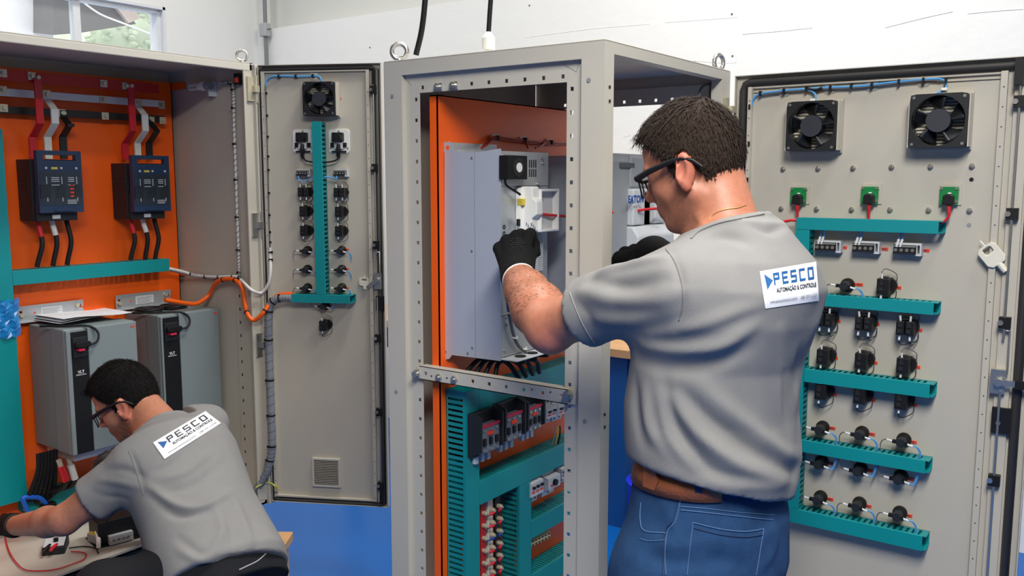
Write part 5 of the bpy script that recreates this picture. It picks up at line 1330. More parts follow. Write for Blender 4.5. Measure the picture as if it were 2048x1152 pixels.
# breakers (dark) in a row
BRK = mat('breaker_grey', srgb(92, 98, 106), .5); BRK2 = mat('breaker_front_grey', srgb(112, 120, 130), .45)
def breaker(label, a, b, c_):
    """a,b: top-left / top-right of the front, c_: bottom-right, px"""
    XB = PX_ + .105
    A, B, Cc = onC(*a, XB), onC(*b, XB), onC(*c_, XB)
    y0, y1 = A[1], B[1]; z1 = (A[2] + B[2]) / 2; z0 = Cc[2]; w, h = y1 - y0, z1 - z0
    f = thing('circuit_breaker', label, 'breaker', (PX_, (y0 + y1) / 2, z0), R90, 'dark moulded breakers in the middle cabinet')
    dp = XB - PX_
    m = MB(); m.box(-w / 2 - .006, -dp + .03, 0, w / 2 + .006, 0, h); m.build('body', DARK, f, .003)
    m = MB(); m.prism([(-dp + .03, h + .004), (-dp, h - .008), (-dp, .02), (-dp + .03, .008)], -w / 2 - .006, -w / 2, 'yz'); m.build('shroud', DARK, f); m = MB(); m.prism([(-dp + .03, h + .004), (-dp, h - .008), (-dp, .02), (-dp + .03, .008)], w / 2, w / 2 + .006, 'yz'); m.build('shroud', DARK, f)
    m = MB(); m.box(-w / 2 + .002, -dp + .008, h * .1, w / 2 - .002, -dp + .03, h * .72); m.build('front', BRK2, f, .002)
    m = MB(); m.box(-w / 2 + .002, -dp + .006, h * .68, w / 2 - .002, -dp + .01, h * .74); m.build('red_stripe', PINK, f)
    m = MB(); m.box(-w * .14, -dp + .004, h * .5, w * .14, -dp + .009, h * .57); m.build('orange_tag', TAG, f)
    for k in range(3):
        xx = -w * .3 + k * w * .3
        m = MB(); m.cyl((xx, -dp + .008, h * .62), (xx, -dp + .005, h * .62), .004, n=8); m.build('screw', STEEL, f)
        m = MB(); m.cyl((xx, -dp + .008, h * .17), (xx, -dp + .005, h * .17), .004, n=8); m.build('screw', STEEL, f)
        m = MB(); m.box(xx - .005, -dp + .003, h * .28, xx + .005, -dp + .009, h * .44); m.build('toggle', BLACK, f)
        m = MB(); m.box(xx - .006, -dp + .03, -.018, xx + .006, -dp + .04, 0); m.build('terminal_tab', LGREY, f)
    m = MB(); 
    for k in range(3): m.box(-w * .42 + k * w * .3, -.05, h, -w * .2 + k * w * .3, -.03, h + .03)
    m.build('busbar_tab', mat('copper', srgb(150, 70, 40), .35, .6), f)
breaker('left of the three dark breakers in the middle cabinet', (965, 834), (1005, 815), (1005, 905))
breaker('middle one of the three dark breakers in the middle cabinet', (1014, 812), (1050, 798), (1050, 882))
breaker('right one of the three dark breakers, beside the white ones', (1059, 800), (1089, 787), (1089, 862))
# white modular breakers
def mcb(label, a, b, c_, poles, knob=False):
    XB = PX_ + .07
    A, B, Cc = onC(*a, XB), onC(*b, XB), onC(*c_, XB)
    y0, y1 = A[1], B[1]; z1 = (A[2] + B[2]) / 2; z0 = Cc[2]; w, h = y1 - y0, z1 - z0; dp = XB - PX_
    f = thing('modular_breaker', label, 'breaker', (PX_, (y0 + y1) / 2, z0), R90, 'white modular breakers in the middle cabinet')
    pw = w / poles
    for k in range(poles):
        x0 = -w / 2 + k * pw
        m = MB(); m.prism([(0, 0), (0, h), (-dp + .022, h), (-dp + .022, h * .76), (-dp, h * .72), (-dp, h * .3), (-dp + .022, h * .25), (-dp + .022, 0)], x0 + .0004, x0 + pw - .0004, 'yz'); m.build('pole', LGREY, f)
        m = MB(); m.box(x0 + pw * .2, -dp - .001, h * .4, x0 + pw * .8, -dp + .001, h * .46); m.build('red_mark', TAG, f)
        if not knob:
            m = MB(); m.box(x0 + pw * .25, -dp - .006, h * .55, x0 + pw * .75, -dp, h * .62); m.build('toggle', BLACK, f)
        for zz_ in (.88, .1):
            m = MB(); m.cyl((x0 + pw / 2, -dp + .022, h * zz_), (x0 + pw / 2, -dp + .021, h * zz_), .003, n=8); m.build('screw', BLACK, f)
    if knob:
        m = MB(); m.cyl((0, -dp, h * .52), (0, -dp - .008, h * .52), .009, n=14); m.build('knob', BLACK, f)
mcb('three-pole white breaker above the small teal duct', (1063, 951), (1087, 940), (1087, 1002), 3)
mcb('white motor breaker with black knob beside the right post', (1097, 944), (1121, 932), (1121, 985), 1, True)
mcb('narrow white breaker right of the three dark breakers', (1094, 806), (1113, 799), (1113, 845), 2)
mcb('white breaker half hidden by the right post', (1117, 800), (1136, 792), (1136, 838), 2)
mcb('white breaker behind the motor breaker at the post', (1124, 925), (1140, 918), (1140, 965), 2)
# beige terminal row
XB = PX_ + .05
for k in range(6):
    a = onC(1063 + k * 6.4, 1074 - k * 3.1, XB); b = onC(1068.6 + k * 6.4, 1071 - k * 3.1, XB); z0 = onC(1063 + k * 6.4, 1102 - k * 3.1, XB)[2]
    f = thing('rail_terminal', ('first', 'second', 'third', 'fourth', 'fifth', 'sixth')[k] + ' beige rail terminal counted from the second vertical teal duct', 'terminal', (PX_, (a[1] + b[1]) / 2, z0), R90, 'beige rail terminals')
    w = (b[1] - a[1]); h = a[2] - z0
    m = MB(); m.prism([(0, 0), (0, h), (-.03, h), (-.05, h * .7), (-.05, h * .3), (-.03, 0)], -w / 2, w / 2, 'yz'); m.build('body', TERMB, f)
    m = MB()
    for zz_ in (.8, .62, .38, .2): m.box(-w * .3, -.051 if .3 < zz_ < .7 else -.043, h * zz_ - .002, w * .3, -.03, h * zz_ + .002)
    m.build('clamp_hole', DARK, f)
# vertical busbars with bolts
for j, (xa, cl, nm) in enumerate(((963, REDP, 'red'), (977, WPAINT, 'white'), (992, KPAINT, 'black'))):
    XB = PX_ + .035 + .0 * j
    a = onC(xa, 1100, XB); yb_ = a[1]; z1 = hB[0] - .01
    f = thing('busbar', f'{nm} vertical busbar behind the tall slotted duct', 'busbar', (XB, yb_, .35), R90, 'vertical busbars in the middle cabinet')
    m = MB(); m.box(-.011, -.006, 0, .011, 0, z1 - .35); m.build('bar', cl, f)
    z = z1 - .35 - .03; k = 0
    while z > .02:
        m = MB(); m.cyl((0, -.006, z), (0, -.018, z), .0068, n=6); m.cyl((0, -.006, z), (0, -.023, z), .0035, n=8); m.build('bolt', BRASS, f)
        if j != 1:
            m = MB(); m.tube(spline([(0, -.014, z - .006), (-.012 if j else .012, -.024, z - .002), (-.022 if j else .02, -.026, z - .002)], 3), .004, 7); m.build('lug_wire', RED if k != 2 else EBLUE, f)
        z -= .034; k += 1
# a few control wires behind the post
for k, cl in enumerate((MGREY, YELLOW, BLACK)):
    pts = [onC(1112 + k * 4, 852, PX_ + .05), onC(1110 + k * 5, 868, PX_ + .055), onC(1104 + k * 6, 888, PX_ + .05)]
    c = thing('control_wire', f'{("grey", "yellow", "black")[k]} control wire dropping into the duct by the right post', 'wire', tuple(pts[0])); m = MB(); m.tube(spline(rel(pts, pts[0]), 4), .0022, 6); m.build('wire', cl, c)
# hanging black power cables with white plugs behind the cabinet top
for k, (a, b, c_) in enumerate((((856, -60), (845, 50), (832, 110)), ((986, -60), (980, 20), (977, 72)))):
    YH = Y0 + (.1 if k == 0 else .12)
    P = [onp(*a, 'y', YH), onp(*b, 'y', YH), onp(*c_, 'y', YH)]
    P[2][2] = max(P[2][2], ZT + (.06 if k else .01))
    c = thing('hanging_cable', ('black cable hanging from above beside the left eyebolt', 'black cable with white connector hanging over the cabinet top')[k], 'cable', (P[2][0], P[2][1], ZT), 0, 'cables hanging over the middle cabinet')
    o_ = np.array([P[2][0], P[2][1], ZT])
    top = P[0] + (P[0] - P[1]) * 3
    m = MB(); m.tube(spline(rel([top, P[0], P[1], P[2]], o_), 8), .0058 if k else .0072, 10); m.build('cord', BLACK, c)
    if k: m = MB(); m.cyl((0, 0, 0), (0, 0, .022), .01, n=10); m.cyl((0, 0, .022), (0, 0, .05), .0158, n=10); m.cyl((0, 0, .05), (0, 0, .064), .0158, .006, 10); m.build('connector', WHITE, c)
    else: m = MB(); m.cyl((0, 0, 0), (0, 0, .012), .017, .006, 12); m.build('connector', WHITE, c)
# ================================================================== people: smooth implicit surfaces -> meshes
def nrm(v): v = np.array(v, float); return v / np.linalg.norm(v)
class Field:
    def __init__(s, lo, hi, h):
        s.lo = np.array(lo, float); s.h = h
        s.n = np.ceil((np.array(hi, float) - s.lo) / h).astype(int) + 1
        s.ax = [(s.lo[i] + h * np.arange(s.n[i])).astype(np.float32) for i in range(3)]
        s.d = np.full(tuple(s.n), 1.0, np.float32)
    def sub(s, lo, hi):
        a = np.clip(np.floor((np.array(lo) - s.lo) / s.h).astype(int), 0, s.n - 1)
        b = np.clip(np.ceil((np.array(hi) - s.lo) / s.h).astype(int) + 1, 1, s.n)
        sl = tuple(slice(a[i], max(b[i], a[i] + 1)) for i in range(3))
        return sl, s.ax[0][sl[0]][:, None, None], s.ax[1][sl[1]][None, :, None], s.ax[2][sl[2]][None, None, :]
    def _mix(s, sl, v, k, op):
        a = s.d[sl]
        if op == 'add':
            if k > 0:
                hh = np.clip(.5 + .5 * (v - a) / k, 0, 1); s.d[sl] = v * (1 - hh) + a * hh - k * hh * (1 - hh)
            else: s.d[sl] = np.minimum(a, v)
        elif op == 'sub':
            v = -v
            if k > 0:
                hh = np.clip(.5 - .5 * (v - a) / k, 0, 1); s.d[sl] = v * (1 - hh) + a * hh + k * hh * (1 - hh)
            else: s.d[sl] = np.maximum(a, v)
    def cap(s, p0, p1, r0, r1=None, k=.01, op='add'):
        r1 = r0 if r1 is None else r1
        p0 = np.array(p0, float); p1 = np.array(p1, float); m = max(r0, r1) + k * 1.2 + 3 * s.h
        sl, X, Y, Z = s.sub(np.minimum(p0, p1) - m, np.maximum(p0, p1) + m)
        d = p1 - p0; L2 = max(float(d.dot(d)), 1e-12)
        x, y, z = X - p0[0], Y - p0[1], Z - p0[2]
        t = np.clip((x * d[0] + y * d[1] + z * d[2]) / L2, 0, 1)
        v = np.sqrt((x - t * d[0]) ** 2 + (y - t * d[1]) ** 2 + (z - t * d[2]) ** 2) - (r0 + (r1 - r0) * t)
        s._mix(sl, v.astype(np.float32), k, op); return s
    def chain(s, pts, rs, k=.01):
        for i in range(len(pts) - 1): s.cap(pts[i], pts[i + 1], rs[i], rs[i + 1], k)
        return s
    def ell(s, c, R, rad, k=.01, op='add'):
        """ellipsoid, R rows = local axes"""
        c = np.array(c, float); R = np.array(R, float); m = max(rad) + k * 1.2 + 3 * s.h
        sl, X, Y, Z = s.sub(c - m, c + m)
        x, y, z = X - c[0], Y - c[1], Z - c[2]
        q = [R[i][0] * x + R[i][1] * y + R[i][2] * z for i in range(3)]
        k0 = np.sqrt(sum((q[i] / rad[i]) ** 2 for i in range(3))); k1 = np.sqrt(sum((q[i] / rad[i] ** 2) ** 2 for i in range(3))) + 1e-9
        s._mix(sl, (k0 * (k0 - 1) / k1).astype(np.float32), k, op); return s
    def loft(s, p0, ax, lat, st, k=.02, p=2.3, op='add'):
        """stacked superellipse sections along ax. st rows: (t, centre_lat, centre_fwd, half_w, half_d)"""
        ax = nrm(ax); lat = nrm(np.array(lat) - ax * np.dot(lat, ax)); fw = np.cross(ax, lat); fw = -fw   # forward
        st = np.array(st, float); p0 = np.array(p0, float)
        ext = st[:, 3].max() + np.abs(st[:, 1:3]).max() + k * 1.2 + .03
        a = p0 + ax * st[0, 0]; b = p0 + ax * st[-1, 0]
        sl, X, Y, Z = s.sub(np.minimum(a, b) - ext, np.maximum(a, b) + ext)
        x, y, z = X - p0[0], Y - p0[1], Z - p0[2]
        t = ax[0] * x + ax[1] * y + ax[2] * z; u = lat[0] * x + lat[1] * y + lat[2] * z; v = fw[0] * x + fw[1] * y + fw[2] * z
        ip = lambda c: np.interp(t, st[:, 0], st[:, c])
        cu, cv, w, dd = ip(1), ip(2), ip(3), ip(4)
        q = (np.abs((u - cu) / w) ** p + np.abs((v - cv) / dd) ** p) ** (1 / p)
        d = (q - 1) * np.minimum(w, dd)
        e = np.maximum(st[0, 0] - t, t - st[-1, 0])
        d = np.maximum(d, e)
        s._mix(sl, d.astype(np.float32), k, op); return s
    def half(s, p, n, k=.004, lo=None, hi=None):
        """remove everything on the positive side of the plane"""
        n = nrm(n); p = np.array(p, float)
        big = np.array([9, 9, 9.]); sl, X, Y, Z = s.sub(-big if lo is None else lo, big if hi is None else hi)
        v = (X - p[0]) * n[0] + (Y - p[1]) * n[1] + (Z - p[2]) * n[2]
        s._mix(sl, (-v).astype(np.float32) * np.ones(s.d[sl].shape, np.float32), k, 'sub'); return s
    def mesh(s):
        d = s.d; neg = d < 0
        c = np.zeros(tuple(np.array(d.shape) - 1), np.int8)
        cor = [(i, j, k) for i in (0, 1) for j in (0, 1) for k in (0, 1)]
        S = lambda A, i, j, k: A[i:A.shape[0] - 1 + i, j:A.shape[1] - 1 + j, k:A.shape[2] - 1 + k]
        for q in cor: c += S(neg, *q)
        act = (c > 0) & (c < 8); I = np.argwhere(act)
        acc = np.zeros((len(I), 3)); cnt = np.zeros(len(I))
        val = {q: d[I[:, 0] + q[0], I[:, 1] + q[1], I[:, 2] + q[2]].astype(float) for q in cor}
        for a in cor:
            for ax in range(3):
                if a[ax]: continue
                b = list(a); b[ax] = 1; b = tuple(b)
                va, vb = val[a], val[b]; x = (va < 0) != (vb < 0)
                t = np.where(x, va / np.where(x, va - vb, 1), 0)
                p = np.array(a, float)[None, :].repeat(len(I), 0); p[:, ax] += t
                acc[x] += p[x]; cnt[x] += 1
        V = s.lo + (I + acc / cnt[:, None]) * s.h
        idm = np.full(act.shape, -1, np.int32); idm[act] = np.arange(len(I))
        F = []
        for ax in range(3):
            o = [q for q in range(3) if q != ax]
            n0 = np.take(neg, range(neg.shape[ax] - 1), ax); n1 = np.take(neg, range(1, neg.shape[ax]), ax)
            E = np.argwhere(n0 != n1)
            if not len(E): continue
            ok = (E[:, o[0]] > 0) & (E[:, o[1]] > 0) & (E[:, o[0]] < neg.shape[o[0]] - 1) & (E[:, o[1]] < neg.shape[o[1]] - 1)
            E = E[ok]; sg = n0[E[:, 0], E[:, 1], E[:, 2]]
            qd = []
            for du, dv in ((-1, -1), (0, -1), (0, 0), (-1, 0)):
                e = E.copy(); e[:, o[0]] += du; e[:, o[1]] += dv; qd.append(idm[e[:, 0], e[:, 1], e[:, 2]])
            qd = np.stack(qd, 1)
            flip = sg if ax != 1 else ~sg
            qd[~flip] = qd[~flip][:, ::-1]
            F.append(qd)
        F = np.concatenate(F); F = F[(F >= 0).all(1)]
        return V, F
def np_mesh(name, V, F, m, parent=None, origin=(0, 0, 0), smooth_it=0):
    V = np.asarray(V, float)
    if smooth_it:
        e = np.concatenate([F[:, [0, 1]], F[:, [1, 2]], F[:, [2, 3]], F[:, [3, 0]]])
        for _ in range(smooth_it):
            acc = np.zeros_like(V); cn = np.zeros(len(V))
            for a, b in ((0, 1), (1, 0)):
                np.add.at(acc, e[:, a], V[e[:, b]]); np.add.at(cn, e[:, a], 1)
            V = V * .5 + .5 * acc / np.maximum(cn, 1)[:, None]
    me = bpy.data.meshes.new(name)
    me.vertices.add(len(V)); me.vertices.foreach_set('co', (V - np.array(origin)).astype(np.float32).ravel())
    me.loops.add(F.size); me.loops.foreach_set('vertex_index', F.astype(np.int32).ravel())
    me.polygons.add(len(F)); me.polygons.foreach_set('loop_start', np.arange(0, F.size, F.shape[1], dtype=np.int32))
    me.polygons.foreach_set('use_smooth', np.ones(len(F), bool))
    me.update(calc_edges=True); me.validate()
    me.materials.append(m)
    o = bpy.data.objects.new(name, me); COL.objects.link(o)
    if parent is not None: o.parent = parent
    return o, V
def vnormals(V, F):
    n = np.cross(V[F[:, 2]] - V[F[:, 0]], V[F[:, 3]] - V[F[:, 1]])
    N = np.zeros_like(V)
    for i in range(4): np.add.at(N, F[:, i], n)
    return N / np.maximum(np.linalg.norm(N, axis=1), 1e-12)[:, None]
def bvh(V, F): return BVHTree.FromPolygons([tuple(v) for v in V], [tuple(f) for f in F.tolist()])
def camhit(tree, x, y):
    d = nrm(ray(x, y)); r = tree.ray_cast(Vector(_C), Vector(d))
    return (None, None) if r[0] is None else (np.array(r[0]), np.array(r[1]))
def fold(V, N, tree, px, amp, wid):
    """raise (amp>0) or sink a drape line given by picture points on the cloth"""
    P = [camhit(tree, *q)[0] for q in px]; P = [p for p in P if p is not None]
    if len(P) < 2: return np.zeros(len(V))
    P = np.array(spline(P, 5)); best = np.full(len(V), 9.0); tt = np.zeros(len(V))
    lo, hi = P.min(0) - wid * 3, P.max(0) + wid * 3
    idx = np.where(((V > lo) & (V < hi)).all(1))[0]
    if not len(idx): return np.zeros(len(V))
    Q = V[idx]; b = np.full(len(idx), 9.0); tb = np.zeros(len(idx))
    for i in range(len(P) - 1):
        d = P[i + 1] - P[i]; L = max(d.dot(d), 1e-12); t = np.clip(((Q - P[i]) @ d) / L, 0, 1)
        e = np.linalg.norm(Q - P[i] - t[:, None] * d, axis=1); s_ = e < b
        b[s_] = e[s_]; tb[s_] = (i + t[s_]) / (len(P) - 1)
    out = np.zeros(len(V)); env = np.sin(np.pi * np.clip(.06 + .88 * tb, 0, 1)) ** .6
    out[idx] = amp * np.exp(-(b / wid) ** 2) * env
    return out
def ribbon(tree, px, r, m, name, parent, origin, n=5, lift=.0008, closed=False):
    P = []
    for q in spline([(a, b, 0) for a, b in px], n):
        h, nn = camhit(tree, q[0], q[1])
        if h is not None: P.append(h + nn * lift - np.array(origin))
    if len(P) < 2: return None
    mb = MB(); mb.tube(P, r, 6); return mb.build(name, m, parent)

def hand(wrist, fwd, back, s=1.0, curl=(.5, .7, .5), thumb_side=1, spread=.06, thumb_curl=.3, thumb_out=.75):
    """bones of a hand: fwd = towards the knuckles, back = normal of the back of the hand; returns [(p0,p1,r0,r1)]"""
    w = np.array(wrist, float); f = nrm(fwd); b = nrm(np.array(back) - f * np.dot(back, f)); l = np.cross(b, f) * thumb_side
    out = []
    kn = [(.036, .088, .0), (.013, .094, .004), (-.010, .090, .003), (-.030, .080, -.002)]
    Ls = [(.046, .027, .022), (.050, .031, .024), (.047, .029, .023), (.037, .021, .020)]
    for i, (lx, fx, bx_) in enumerate(kn):
        K = w + (l * lx + f * fx + b * bx_) * s
        out.append((w + (l * lx * .45 + f * .012) * s, K, .0155 * s, .0118 * s))
        d = f + l * spread * (1.5 - i) * .5; d = nrm(d); p = K; a = 0
        for j in range(3):
            a += curl[j] * (1 + .06 * i); dirv = d * math.cos(a) - b * math.sin(a)
            q = p + dirv * Ls[i][j] * s
            out.append((p, q, (.0108, .0098, .0088)[j] * s, (.0098, .0088, .0076)[j] * s)); p = q
    out.append((w + (l * -.008 + f * .04 - b * .006) * s, w + (l * .014 + f * .07 - b * .006) * s, .019 * s, .017 * s))
    t0 = w + (l * .026 + f * .022 - b * .006) * s; d1 = nrm(l * thumb_out + f * .65 - b * .35); d2 = nrm(d1 + f * .5 - b * thumb_curl - l * .5 * thumb_curl)
    t1 = t0 + d1 * .04 * s; t2 = t1 + d2 * .034 * s; t3 = t2 + nrm(d2 - l * .5 * thumb_curl - b * .2) * .026 * s
    out += [(t0, t1, .0155 * s, .0128 * s), (t1, t2, .0118 * s, .0105 * s), (t2, t3, .0103 * s, .0085 * s)]
    return out
def add_bones(F, bones, dr=0.0, k=.006):
    for p0, p1, r0, r1 in bones: F.cap(p0, p1, r0 + dr, r1 + dr, k)

class Head:
    def __init__(s, ear_c, facing, pitch, roll=0.0):
        f = np.array([facing[0], facing[1], 0.0]); f = nrm(f); z = np.array([0, 0, 1.0])
        s.f = f * math.cos(pitch) - z * math.sin(pitch); u = z * math.cos(pitch) + f * math.sin(pitch)
        s.l = np.cross(z, f); s.l = nrm(s.l * math.cos(roll) + u * math.sin(roll)); s.u = np.cross(s.f, s.l); s.c = np.array(ear_c, float)
        s.R = [s.f, s.l, s.u]
    def p(s, f, l, u): return s.c + s.f * f + s.l * l + s.u * u
    def loc(s, V):
        d = V - s.c; return d @ s.f, d @ s.l, d @ s.u
    def build(s, F):
        P = s.p
        F.ell(P(.002, 0, .046), s.R, (.088, .075, .086), k=.02)
        F.ell(P(-.016, 0, .03), s.R, (.066, .071, .075), k=.02)
        F.ell(P(.035, 0, -.012), s.R, (.052, .058, .07), k=.025)
        F.ell(P(.05, 0, .055), s.R, (.036, .056, .04), k=.02)
        for a in (-1, 1):
            F.cap(P(.0, a * .054, -.04), P(.062, a * .022, -.078), .018, .016, k=.022)
            F.ell(P(.058, a * .036, -.012), s.R, (.022, .022, .022), k=.018)
            F.cap(P(.09, a * .012, .03), P(.078, a * .046, .03), .0085, .008, k=.012)
        F.ell(P(.068, 0, -.078), s.R, (.018, .022, .015), k=.018)
        for a in (-1, 1):
            F.ell(P(.094, a * .031, .012), s.R, (.013, .017, .011), k=.012, op='sub')
            F.ell(P(.074, a * .031, .012), s.R, (.013, .0135, .0115), k=.002)
            F.cap(P(.083, a * .019, .019), P(.078, a * .045, .017), .0042, .0036, k=.004)
            F.ell(P(.09, a * .012, -.021), s.R, (.0105, .0085, .0085), k=.006)
        F.cap(P(.09, 0, .022), P(.104, 0, -.012), .0065, .0095, k=.01)
        F.ell(P(.106, 0, -.016), s.R, (.011, .0105, .0095), k=.006)
        F.ell(P(.075, 0, -.047), s.R, (.02, .03, .022), k=.014)
        F.cap(P(.088, -.016, -.043), P(.0935, 0, -.0415), .004, .0052, k=.005); F.cap(P(.0935, 0, -.0415), P(.088, .016, -.043), .0052, .004, k=.005)
        F.cap(P(.0855, -.013, -.0535), P(.0905, 0, -.0545), .0045, .0058, k=.005); F.cap(P(.0905, 0, -.0545), P(.0855, .013, -.0535), .0058, .0045, k=.005)
        F.cap(P(.0975, -.018, -.0478), P(.0985, .018, -.0478), .0016, .0016, k=.003, op='sub')
        for a in (-1, 1):
            tl = nrm(s.u * .95 - s.f * .22 + s.l * a * .12); sd = nrm(s.l * a * .85 - s.f * .5); fw = np.cross(tl, sd)
            R = [nrm(fw), tl, nrm(np.cross(nrm(fw), tl))]
            F.ell(P(-.006, a * .083, .002), R, (.019, .033, .009), k=.006)
            F.ell(P(-.002, a * .0915, .006), R, (.0105, .020, .0075), k=.005, op='sub')
            F.ell(P(-.001, a * .082, -.026), R, (.009, .010, .006), k=.005)
            F.cap(P(.008, a * .076, -.002), P(.008, a * .076, -.01), .005, k=.004)
    def hairline(s, f):
        return np.interp(f, [-.12, -.085, -.05, -.032, -.024, -.016, .004, .014, .022, .03, .045, .06, .075, .1], [-.036, -.034, -.032, -.022, .0, .036, .036, .004, .0, .03, .05, .068, .086, .092])
SKIN = bpy.data.materials.new('skin'); SKIN.use_nodes = True
def _skin():
    nt = SKIN.node_tree; b = nt.nodes['Principled BSDF']; at = nt.nodes.new('ShaderNodeAttribute'); at.attribute_name = 'tint'
    nz = nt.nodes.new('ShaderNodeTexNoise'); nz.inputs['Scale'].default_value = 90; nz.inputs['Detail'].default_value = 4
    tc = nt.nodes.new('ShaderNodeTexCoord'); nt.links.new(tc.outputs['Object'], nz.inputs['Vector'])
    mx = nt.nodes.new('ShaderNodeMix'); mx.data_type = 'RGBA'; mx.blend_type = 'MULTIPLY'; mx.inputs[0].default_value = .35
    nt.links.new(at.outputs['Color'], mx.inputs[6]); cr = nt.nodes.new('ShaderNodeValToRGB'); cr.color_ramp.elements[0].position = .3; cr.color_ramp.elements[0].color = (.62, .5, .45, 1); cr.color_ramp.elements[1].position = .65
    nt.links.new(nz.outputs['Fac'], cr.inputs[0]); nt.links.new(cr.outputs[0], mx.inputs[7]); nt.links.new(mx.outputs[2], b.inputs['Base Color'])
    b.inputs['Roughness'].default_value = .48; b.inputs['Subsurface Weight'].default_value = .12; b.inputs['Subsurface Radius'].default_value = (.01, .004, .002)
    bp = nt.nodes.new('ShaderNodeBump'); bp.inputs['Strength'].default_value = .12; bp.inputs['Distance'].default_value = .003; nt.links.new(nz.outputs['Fac'], bp.inputs['Height']); nt.links.new(bp.outputs['Normal'], b.inputs['Normal'])
_skin()
def tint(o, V, H, base, stub, extra=()):
    """natural colouring of the skin: stubble, lips, ears, arm hair"""
    f, l, u = H.loc(V); C4 = np.tile(np.array([*base, 1.0]), (len(V), 1))
    def blend(wt, col):
        C4[:, :3] = C4[:, :3] * (1 - wt[:, None]) + np.array(col) * wt[:, None]
    near = (np.abs(f) < .14) & (np.abs(l) < .1) & (np.abs(u) < .16)
    jaw = np.interp(f, [-.0, .02, .05, .07, .11], [-.01, -.012, -.03, -.034, -.028])
    w = near * np.clip((jaw - u) / .018, 0, 1) * np.clip((f + .012) / .02, 0, 1) * np.clip((.125 + u) / .03, 0, 1)
    rng = np.random.RandomState(5); w = w * (.55 + .45 * rng.rand(len(V)))
    blend(w * stub[1], stub[0])
    lip = near * (f > .08) * np.exp(-((u + .048) / .0075) ** 2) * (np.abs(l) < .021)
    blend(np.clip(lip, 0, 1) * .7, srgb(150, 78, 70))
    ear = near * (np.abs(l) > .073) * (np.abs(f) < .03) * (np.abs(u) < .04); blend(ear * .45, srgb(214, 120, 100))
    for a in (-1, 1):
        e = H.p(.086, a * .031, .012); r = np.linalg.norm(V - e, axis=1); blend((r < .0085) * 1.0 * near, srgb(225, 220, 215)); blend((r < .0048) * 1.0 * near, (.02, .015, .012))
        br = near * np.exp(-((u - .033 + .25 * (np.abs(l) - .03) ** 2 * 40) / .0048) ** 2) * (np.abs(l - a * .031) < .023) * (f > .06); blend(np.clip(br, 0, 1) * .85, srgb(46, 34, 28))
    for p, r, col, wt in extra:
        blend(wt * np.clip(1.4 - np.linalg.norm(V - np.array(p), axis=1) / r, 0, 1) * (.6 + .4 * rng.rand(len(V))), col)
    a = o.data.color_attributes.new('tint', 'FLOAT_COLOR', 'POINT'); a.data.foreach_set('color', C4.astype(np.float32).ravel())
def make_hair(H, col, parent, origin, nstr=5000, thick=.010, top=.012, fringe=None, seed=1, mname='hair'):
    F = Field(H.c - .16, H.c + .18, .0035)
    F.ell(H.p(.002, 0, .046), H.R, (.088 + thick, .075 + thick * .8, .086 + top), k=0)
    F.ell(H.p(-.016, 0, .03), H.R, (.066 + thick, .071 + thick * .7, .075 + thick), k=.02)
    F.ell(H.p(.048, 0, .075), H.R, (.042 + thick * .7, .058 + thick * .6, .036 + top), k=.02)
    X, Y, Z = F.ax[0][:, None, None], F.ax[1][None, :, None], F.ax[2][None, None, :]
    d = [(X - H.c[0]), (Y - H.c[1]), (Z - H.c[2])]
    f = H.f[0] * d[0] + H.f[1] * d[1] + H.f[2] * d[2]; u = H.u[0] * d[0] + H.u[1] * d[1] + H.u[2] * d[2]
    cut = (H.hairline(f) - u) * .8
    F.d = np.maximum(F.d, cut.astype(np.float32))
    V, Fc = F.mesh(); N = vnormals(V, Fc)
    rng = np.random.RandomState(seed)
    hm = mat(mname, col, .8, var=.35, scale=60, bump=.5, bscale=220, spec=.12)
    ho, V = np_mesh('hair', V - N * .0025, Fc, hm, parent, origin, 1)
    fl, ll, ul = H.loc(V)
    idx = rng.choice(len(V), nstr); crown = H.p(-.045, 0, .118)
    vs = []; fs = []
    for i in idx:
        p = V[i]; n = N[i]
        g = p - crown; g = g - n * g.dot(n); gl = np.linalg.norm(g)
        g = g / gl if gl > 1e-4 else H.f
        g = g + (-H.u * .5 if abs(ll[i]) > .05 or fl[i] < -.05 else H.f * .3) + rng.normal(0, .25, 3)
        g = nrm(g - n * g.dot(n)); L = rng.uniform(.008, .02) * (1.3 if ul[i] > .08 else .8)
        w = np.cross(n, g) * rng.uniform(.0008, .0015)
        a = p + n * .0005; b = p + g * L * .55 + n * rng.uniform(.001, .004); c = p + g * L + n * rng.uniform(.0005, .0045)
        k = len(vs); vs += [a - w, a + w, b + w * .8, b - w * .8, c]; fs += [(k, k + 1, k + 2, k + 3), (k + 3, k + 2, k + 4)]
    if fringe:
        for q in range(fringe):
            ff = rng.uniform(.06, .088); lat = rng.uniform(-.05, .05); uu = float(H.hairline(ff)) + rng.uniform(0, .02)
            p = H.p(ff + .004, lat, uu); g = nrm(H.f * rng.uniform(.5, 1.1) - H.u * rng.uniform(-.1, .9) + H.l * rng.normal(0, .3)); w = np.cross(g, H.u) * .0012; L = rng.uniform(.014, .03)
            k = len(vs); vs += [p - w, p + w, p + g * L * .6 + w * .7, p + g * L * .6 - w * .7, p + g * L - H.u * .005]; fs += [(k, k + 1, k + 2, k + 3), (k + 3, k + 2, k + 4)]
    m = MB(); m.add([tuple(np.array(v) - np.array(origin)) for v in vs], fs, True); so = m.build('hair_strands', hm, ho); so['kind'] = 'stuff'
    return ho
LENS = mat('clear_lens', srgb(205, 215, 220), .05, alpha=.22)
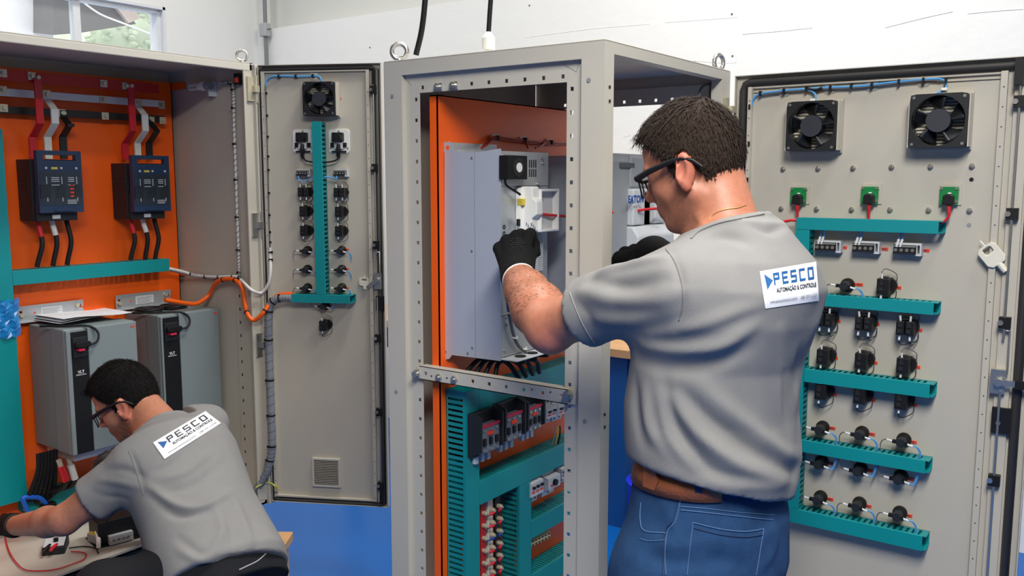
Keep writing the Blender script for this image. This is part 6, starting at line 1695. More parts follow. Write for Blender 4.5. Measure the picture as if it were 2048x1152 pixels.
def glasses(H, parent, origin, pu=.016):
    o = np.array(origin); fr = MB(); P = lambda f, l, u: tuple(H.p(f, l, u + pu) - o)
    root = None
    m = MB(); 
    for a in (-1, 1):
        rim = [P(.112 - .020 * (t / .066) ** 2 * 1.0, a * t, du) for t, du in ((.008, .008), (.03, .013), (.055, .012), (.066, .006), (.064, -.014), (.05, -.026), (.025, -.025), (.010, -.01))]
        m.tube(rim[:4], .0038, 8); m.tube(rim[3:] + [rim[0]], .0016, 6)
    m.tube([P(.112, -.01, .008), P(.115, 0, .009), P(.112, .01, .008)], .0034, 8)
    fo = m.build('safety_glasses', BLACK, parent)
    for a in (-1, 1):
        v = [P(.112 - .020 * (t / .066) ** 2, a * t, du) for t, du in ((.008, .008), (.03, .013), (.055, .012), (.066, .006), (.064, -.014), (.05, -.026), (.025, -.025), (.010, -.01))]
        c = P(.107, a * .036, -.006); mm = MB(); mm.add(v + [c], [(k, (k + 1) % 8, 8) for k in range(8)], True); mm.build('lens', LENS, fo)
        mm = MB(); mm.tube([P(.094, a * .067, .008), P(.06, a * .081, .012), P(.02, a * .088, .014), P(-.008, a * .088, .014), P(-.026, a * .084, .004), P(-.038, a * .08, -.012)], .003, 8, rr=[.0066, .006, .005, .004, .0034, .0028]); mm.build('temple_arm', BLACK, fo)
    return fo
SHIRT = mat('grey_tshirt', srgb(134, 133, 132), .85, var=.05, scale=30, bump=.25, bscale=900, spec=.2)
# shirt print: laid on the cloth between four picture corners
PBLUE = mat('print_blue', srgb(18, 88, 150), .6); PDARK = mat('print_dark', srgb(40, 44, 54), .6)
PWHITE = mat('print_white', srgb(236, 237, 240), .7, var=.01)
LET = {'P': [(0, 0, .22, 1), (0, .8, 1, 1), (.78, .42, 1, 1), (0, .42, 1, .6)], 'E': [(0, 0, .22, 1), (0, .82, 1, 1), (0, .41, .9, .59), (0, 0, 1, .18)],
       'S': [(0, .82, 1, 1), (0, .41, .22, 1), (0, .41, 1, .59), (.78, 0, 1, .59), (0, 0, 1, .18)], 'C': [(0, 0, .22, 1), (0, .82, 1, 1), (0, 0, 1, .18)], 'O': [(0, 0, .22, 1), (.78, 0, 1, 1), (0, .82, 1, 1), (0, 0, 1, .18)]}
def shirt_print(tree, quad, parent, origin, navy, h2=.155, even=False):
    q = np.array(quad, float)       # tl, tr, br, bl in picture pixels
    cor = []
    for c in q:
        for t in np.linspace(0, .6, 13):
            h = camhit(tree, *(c * (1 - t) + q.mean(0) * t))[0]
            if h is not None: break
        cor.append(h)
    co_ = None
    if even:                        # lay the print on a smooth sheet fitted through the cloth
        A = []; B = []
        bas = lambda u, v: [1, u, v, u * u, u * v, v * v, u ** 3, u * u * v, u * v * v, v ** 3]
        for i in range(15):
            for j in range(9):
                u, v = i / 14, j / 8
                a = q[0] * (1 - u) * (1 - v) + q[1] * u * (1 - v) + q[2] * u * v + q[3] * (1 - u) * v
                h, _n = camhit(tree, a[0], a[1])
                if h is not None: A.append(bas(u, v)); B.append(np.linalg.norm(h - _C))
        A = np.array(A); B = np.array(B); wt = np.ones(len(B))
        for _ in range(6):
            co_ = np.linalg.lstsq(A * wt[:, None], B * wt, rcond=None)[0]; rs_f = A @ co_ - B; wt = 1 / (1 + (rs_f / .004) ** 2)
        up_ = min(.007, max(0, np.percentile(rs_f, 97)))
    def at(u, v, lift):
        if co_ is not None:
            a = q[0] * (1 - u) * (1 - v) + q[1] * u * (1 - v) + q[2] * u * v + q[3] * (1 - u) * v
            return _C + nrm(ray(a[0], a[1])) * (float(np.dot(bas(u, v), co_)) - up_ - lift) - np.array(origin)
        a = q[0] * (1 - u) * (1 - v) + q[1] * u * (1 - v) + q[2] * u * v + q[3] * (1 - u) * v
        h, n = camhit(tree, a[0], a[1])
        if h is None: 
            h = cor[0] * (1 - u) * (1 - v) + cor[1] * u * (1 - v) + cor[2] * u * v + cor[3] * (1 - u) * v; n = nrm(_C - h)
        if n.dot(_C - h) < 0: n = -n
        return h + n * lift - np.array(origin)
    def quadpatch(rects, lift, name, m_, par, nu=3):
        mb = MB()
        for r in rects:
            k = []
            for i in range(nu + 1):
                for j in range(nu + 1): k.append(tuple(at(r[0] + (r[2] - r[0]) * i / nu, r[1] + (r[3] - r[1]) * j / nu, lift)))
            mb.add(k, [(i * (nu + 1) + j, (i + 1) * (nu + 1) + j, (i + 1) * (nu + 1) + j + 1, i * (nu + 1) + j + 1) for i in range(nu) for j in range(nu)], True)
        return mb.build(name, m_, par)
    pt = quadpatch([(0, 0, 1, 1)], .0011, 'print_patch', PWHITE, parent, 16)
    b = MB(); b.add([tuple(at(*c, .002)) for c in ((.065, .10), (.20, .30), (.085, .52))], [(0, 1, 2)]); b.build('arrow_mark', PBLUE, pt)
    rects = []
    for i, ch in enumerate('PESCO'):
        x0 = .215 + i * .153; w = .105
        for r in LET[ch]: rects.append((x0 + r[0] * w, .43 - r[3] * .32, x0 + r[2] * w, .43 - r[1] * .32))
    quadpatch(rects, .0022, 'print_name', PDARK if navy else PBLUE, pt, 2)
    for txt, u0, v0, width, m_ in (('AUTOMAÇÃO & CONTROLE', .24, .63, .72, PDARK), ('www.pescoautomacao.com.br', .10, .87, .50, INKG), ('(48) 3371.6760', .66, .87, .30, INKG)):
        me = text_mesh(txt, 1.0, m_, 'print_text', False, None, .028 if m_ is PDARK else .012)
        co = np.array([v.co[:] for v in me.vertices]); wd = co[:, 0].max(); hh = h2 if m_ is PDARK else h2 * .62
        for v_, c in zip(me.vertices, co): v_.co = Vector(at(u0 + c[0] / wd * width, v0 - c[1] * hh, .0022))
        o = bpy.data.objects.new('print_text', me); COL.objects.link(o); o.parent = pt
def band(tree, c, z0, z1, m, name, parent, origin, n=72, lift=.003, a0=0, a1=2 * math.pi, tilt=(0, 0)):
    mb = MB(); v = []
    for i in range(n + 1):
        a = a0 + (a1 - a0) * i / n; d = Vector((math.cos(a), math.sin(a), 0))
        for z in (z0, z1):
            zz_ = z + tilt[0] * d.x + tilt[1] * d.y
            r = tree.ray_cast(Vector((c[0], c[1], zz_)) + d * .6, -d)
            p = np.array(r[0]) if r[0] is not None else np.array([c[0], c[1], zz_]) + np.array(d) * .15
            v += [p + np.array(d) * lift, p - np.array(d) * .002]
    fs = []
    for i in range(n):
        b = i * 4; e = b + 4
        fs += [(b, e, e + 2, b + 2), (b + 1, b + 3, e + 3, e + 1), (b, b + 1, e + 1, e), (b + 2, e + 2, e + 3, b + 3)]
    mb.add([tuple(p - np.array(origin)) for p in v], fs, True); return mb.build(name, m, parent)
# ================================================================== the standing man
fb = nrm([-math.cos(math.radians(4.5)), math.sin(math.radians(4.5)), 0]); lb = np.array([-fb[1], fb[0], 0.0])
ear = dep(1362, 345, 1.60)
hf = nrm([-1, -.045, 0]); Hd = Head(ear + .078 * np.array([.0, 1, 0]), hf, math.radians(18))
M1O = np.array([-.645, 1.485, 0.0])
man1 = thing('person', 'standing man in grey t-shirt, jeans and black gloves working in the cabinet', 'person', tuple(M1O))
c7 = np.array([-.585, 1.54, 1.50])
Lsh = np.array([-.645, 1.368, 1.398]); Rsh = np.array([-.63, 1.69, 1.42])
Lel = dep(1098, 652, 1.68); Lwr = dep(1030, 545, 1.875)
Rel = np.array([-.80, 1.77, 1.20]); Rwr = dep(1318, 508, 1.86)
LhF = dep(1022, 470, 1.95) - Lwr; LhB = nrm(_C - Lwr) * 1.0 + np.array([-.25, 0, 0])
Lh = hand(Lwr, LhF, LhB, 1.0, (.75, 1.25, .8), thumb_side=-1, spread=.0, thumb_curl=.9, thumb_out=.1)
RhF = dep(1225, 505, 1.99) - Rwr
Rh = hand(Rwr, RhF, np.array([.1, -.3, 1.0]), 1.0, (.55, .8, .6), thumb_side=1, spread=.03)
tor = [(.86, 0, -.005, .14, .10), (.95, 0, .0, .145, .10), (1.05, 0, .0, .145, .10), (1.2, 0, .0, .158, .105), (1.34, 0, 0, .172, .112), (1.42, 0, -.005, .165, .095), (1.47, 0, -.012, .10, .07), (1.49, 0, -.015, .07, .055)]
def torso_axis(F, infl=0.0, st=tor, k=.02, cz0=None):
    # the trunk leans a little: lower sections nearer the camera
    F.loft(np.array([-.675, 1.458, 0]) , (.045, .04, 1), lb, [(t, a, b, w + infl, d + infl) for t, a, b, w, d in st], k=k, p=2.2)
HB = .0045
F = Field([-1.30, 1.22, 0.0], [-.33, 1.98, 1.78], HB)
torso_axis(F)
F.cap(c7 + np.array([-.02, -.003, -.06]), Hd.p(-.025, 0, -.02), .060, .054, k=.03)
F.cap(c7 + np.array([-.07, -.003, -.07]), Hd.p(.012, 0, -.06), .04, .04, k=.03)
F.chain([Lsh, Lsh + (Lel - Lsh) * .45, Lel, Lel + (Lwr - Lel) * .3, Lel + (Lwr - Lel) * .62, Lwr], [.052, .048, .046, .052, .043, .031], k=.018)
F.ell(Lel + np.array([.012, -.01, -.018]), np.eye(3), (.032, .03, .03), k=.02)
F.chain([Rsh, Rel, Rel + (Rwr - Rel) * .35, Rwr], [.058, .043, .045, .029], k=.018)
add_bones(F, Lh, -.0022); add_bones(F, Rh, -.0022)
for sy, yo in ((1, 1.39), (-1, 1.575)):
    hx_ = -.655 if sy == 1 else -.64
    F.chain([(hx_, yo, .9), (hx_ - .015, yo, .5), (hx_ + .01, yo, .1)], [.07, .055, .04], k=.03)
    F.chain([(hx_ + .03, yo, .05), (hx_ - .12, yo, .035)], [.042, .035], k=.02)
Hd.build(F)
V, Fc = F.mesh()
body1, V = np_mesh('body', V, Fc, SKIN, man1, M1O)
fm = (Lel + Lwr) / 2
tint(body1, V, Hd, srgb(190, 126, 99), (srgb(120, 86, 70), .62), extra=((fm + np.array([0, 0, .02]), .11, srgb(150, 98, 72), .42), (Lwr, .07, srgb(132, 88, 66), .35), (Lel + np.array([0.02, -.02, -.02]), .045, srgb(212, 112, 96), .55)))
make_hair(Hd, srgb(52, 42, 36), man1, M1O, 5200, .0095, .013, fringe=90, seed=2, mname='dark_brown_hair')
glasses(Hd, man1, M1O, .010)
# neck chain
pts = [camhit(bvh(V, Fc), x, y) for x, y in ((1418, 440), (1424, 432), (1436, 424), (1455, 418), (1475, 416), (1492, 410))]
pts = [p + n * .001 - M1O for p, n in pts if p is not None]
if len(pts) > 2:
    m = MB(); m.tube(spline(pts, 4), .0009, 5); m.build('neck_chain', mat('gold_chain', srgb(205, 160, 90), .35, .8), man1)
# gloves
GLOVE = mat('black_glove', srgb(15, 15, 16), .8, spec=.2, var=.15, scale=40, bump=.4, bscale=500)
def glove(parent, origin, wr, el, bones, dr=.0022, m_=None, cuff=True, cl=.028):
    allp = np.array([b[0] for b in bones] + [b[1] for b in bones] + [wr + nrm(el - wr) * (cl + .02)]); F = Field(allp.min(0) - .085, allp.max(0) + .085, .003)
    add_bones(F, bones, dr); d = nrm(el - wr); F.chain([wr + d * (cl + .002), wr + nrm(bones[0][1] - wr) * .03], [.0345 + (cl - .028) * .14, .03], k=.012)
    F.cap(wr + d * .015, wr + nrm(bones[1][0] - wr + 1e-6) * .012, .0345 if cl < .1 else .043, .032 if cl < .1 else .040, k=.012)
    F.half(wr + d * cl, d, .002)
    V, Fc = F.mesh(); o, V = np_mesh('glove', V, Fc, m_ or GLOVE, parent, origin)
    if cuff:
        m = MB(); m.torus(tuple(wr + d * .028 - origin), tuple(d), .0335, .0032, 30, 8); m.build('cuff_edge', mat('cuff_white', srgb(226, 214, 206), .7), o)
    return V, Fc
gV, gF = glove(man1, M1O, Lwr, Lel, Lh)
glove(man1, M1O, Rwr, Rel, Rh, cuff=False, cl=.21)
gt = bvh(gV, gF)
mm_ = MB()
for k in range(6):
    a, _ = camhit(gt, 1024 - (k % 2) * 4, 478 + k * 4.2); b, n_ = camhit(gt, 1044 + (k % 3) * 3, 478 + k * 4.2 - 1)
    if a is not None and b is not None: mm_.tube([a + n_ * .0008 - M1O, (a + b) / 2 + n_ * .0012 - M1O, b + n_ * .0008 - M1O], .0006, 4)
if mm_.v: mm_.build('glove_print', mat('glove_print', srgb(70, 70, 72), .7), man1)
# jeans
JEAN = mat('blue_denim', srgb(40, 70, 108), .9, var=.5, scale=24, bump=.35, bscale=700, spec=.15)
F = Field([-.90, 1.25, .06], [-.36, 1.79, 1.12], .006)
jt = [(.78, 0, -.005, .176, .128), (.88, 0, -.014, .176, .138), (.97, 0, -.012, .170, .132), (1.04, 0, -.004, .160, .12), (1.10, 0, .0, .155, .114)]
torso_axis(F, 0.0, jt, .03)
for yo, hx_ in ((1.39, -.655), (1.575, -.64)):
    F.chain([(hx_, yo, .86), (hx_ - .008, yo, .5), (hx_ + .012, yo, .09)], [.098, .078, .066], k=.05)
bz = dep(1340, 960, 1.47)[2]; F.half((0, 0, bz + .014), (0, 0, 1), .002)
V, Fc = F.mesh(); N = vnormals(V, Fc); T = bvh(V, Fc); dsp = np.zeros(len(V))
for px_, a, w in (([(1300, 1075), (1340, 1090), (1400, 1085)], .004, .012), ([(1290, 1110), (1340, 1125), (1390, 1128)], -.004, .012), ([(1540, 1040), (1548, 1090), (1520, 1140)], .005, .014), ([(1330, 1010), (1350, 1060), (1345, 1120)], .003, .01), ([(1400, 1130), (1450, 1120), (1500, 1140)], -.004, .014)): dsp += fold(V, N, T, px_, a, w)
jo, V = np_mesh('jeans', V + N * dsp[:, None], Fc, JEAN, man1, M1O); T = bvh(V, Fc)
ST = mat('denim_seam', srgb(68, 100, 142), .8); ST2 = mat('denim_seam_dark', srgb(26, 48, 84), .8)
for px_, r, m_ in (([(1363, 990), (1352, 1040), (1335, 1065), (1330, 1110), (1332, 1150)], .0016, ST), ([(1357, 990), (1346, 1040), (1330, 1066), (1325, 1150)], .0014, ST2), ([(1362, 1020), (1420, 1026), (1480, 1033), (1545, 1040)], .0015, ST), ([(1362, 1013), (1420, 1018), (1480, 1025), (1550, 1030)], .0013, ST),
                   ([(1386, 1045), (1440, 1058), (1490, 1063), (1527, 1058)], .0016, ST), ([(1386, 1045), (1380, 1095), (1374, 1150)], .0014, ST), ([(1527, 1058), (1520, 1100), (1512, 1150)], .0014, ST), ([(1388, 1056), (1440, 1069), (1490, 1074), (1526, 1069)], .0013, ST2), ([(1282, 1005), (1281, 1040), (1290, 1062), (1333, 1066)], .0018, ST), ([(1280, 1078), (1300, 1082), (1330, 1080)], .0014, ST)):
    ribbon(T, px_, r * .7, m_, 'seam', jo, M1O)
LEATH = mat('tan_leather', srgb(150, 84, 46), .5, var=.15, scale=30, bump=.15, bscale=200)
cwx = (-.62, 1.505)
bl = band(T, cwx, bz - .025, bz + .0125, LEATH, 'belt', man1, M1O, lift=.005, a0=.55 * math.pi, a1=1.66 * math.pi)
BT = bvh(*[np.array([list(v.co) for v in bl.data.vertices]) + M1O, np.array([list(p.vertices) for p in bl.data.polygons])])
q, n_ = camhit(BT, 1305, 958)
if q is not None:
    m = MB(); t_ = nrm(np.cross(n_, (0, 0, 1))); 
    if t_.dot(_r) < 0: t_ = -t_
    pl_ = [(-.018, -.018), (.008, -.018), (.016, 0), (.008, .018), (-.018, .018)]; z_ = np.array([0, 0, 1.0])
    v = [tuple(q + t_ * a + z_ * b + n_ * .0045 - M1O) for a, b in pl_] + [tuple(q + t_ * a + z_ * b - M1O) for a, b in pl_]
    m.add(v, [(0, 1, 2, 3, 4)] + [(i, (i + 1) % 5, 5 + (i + 1) % 5, 5 + i) for i in range(5)]); m.build('belt_end', LEATH, bl)
for x in (1397, 1556):
    P = [camhit(BT, x, y) for y in (950, 975)]; 
    h0, n0 = camhit(T, x + 1, 995)
    q, n_ = camhit(BT, x, 965)
    if q is not None:
        t_ = nrm(np.cross(n_, (0, 0, 1))); m = MB(); v = []
        for zo in (-.03, .022):
            for a in (-.006, .006):
                for e in (.0, .0045): v.append(tuple(q + t_ * a + np.array([0, 0, zo]) + n_ * e - M1O))
        m.add(v, [(0, 1, 3, 2), (4, 6, 7, 5), (0, 4, 5, 1), (2, 3, 7, 6), (0, 2, 6, 4), (1, 5, 7, 3)]); m.build('belt_loop', JEAN, jo)
SHOE = mat('black_shoe', srgb(34, 32, 32), .5)
for yo, hx_ in ((1.39, -.655), (1.575, -.64)):
    F = Field([hx_ - .24, yo - .09, -.01], [hx_ + .14, yo + .09, .16], .006); F.chain([(hx_ + .045, yo, .05), (hx_ - .06, yo, .05), (hx_ - .15, yo, .038)], [.05, .052, .04], k=.02); F.cap((hx_ + .015, yo, .06), (hx_ + .012, yo, .11), .05, k=.02); F.half((0, 0, .003), (0, 0, -1), .002)
    v, f_ = F.mesh(); np_mesh('shoe', v, f_, SHOE, man1, M1O)
# t-shirt
F = Field([-1.06, 1.20, .90], [-.34, 1.95, 1.56], .0055)
stt = [(.94, 0, -.012, .165, .128), (.99, 0, -.012, .172, .136), (1.04, 0, -.012, .178, .142), (1.10, 0, -.006, .180, .146), (1.16, 0, .002, .178, .143), (1.25, 0, .0, .180, .140), (1.33, 0, -.016, .188, .148), (1.39, 0, -.026, .182, .146), (1.435, 0, -.028, .15, .126), (1.475, 0, -.026, .105, .094), (1.505, 0, -.022, .085, .072)]
torso_axis(F, 0.0, stt, .02)
for sh, el, fr_ in ((Lsh, Lel, .68), (Rsh, Rel, .7)):
    d = el - sh; a = sh + np.array([.02, .0, -.01])
    F.cap(a, sh + d * .35, .068, .062, k=.05); F.cap(sh + d * .35, sh + d * (fr_ + .1), .062, .067, k=.012)
    F.half(sh + d * fr_, d, .003, lo=np.minimum(sh + d * .5, el) - .12, hi=np.maximum(sh + d * .5, el) + .12)
# shoulder yoke between the sleeves and the neck
F.cap(Lsh + np.array([.03, .05, .018]), c7 + np.array([-.02, -.05, -.045]), .046, .046, k=.04); F.cap(Rsh + np.array([.02, -.05, .018]), c7 + np.array([-.02, .05, -.045]), .046, .046, k=.04)
# hem follows the belt, lower at the back; neck opening
F.half((-.65, 1.5, 1.036), (-.16, -.24, -1), .004)
nk = [c7 + np.array([-.02, -.003, -.03]), Hd.p(-.03, 0, -.02)]; dn = nrm(nk[1] - nk[0])
F.cap(c7 + np.array([-.02, -.003, -.05]), c7 + np.array([-.032, -.003, .03]), .071, .069, k=.025); F.cap(c7 + np.array([-.07, -.003, -.07]), c7 + np.array([-.085, -.003, .0]), .05, .05, k=.02)
F.half(c7 + np.array([.03, 0, .012]), (-.32, 0, 1), .003, lo=[-.8, 1.38, 1.40], hi=[-.45, 1.72, 1.6])
V, Fc = F.mesh(); N = vnormals(V, Fc); T = bvh(V, Fc); dsp = np.zeros(len(V))
for px_, a, w in (([(1345, 800), (1400, 870), (1480, 930), (1575, 965)], .011, .013), ([(1360, 780), (1430, 850), (1520, 910), (1590, 945)], -.010, .013), ([(1330, 760), (1350, 850), (1410, 930), (1470, 965)], -.009, .012), ([(1320, 790), (1340, 870), (1385, 930)], .009, .012),
                  ([(1400, 770), (1470, 830), (1560, 900), (1600, 915)], .008, .014), ([(1290, 690), (1360, 700), (1440, 690), (1510, 650)], .010, .013), ([(1280, 720), (1350, 735), (1430, 725), (1490, 700)], -.008, .014), ([(1300, 668), (1380, 655), (1470, 625), (1520, 610)], .007, .012),
                  ([(1160, 585), (1230, 600), (1310, 600), (1362, 585)], .009, .013), ([(1180, 560), (1250, 572), (1330, 560)], -.007, .012), ([(1180, 640), (1260, 640), (1340, 620)], .006, .014), ([(1200, 545), (1260, 530), (1330, 515)], .008, .010), ([(1240, 510), (1290, 500), (1335, 505)], .006, .009), ([(1150, 600), (1180, 640), (1200, 690)], -.004, .01),
                  ([(1340, 500), (1358, 540), (1366, 600), (1352, 660)], -.005, .006), ([(1560, 660), (1555, 740), (1560, 830), (1580, 890)], .006, .012), ([(1600, 700), (1595, 780), (1600, 860)], -.005, .012), ([(1500, 450), (1540, 462), (1570, 450)], -.005, .009), ([(1410, 480), (1450, 475), (1500, 490)], -.005, .01), ([(1290, 780), (1300, 850), (1330, 905)], .008, .012), ([(1270, 760), (1275, 830), (1290, 890)], -.005, .012), ([(1420, 960), (1480, 972), (1560, 972)], .006, .01)):
    dsp += fold(V, N, T, px_, a, w)
wav = .0022 * np.sin(38 * V[:, 0] + 22 * V[:, 2] + 3 * np.sin(14 * V[:, 1])) * np.sin(17 * V[:, 2] - 25 * V[:, 1])
so, V = np_mesh('t_shirt', V + N * (dsp + wav)[:, None], Fc, SHIRT, man1, M1O, 1); T = bvh(V, Fc)
SEAM = mat('shirt_seam', srgb(118, 117, 116), .85)
ribbon(T, [(1332, 498), (1350, 525), (1363, 565), (1366, 605), (1358, 640)], .0011, SEAM, 'sleeve_seam', so, M1O)
ribbon(T, [(1140, 585), (1155, 625), (1172, 660), (1190, 688)], .0009, mat('shirt_stitch', srgb(152, 151, 150), .85), 'hem_stitch', so, M1O)
# ribbed collar
P = []
for k in range(0):
    a = 2 * math.pi * k / 40; c = c7 + np.array([-.042, -.002, .006 + .012]); d = np.array([math.cos(a), math.sin(a), 0]); p = c + d * np.array([.082, .07, 0]); p[2] += .34 * (p[0] - c7[0]) 
    P.append(p - M1O)
ribbon(T, [(1382, 478), (1400, 462), (1440, 446), (1490, 436), (1528, 428)], .0016, SEAM, 'collar_seam', so, M1O)
shirt_print(T, ((1519, 543), (1631, 524), (1637, 601), (1530, 617)), so, M1O, False)
# short hairs on the forearm
rng = np.random.RandomState(9); bt = bvh(*[np.array([list(v.co) for v in body1.data.vertices]) + M1O, np.array([list(p.vertices) for p in body1.data.polygons])]) if False else None
bv = np.empty(len(body1.data.vertices) * 3, np.float32); body1.data.vertices.foreach_get('co', bv); bv = bv.reshape(-1, 3).astype(float) + M1O
bn = np.empty(len(body1.data.vertices) * 3, np.float32); body1.data.vertices.foreach_get('normal', bn); bn = bn.reshape(-1, 3)
ad = Lwr - Lel; tt_ = ((bv - Lel) @ ad) / ad.dot(ad); rd = np.linalg.norm(bv - Lel - tt_[:, None] * ad, axis=1)
ix = np.where((tt_ > .12) & (tt_ < .92) & (rd < .07) & (bn @ nrm(np.array([-.2, -.4, 1.0])) > -.2))[0]
m = MB(); vs = []; fs = []
for i in rng.choice(ix, 700):
    n = bn[i]; g = nrm(nrm(ad) * .6 + np.array([0, 0, -.6]) + rng.normal(0, .35, 3)); g = g - n * g.dot(n) * .9; w = np.cross(n, g); w = w / max(np.linalg.norm(w), 1e-6) * .00035; L_ = rng.uniform(.006, .014); p = bv[i] - M1O
    k = len(vs); vs += [p - w, p + w, p + g * L_ + n * .0015]; fs.append((k, k + 1, k + 2))
m.add([tuple(v) for v in vs], fs); ao = m.build('arm_hair', mat('arm_hair_brown', srgb(70, 48, 36), .7), man1); ao['kind'] = 'stuff'
# ================================================================== the crouching man
ear2 = dep(245, 822, 2.62)
f2 = nrm([-math.cos(math.radians(40)), -math.sin(math.radians(40)), 0]); l2 = np.array([-f2[1], f2[0], 0])
H2 = Head(ear2 - l2 * .078, f2, math.radians(27), math.radians(4))
NB = dep(330, 858, 2.60); HP = dep(432, 1116, 2.36)
LS = dep(268, 938, 2.45); RS = dep(414, 847, 2.72)
LE = dep(128, 1040, 2.42); LW = dep(22, 1052, 2.58)
RE = dep(335, 995, 2.97); RW = dep(262, 915, 2.88)
M2O = np.array([HP[0], HP[1], 0.0])
man2 = thing('person', 'crouching man in grey t-shirt and dark trousers reaching into the left cabinet', 'person', tuple(M2O))
axis = nrm(NB - HP); lat = nrm(LS - RS); lat = nrm(lat - axis * lat.dot(axis))
TL = np.linalg.norm(NB - HP)
lh2 = hand(LW, dep(-60, 1045, 2.68) - LW, np.array([.2, -.2, 1.0]), 1.0, (.35, .5, .4), thumb_side=-1)
rh2 = hand(RW, dep(200, 900, 2.95) - RW, np.array([.25, -.25, 1.0]), 1.0, (.45, .6, .4), thumb_side=1)
LHp = HP + np.array([-.02, -.09, -.03]); RHp = HP + np.array([-.03, .10, -.02])
LK = dep(205, 1186, 2.22); RK = np.array([RHp[0] - .30, RHp[1] + .06, .52])
LA = LK + np.array([.02, -.04, -.40]); RA = RK + np.array([.08, .02, -.42])
tor2 = [(-.10, 0, .0, .15, .10), (.0, 0, .0, .155, .105), (.15, 0, .0, .15, .105), (TL * .6, 0, .005, .165, .11), (TL * .82, 0, .0, .16, .10), (TL * .95, 0, -.01, .09, .065), (TL, 0, -.01, .065, .055)]
allp = np.array([NB, HP, LS, RS, LE, LW, RE, RW, LK, RK, LA, RA, H2.c + .15, H2.c - .15] + [b[1] for b in lh2 + rh2]); lo = allp.min(0) - .2; hi = allp.max(0) + .2
F = Field(lo, hi, .005)
F.loft(HP, axis, lat, tor2, k=.02, p=2.2)
F.cap(NB + axis * -.02, H2.p(-.03, 0, -.02), .06, .053, k=.03); F.cap(NB + H2.f * .05 - axis * .01, H2.p(.012, 0, -.06), .04, .04, k=.03)
F.chain([LS, LS + (LE - LS) * .45, LE, LE + (LW - LE) * .3, LW], [.056, .049, .041, .042, .028], k=.018)
F.chain([RS, RE, RE + (RW - RE) * .3, RW], [.048, .040, .042, .028], k=.018)
F.chain([LHp, LK, LK + (LA - LK) * .35, LA], [.075, .055, .055, .04], k=.02); F.chain([RHp, RK, RK + (RA - RK) * .35, RA], [.075, .055, .055, .04], k=.02)
for A_ in (LA, RA): F.chain([A_ + np.array([0, 0, -.03]), A_ + np.array([-.13, -.03, -.045])], [.04, .033], k=.02)
add_bones(F, lh2, -.002); add_bones(F, rh2, -.002)
H2.build(F)
V, Fc = F.mesh(); b2, V = np_mesh('body', V, Fc, SKIN, man2, M2O)
tint(b2, V, H2, srgb(186, 126, 100), (srgb(58, 42, 38), .85), extra=((LE, .05, srgb(190, 110, 90), .4),))
make_hair(H2, srgb(22, 20, 20), man2, M2O, 4200, .011, .02, fringe=140, seed=4, mname='black_hair')
glasses(H2, man2, M2O, .010)
GGL = mat('grey_black_glove', srgb(58, 58, 60), .7, var=.2, scale=30, bump=.3, bscale=400)
glove(man2, M2O, LW, LE, lh2, cuff=False); glove(man2, M2O, RW, RE, rh2, m_=GGL, cuff=False)
for w_, e_ in ((LW, LE), (RW, RE)):
    d = nrm(e_ - w_); m = MB(); m.torus(tuple(w_ + d * .028 - M2O), tuple(d), .0325, .004, 26, 8); m.build('glove_cuff', BLACK, man2)
# trousers
TROU = mat('black_trousers', srgb(30, 31, 35), .85, var=.2, scale=14, bump=.3, bscale=500, spec=.15)
F = Field(lo, np.array([hi[0], hi[1], HP[2] + .24]), .0065)
F.loft(HP, axis, lat, [(-.12, 0, -.005, .168, .125), (-.05, 0, -.005, .172, .13), (.03, 0, 0, .166, .122), (.09, 0, 0, .155, .112)], k=.03, p=2.2)
F.chain([LHp, LK, LK + (LA - LK) * .4, LA + np.array([0, 0, .03])], [.098, .074, .07, .06], k=.04); F.chain([RHp, RK, RK + (RA - RK) * .4, RA + np.array([0, 0, .03])], [.098, .074, .07, .06], k=.04)
V, Fc = F.mesh(); N = vnormals(V, Fc); V = V + N * (.004 * np.sin(30 * V[:, 0] + 26 * V[:, 2]) * np.sin(22 * V[:, 1] + 9))[:, None]
tr, V = np_mesh('trousers', V, Fc, TROU, man2, M2O, 1); T = bvh(V, Fc)
ribbon(T, [(478, 1140), (495, 1132), (515, 1122), (531, 1108)], .002, mat('waistband_print', srgb(150, 150, 155), .7), 'waistband_trim', tr, M2O)
for A_ in (LA, RA):
    F = Field(A_ - .22, A_ + .12, .006); F.chain([A_ + np.array([.04, .01, -.045]), A_ + np.array([-.06, -.02, -.045]), A_ + np.array([-.145, -.035, -.055])], [.048, .05, .04], k=.02); F.cap(A_ + np.array([0, 0, -.03]), A_ + np.array([0, 0, .02]), .048, k=.02); F.half((0, 0, max(.004, A_[2] - .095)), (0, 0, -1), .002)
    v, f_ = F.mesh(); np_mesh('shoe', v, f_, SHOE, man2, M2O)
# t-shirt
F = Field(lo, hi, .006)
F.loft(HP, axis, lat, [(-.10, 0, -.004, .176, .138), (-.05, 0, -.008, .184, .15), (.04, 0, -.004, .176, .14), (.14, 0, -.004, .166, .134), (TL * .5, 0, -.006, .172, .132), (TL * .72, 0, -.012, .178, .128), (TL * .86, 0, -.018, .162, .12), (TL * .96, 0, -.02, .095, .078), (TL * 1.0, 0, -.02, .075, .062)], k=.02, p=2.2)
for sh, el in ((LS, LE), (RS, RE)):
    d = el - sh
    rS = .074 if sh is LS else .064
    F.cap(sh - axis * .005, sh + d * .3, rS, .066, k=.05); F.cap(sh + d * .3, sh + d * .72, .068, .07, k=.012); F.half(sh + d * .60, d, .003, lo=np.minimum(sh + d * .45, el) - .1, hi=np.maximum(sh + d * .45, el) + .1)
F.cap(LS - lat * .05 + axis * .01, NB + lat * .05 - axis * .03, .05, .05, k=.04); F.cap(RS + lat * .05 + axis * .01, NB - lat * .05 - axis * .03, .05, .05, k=.04)
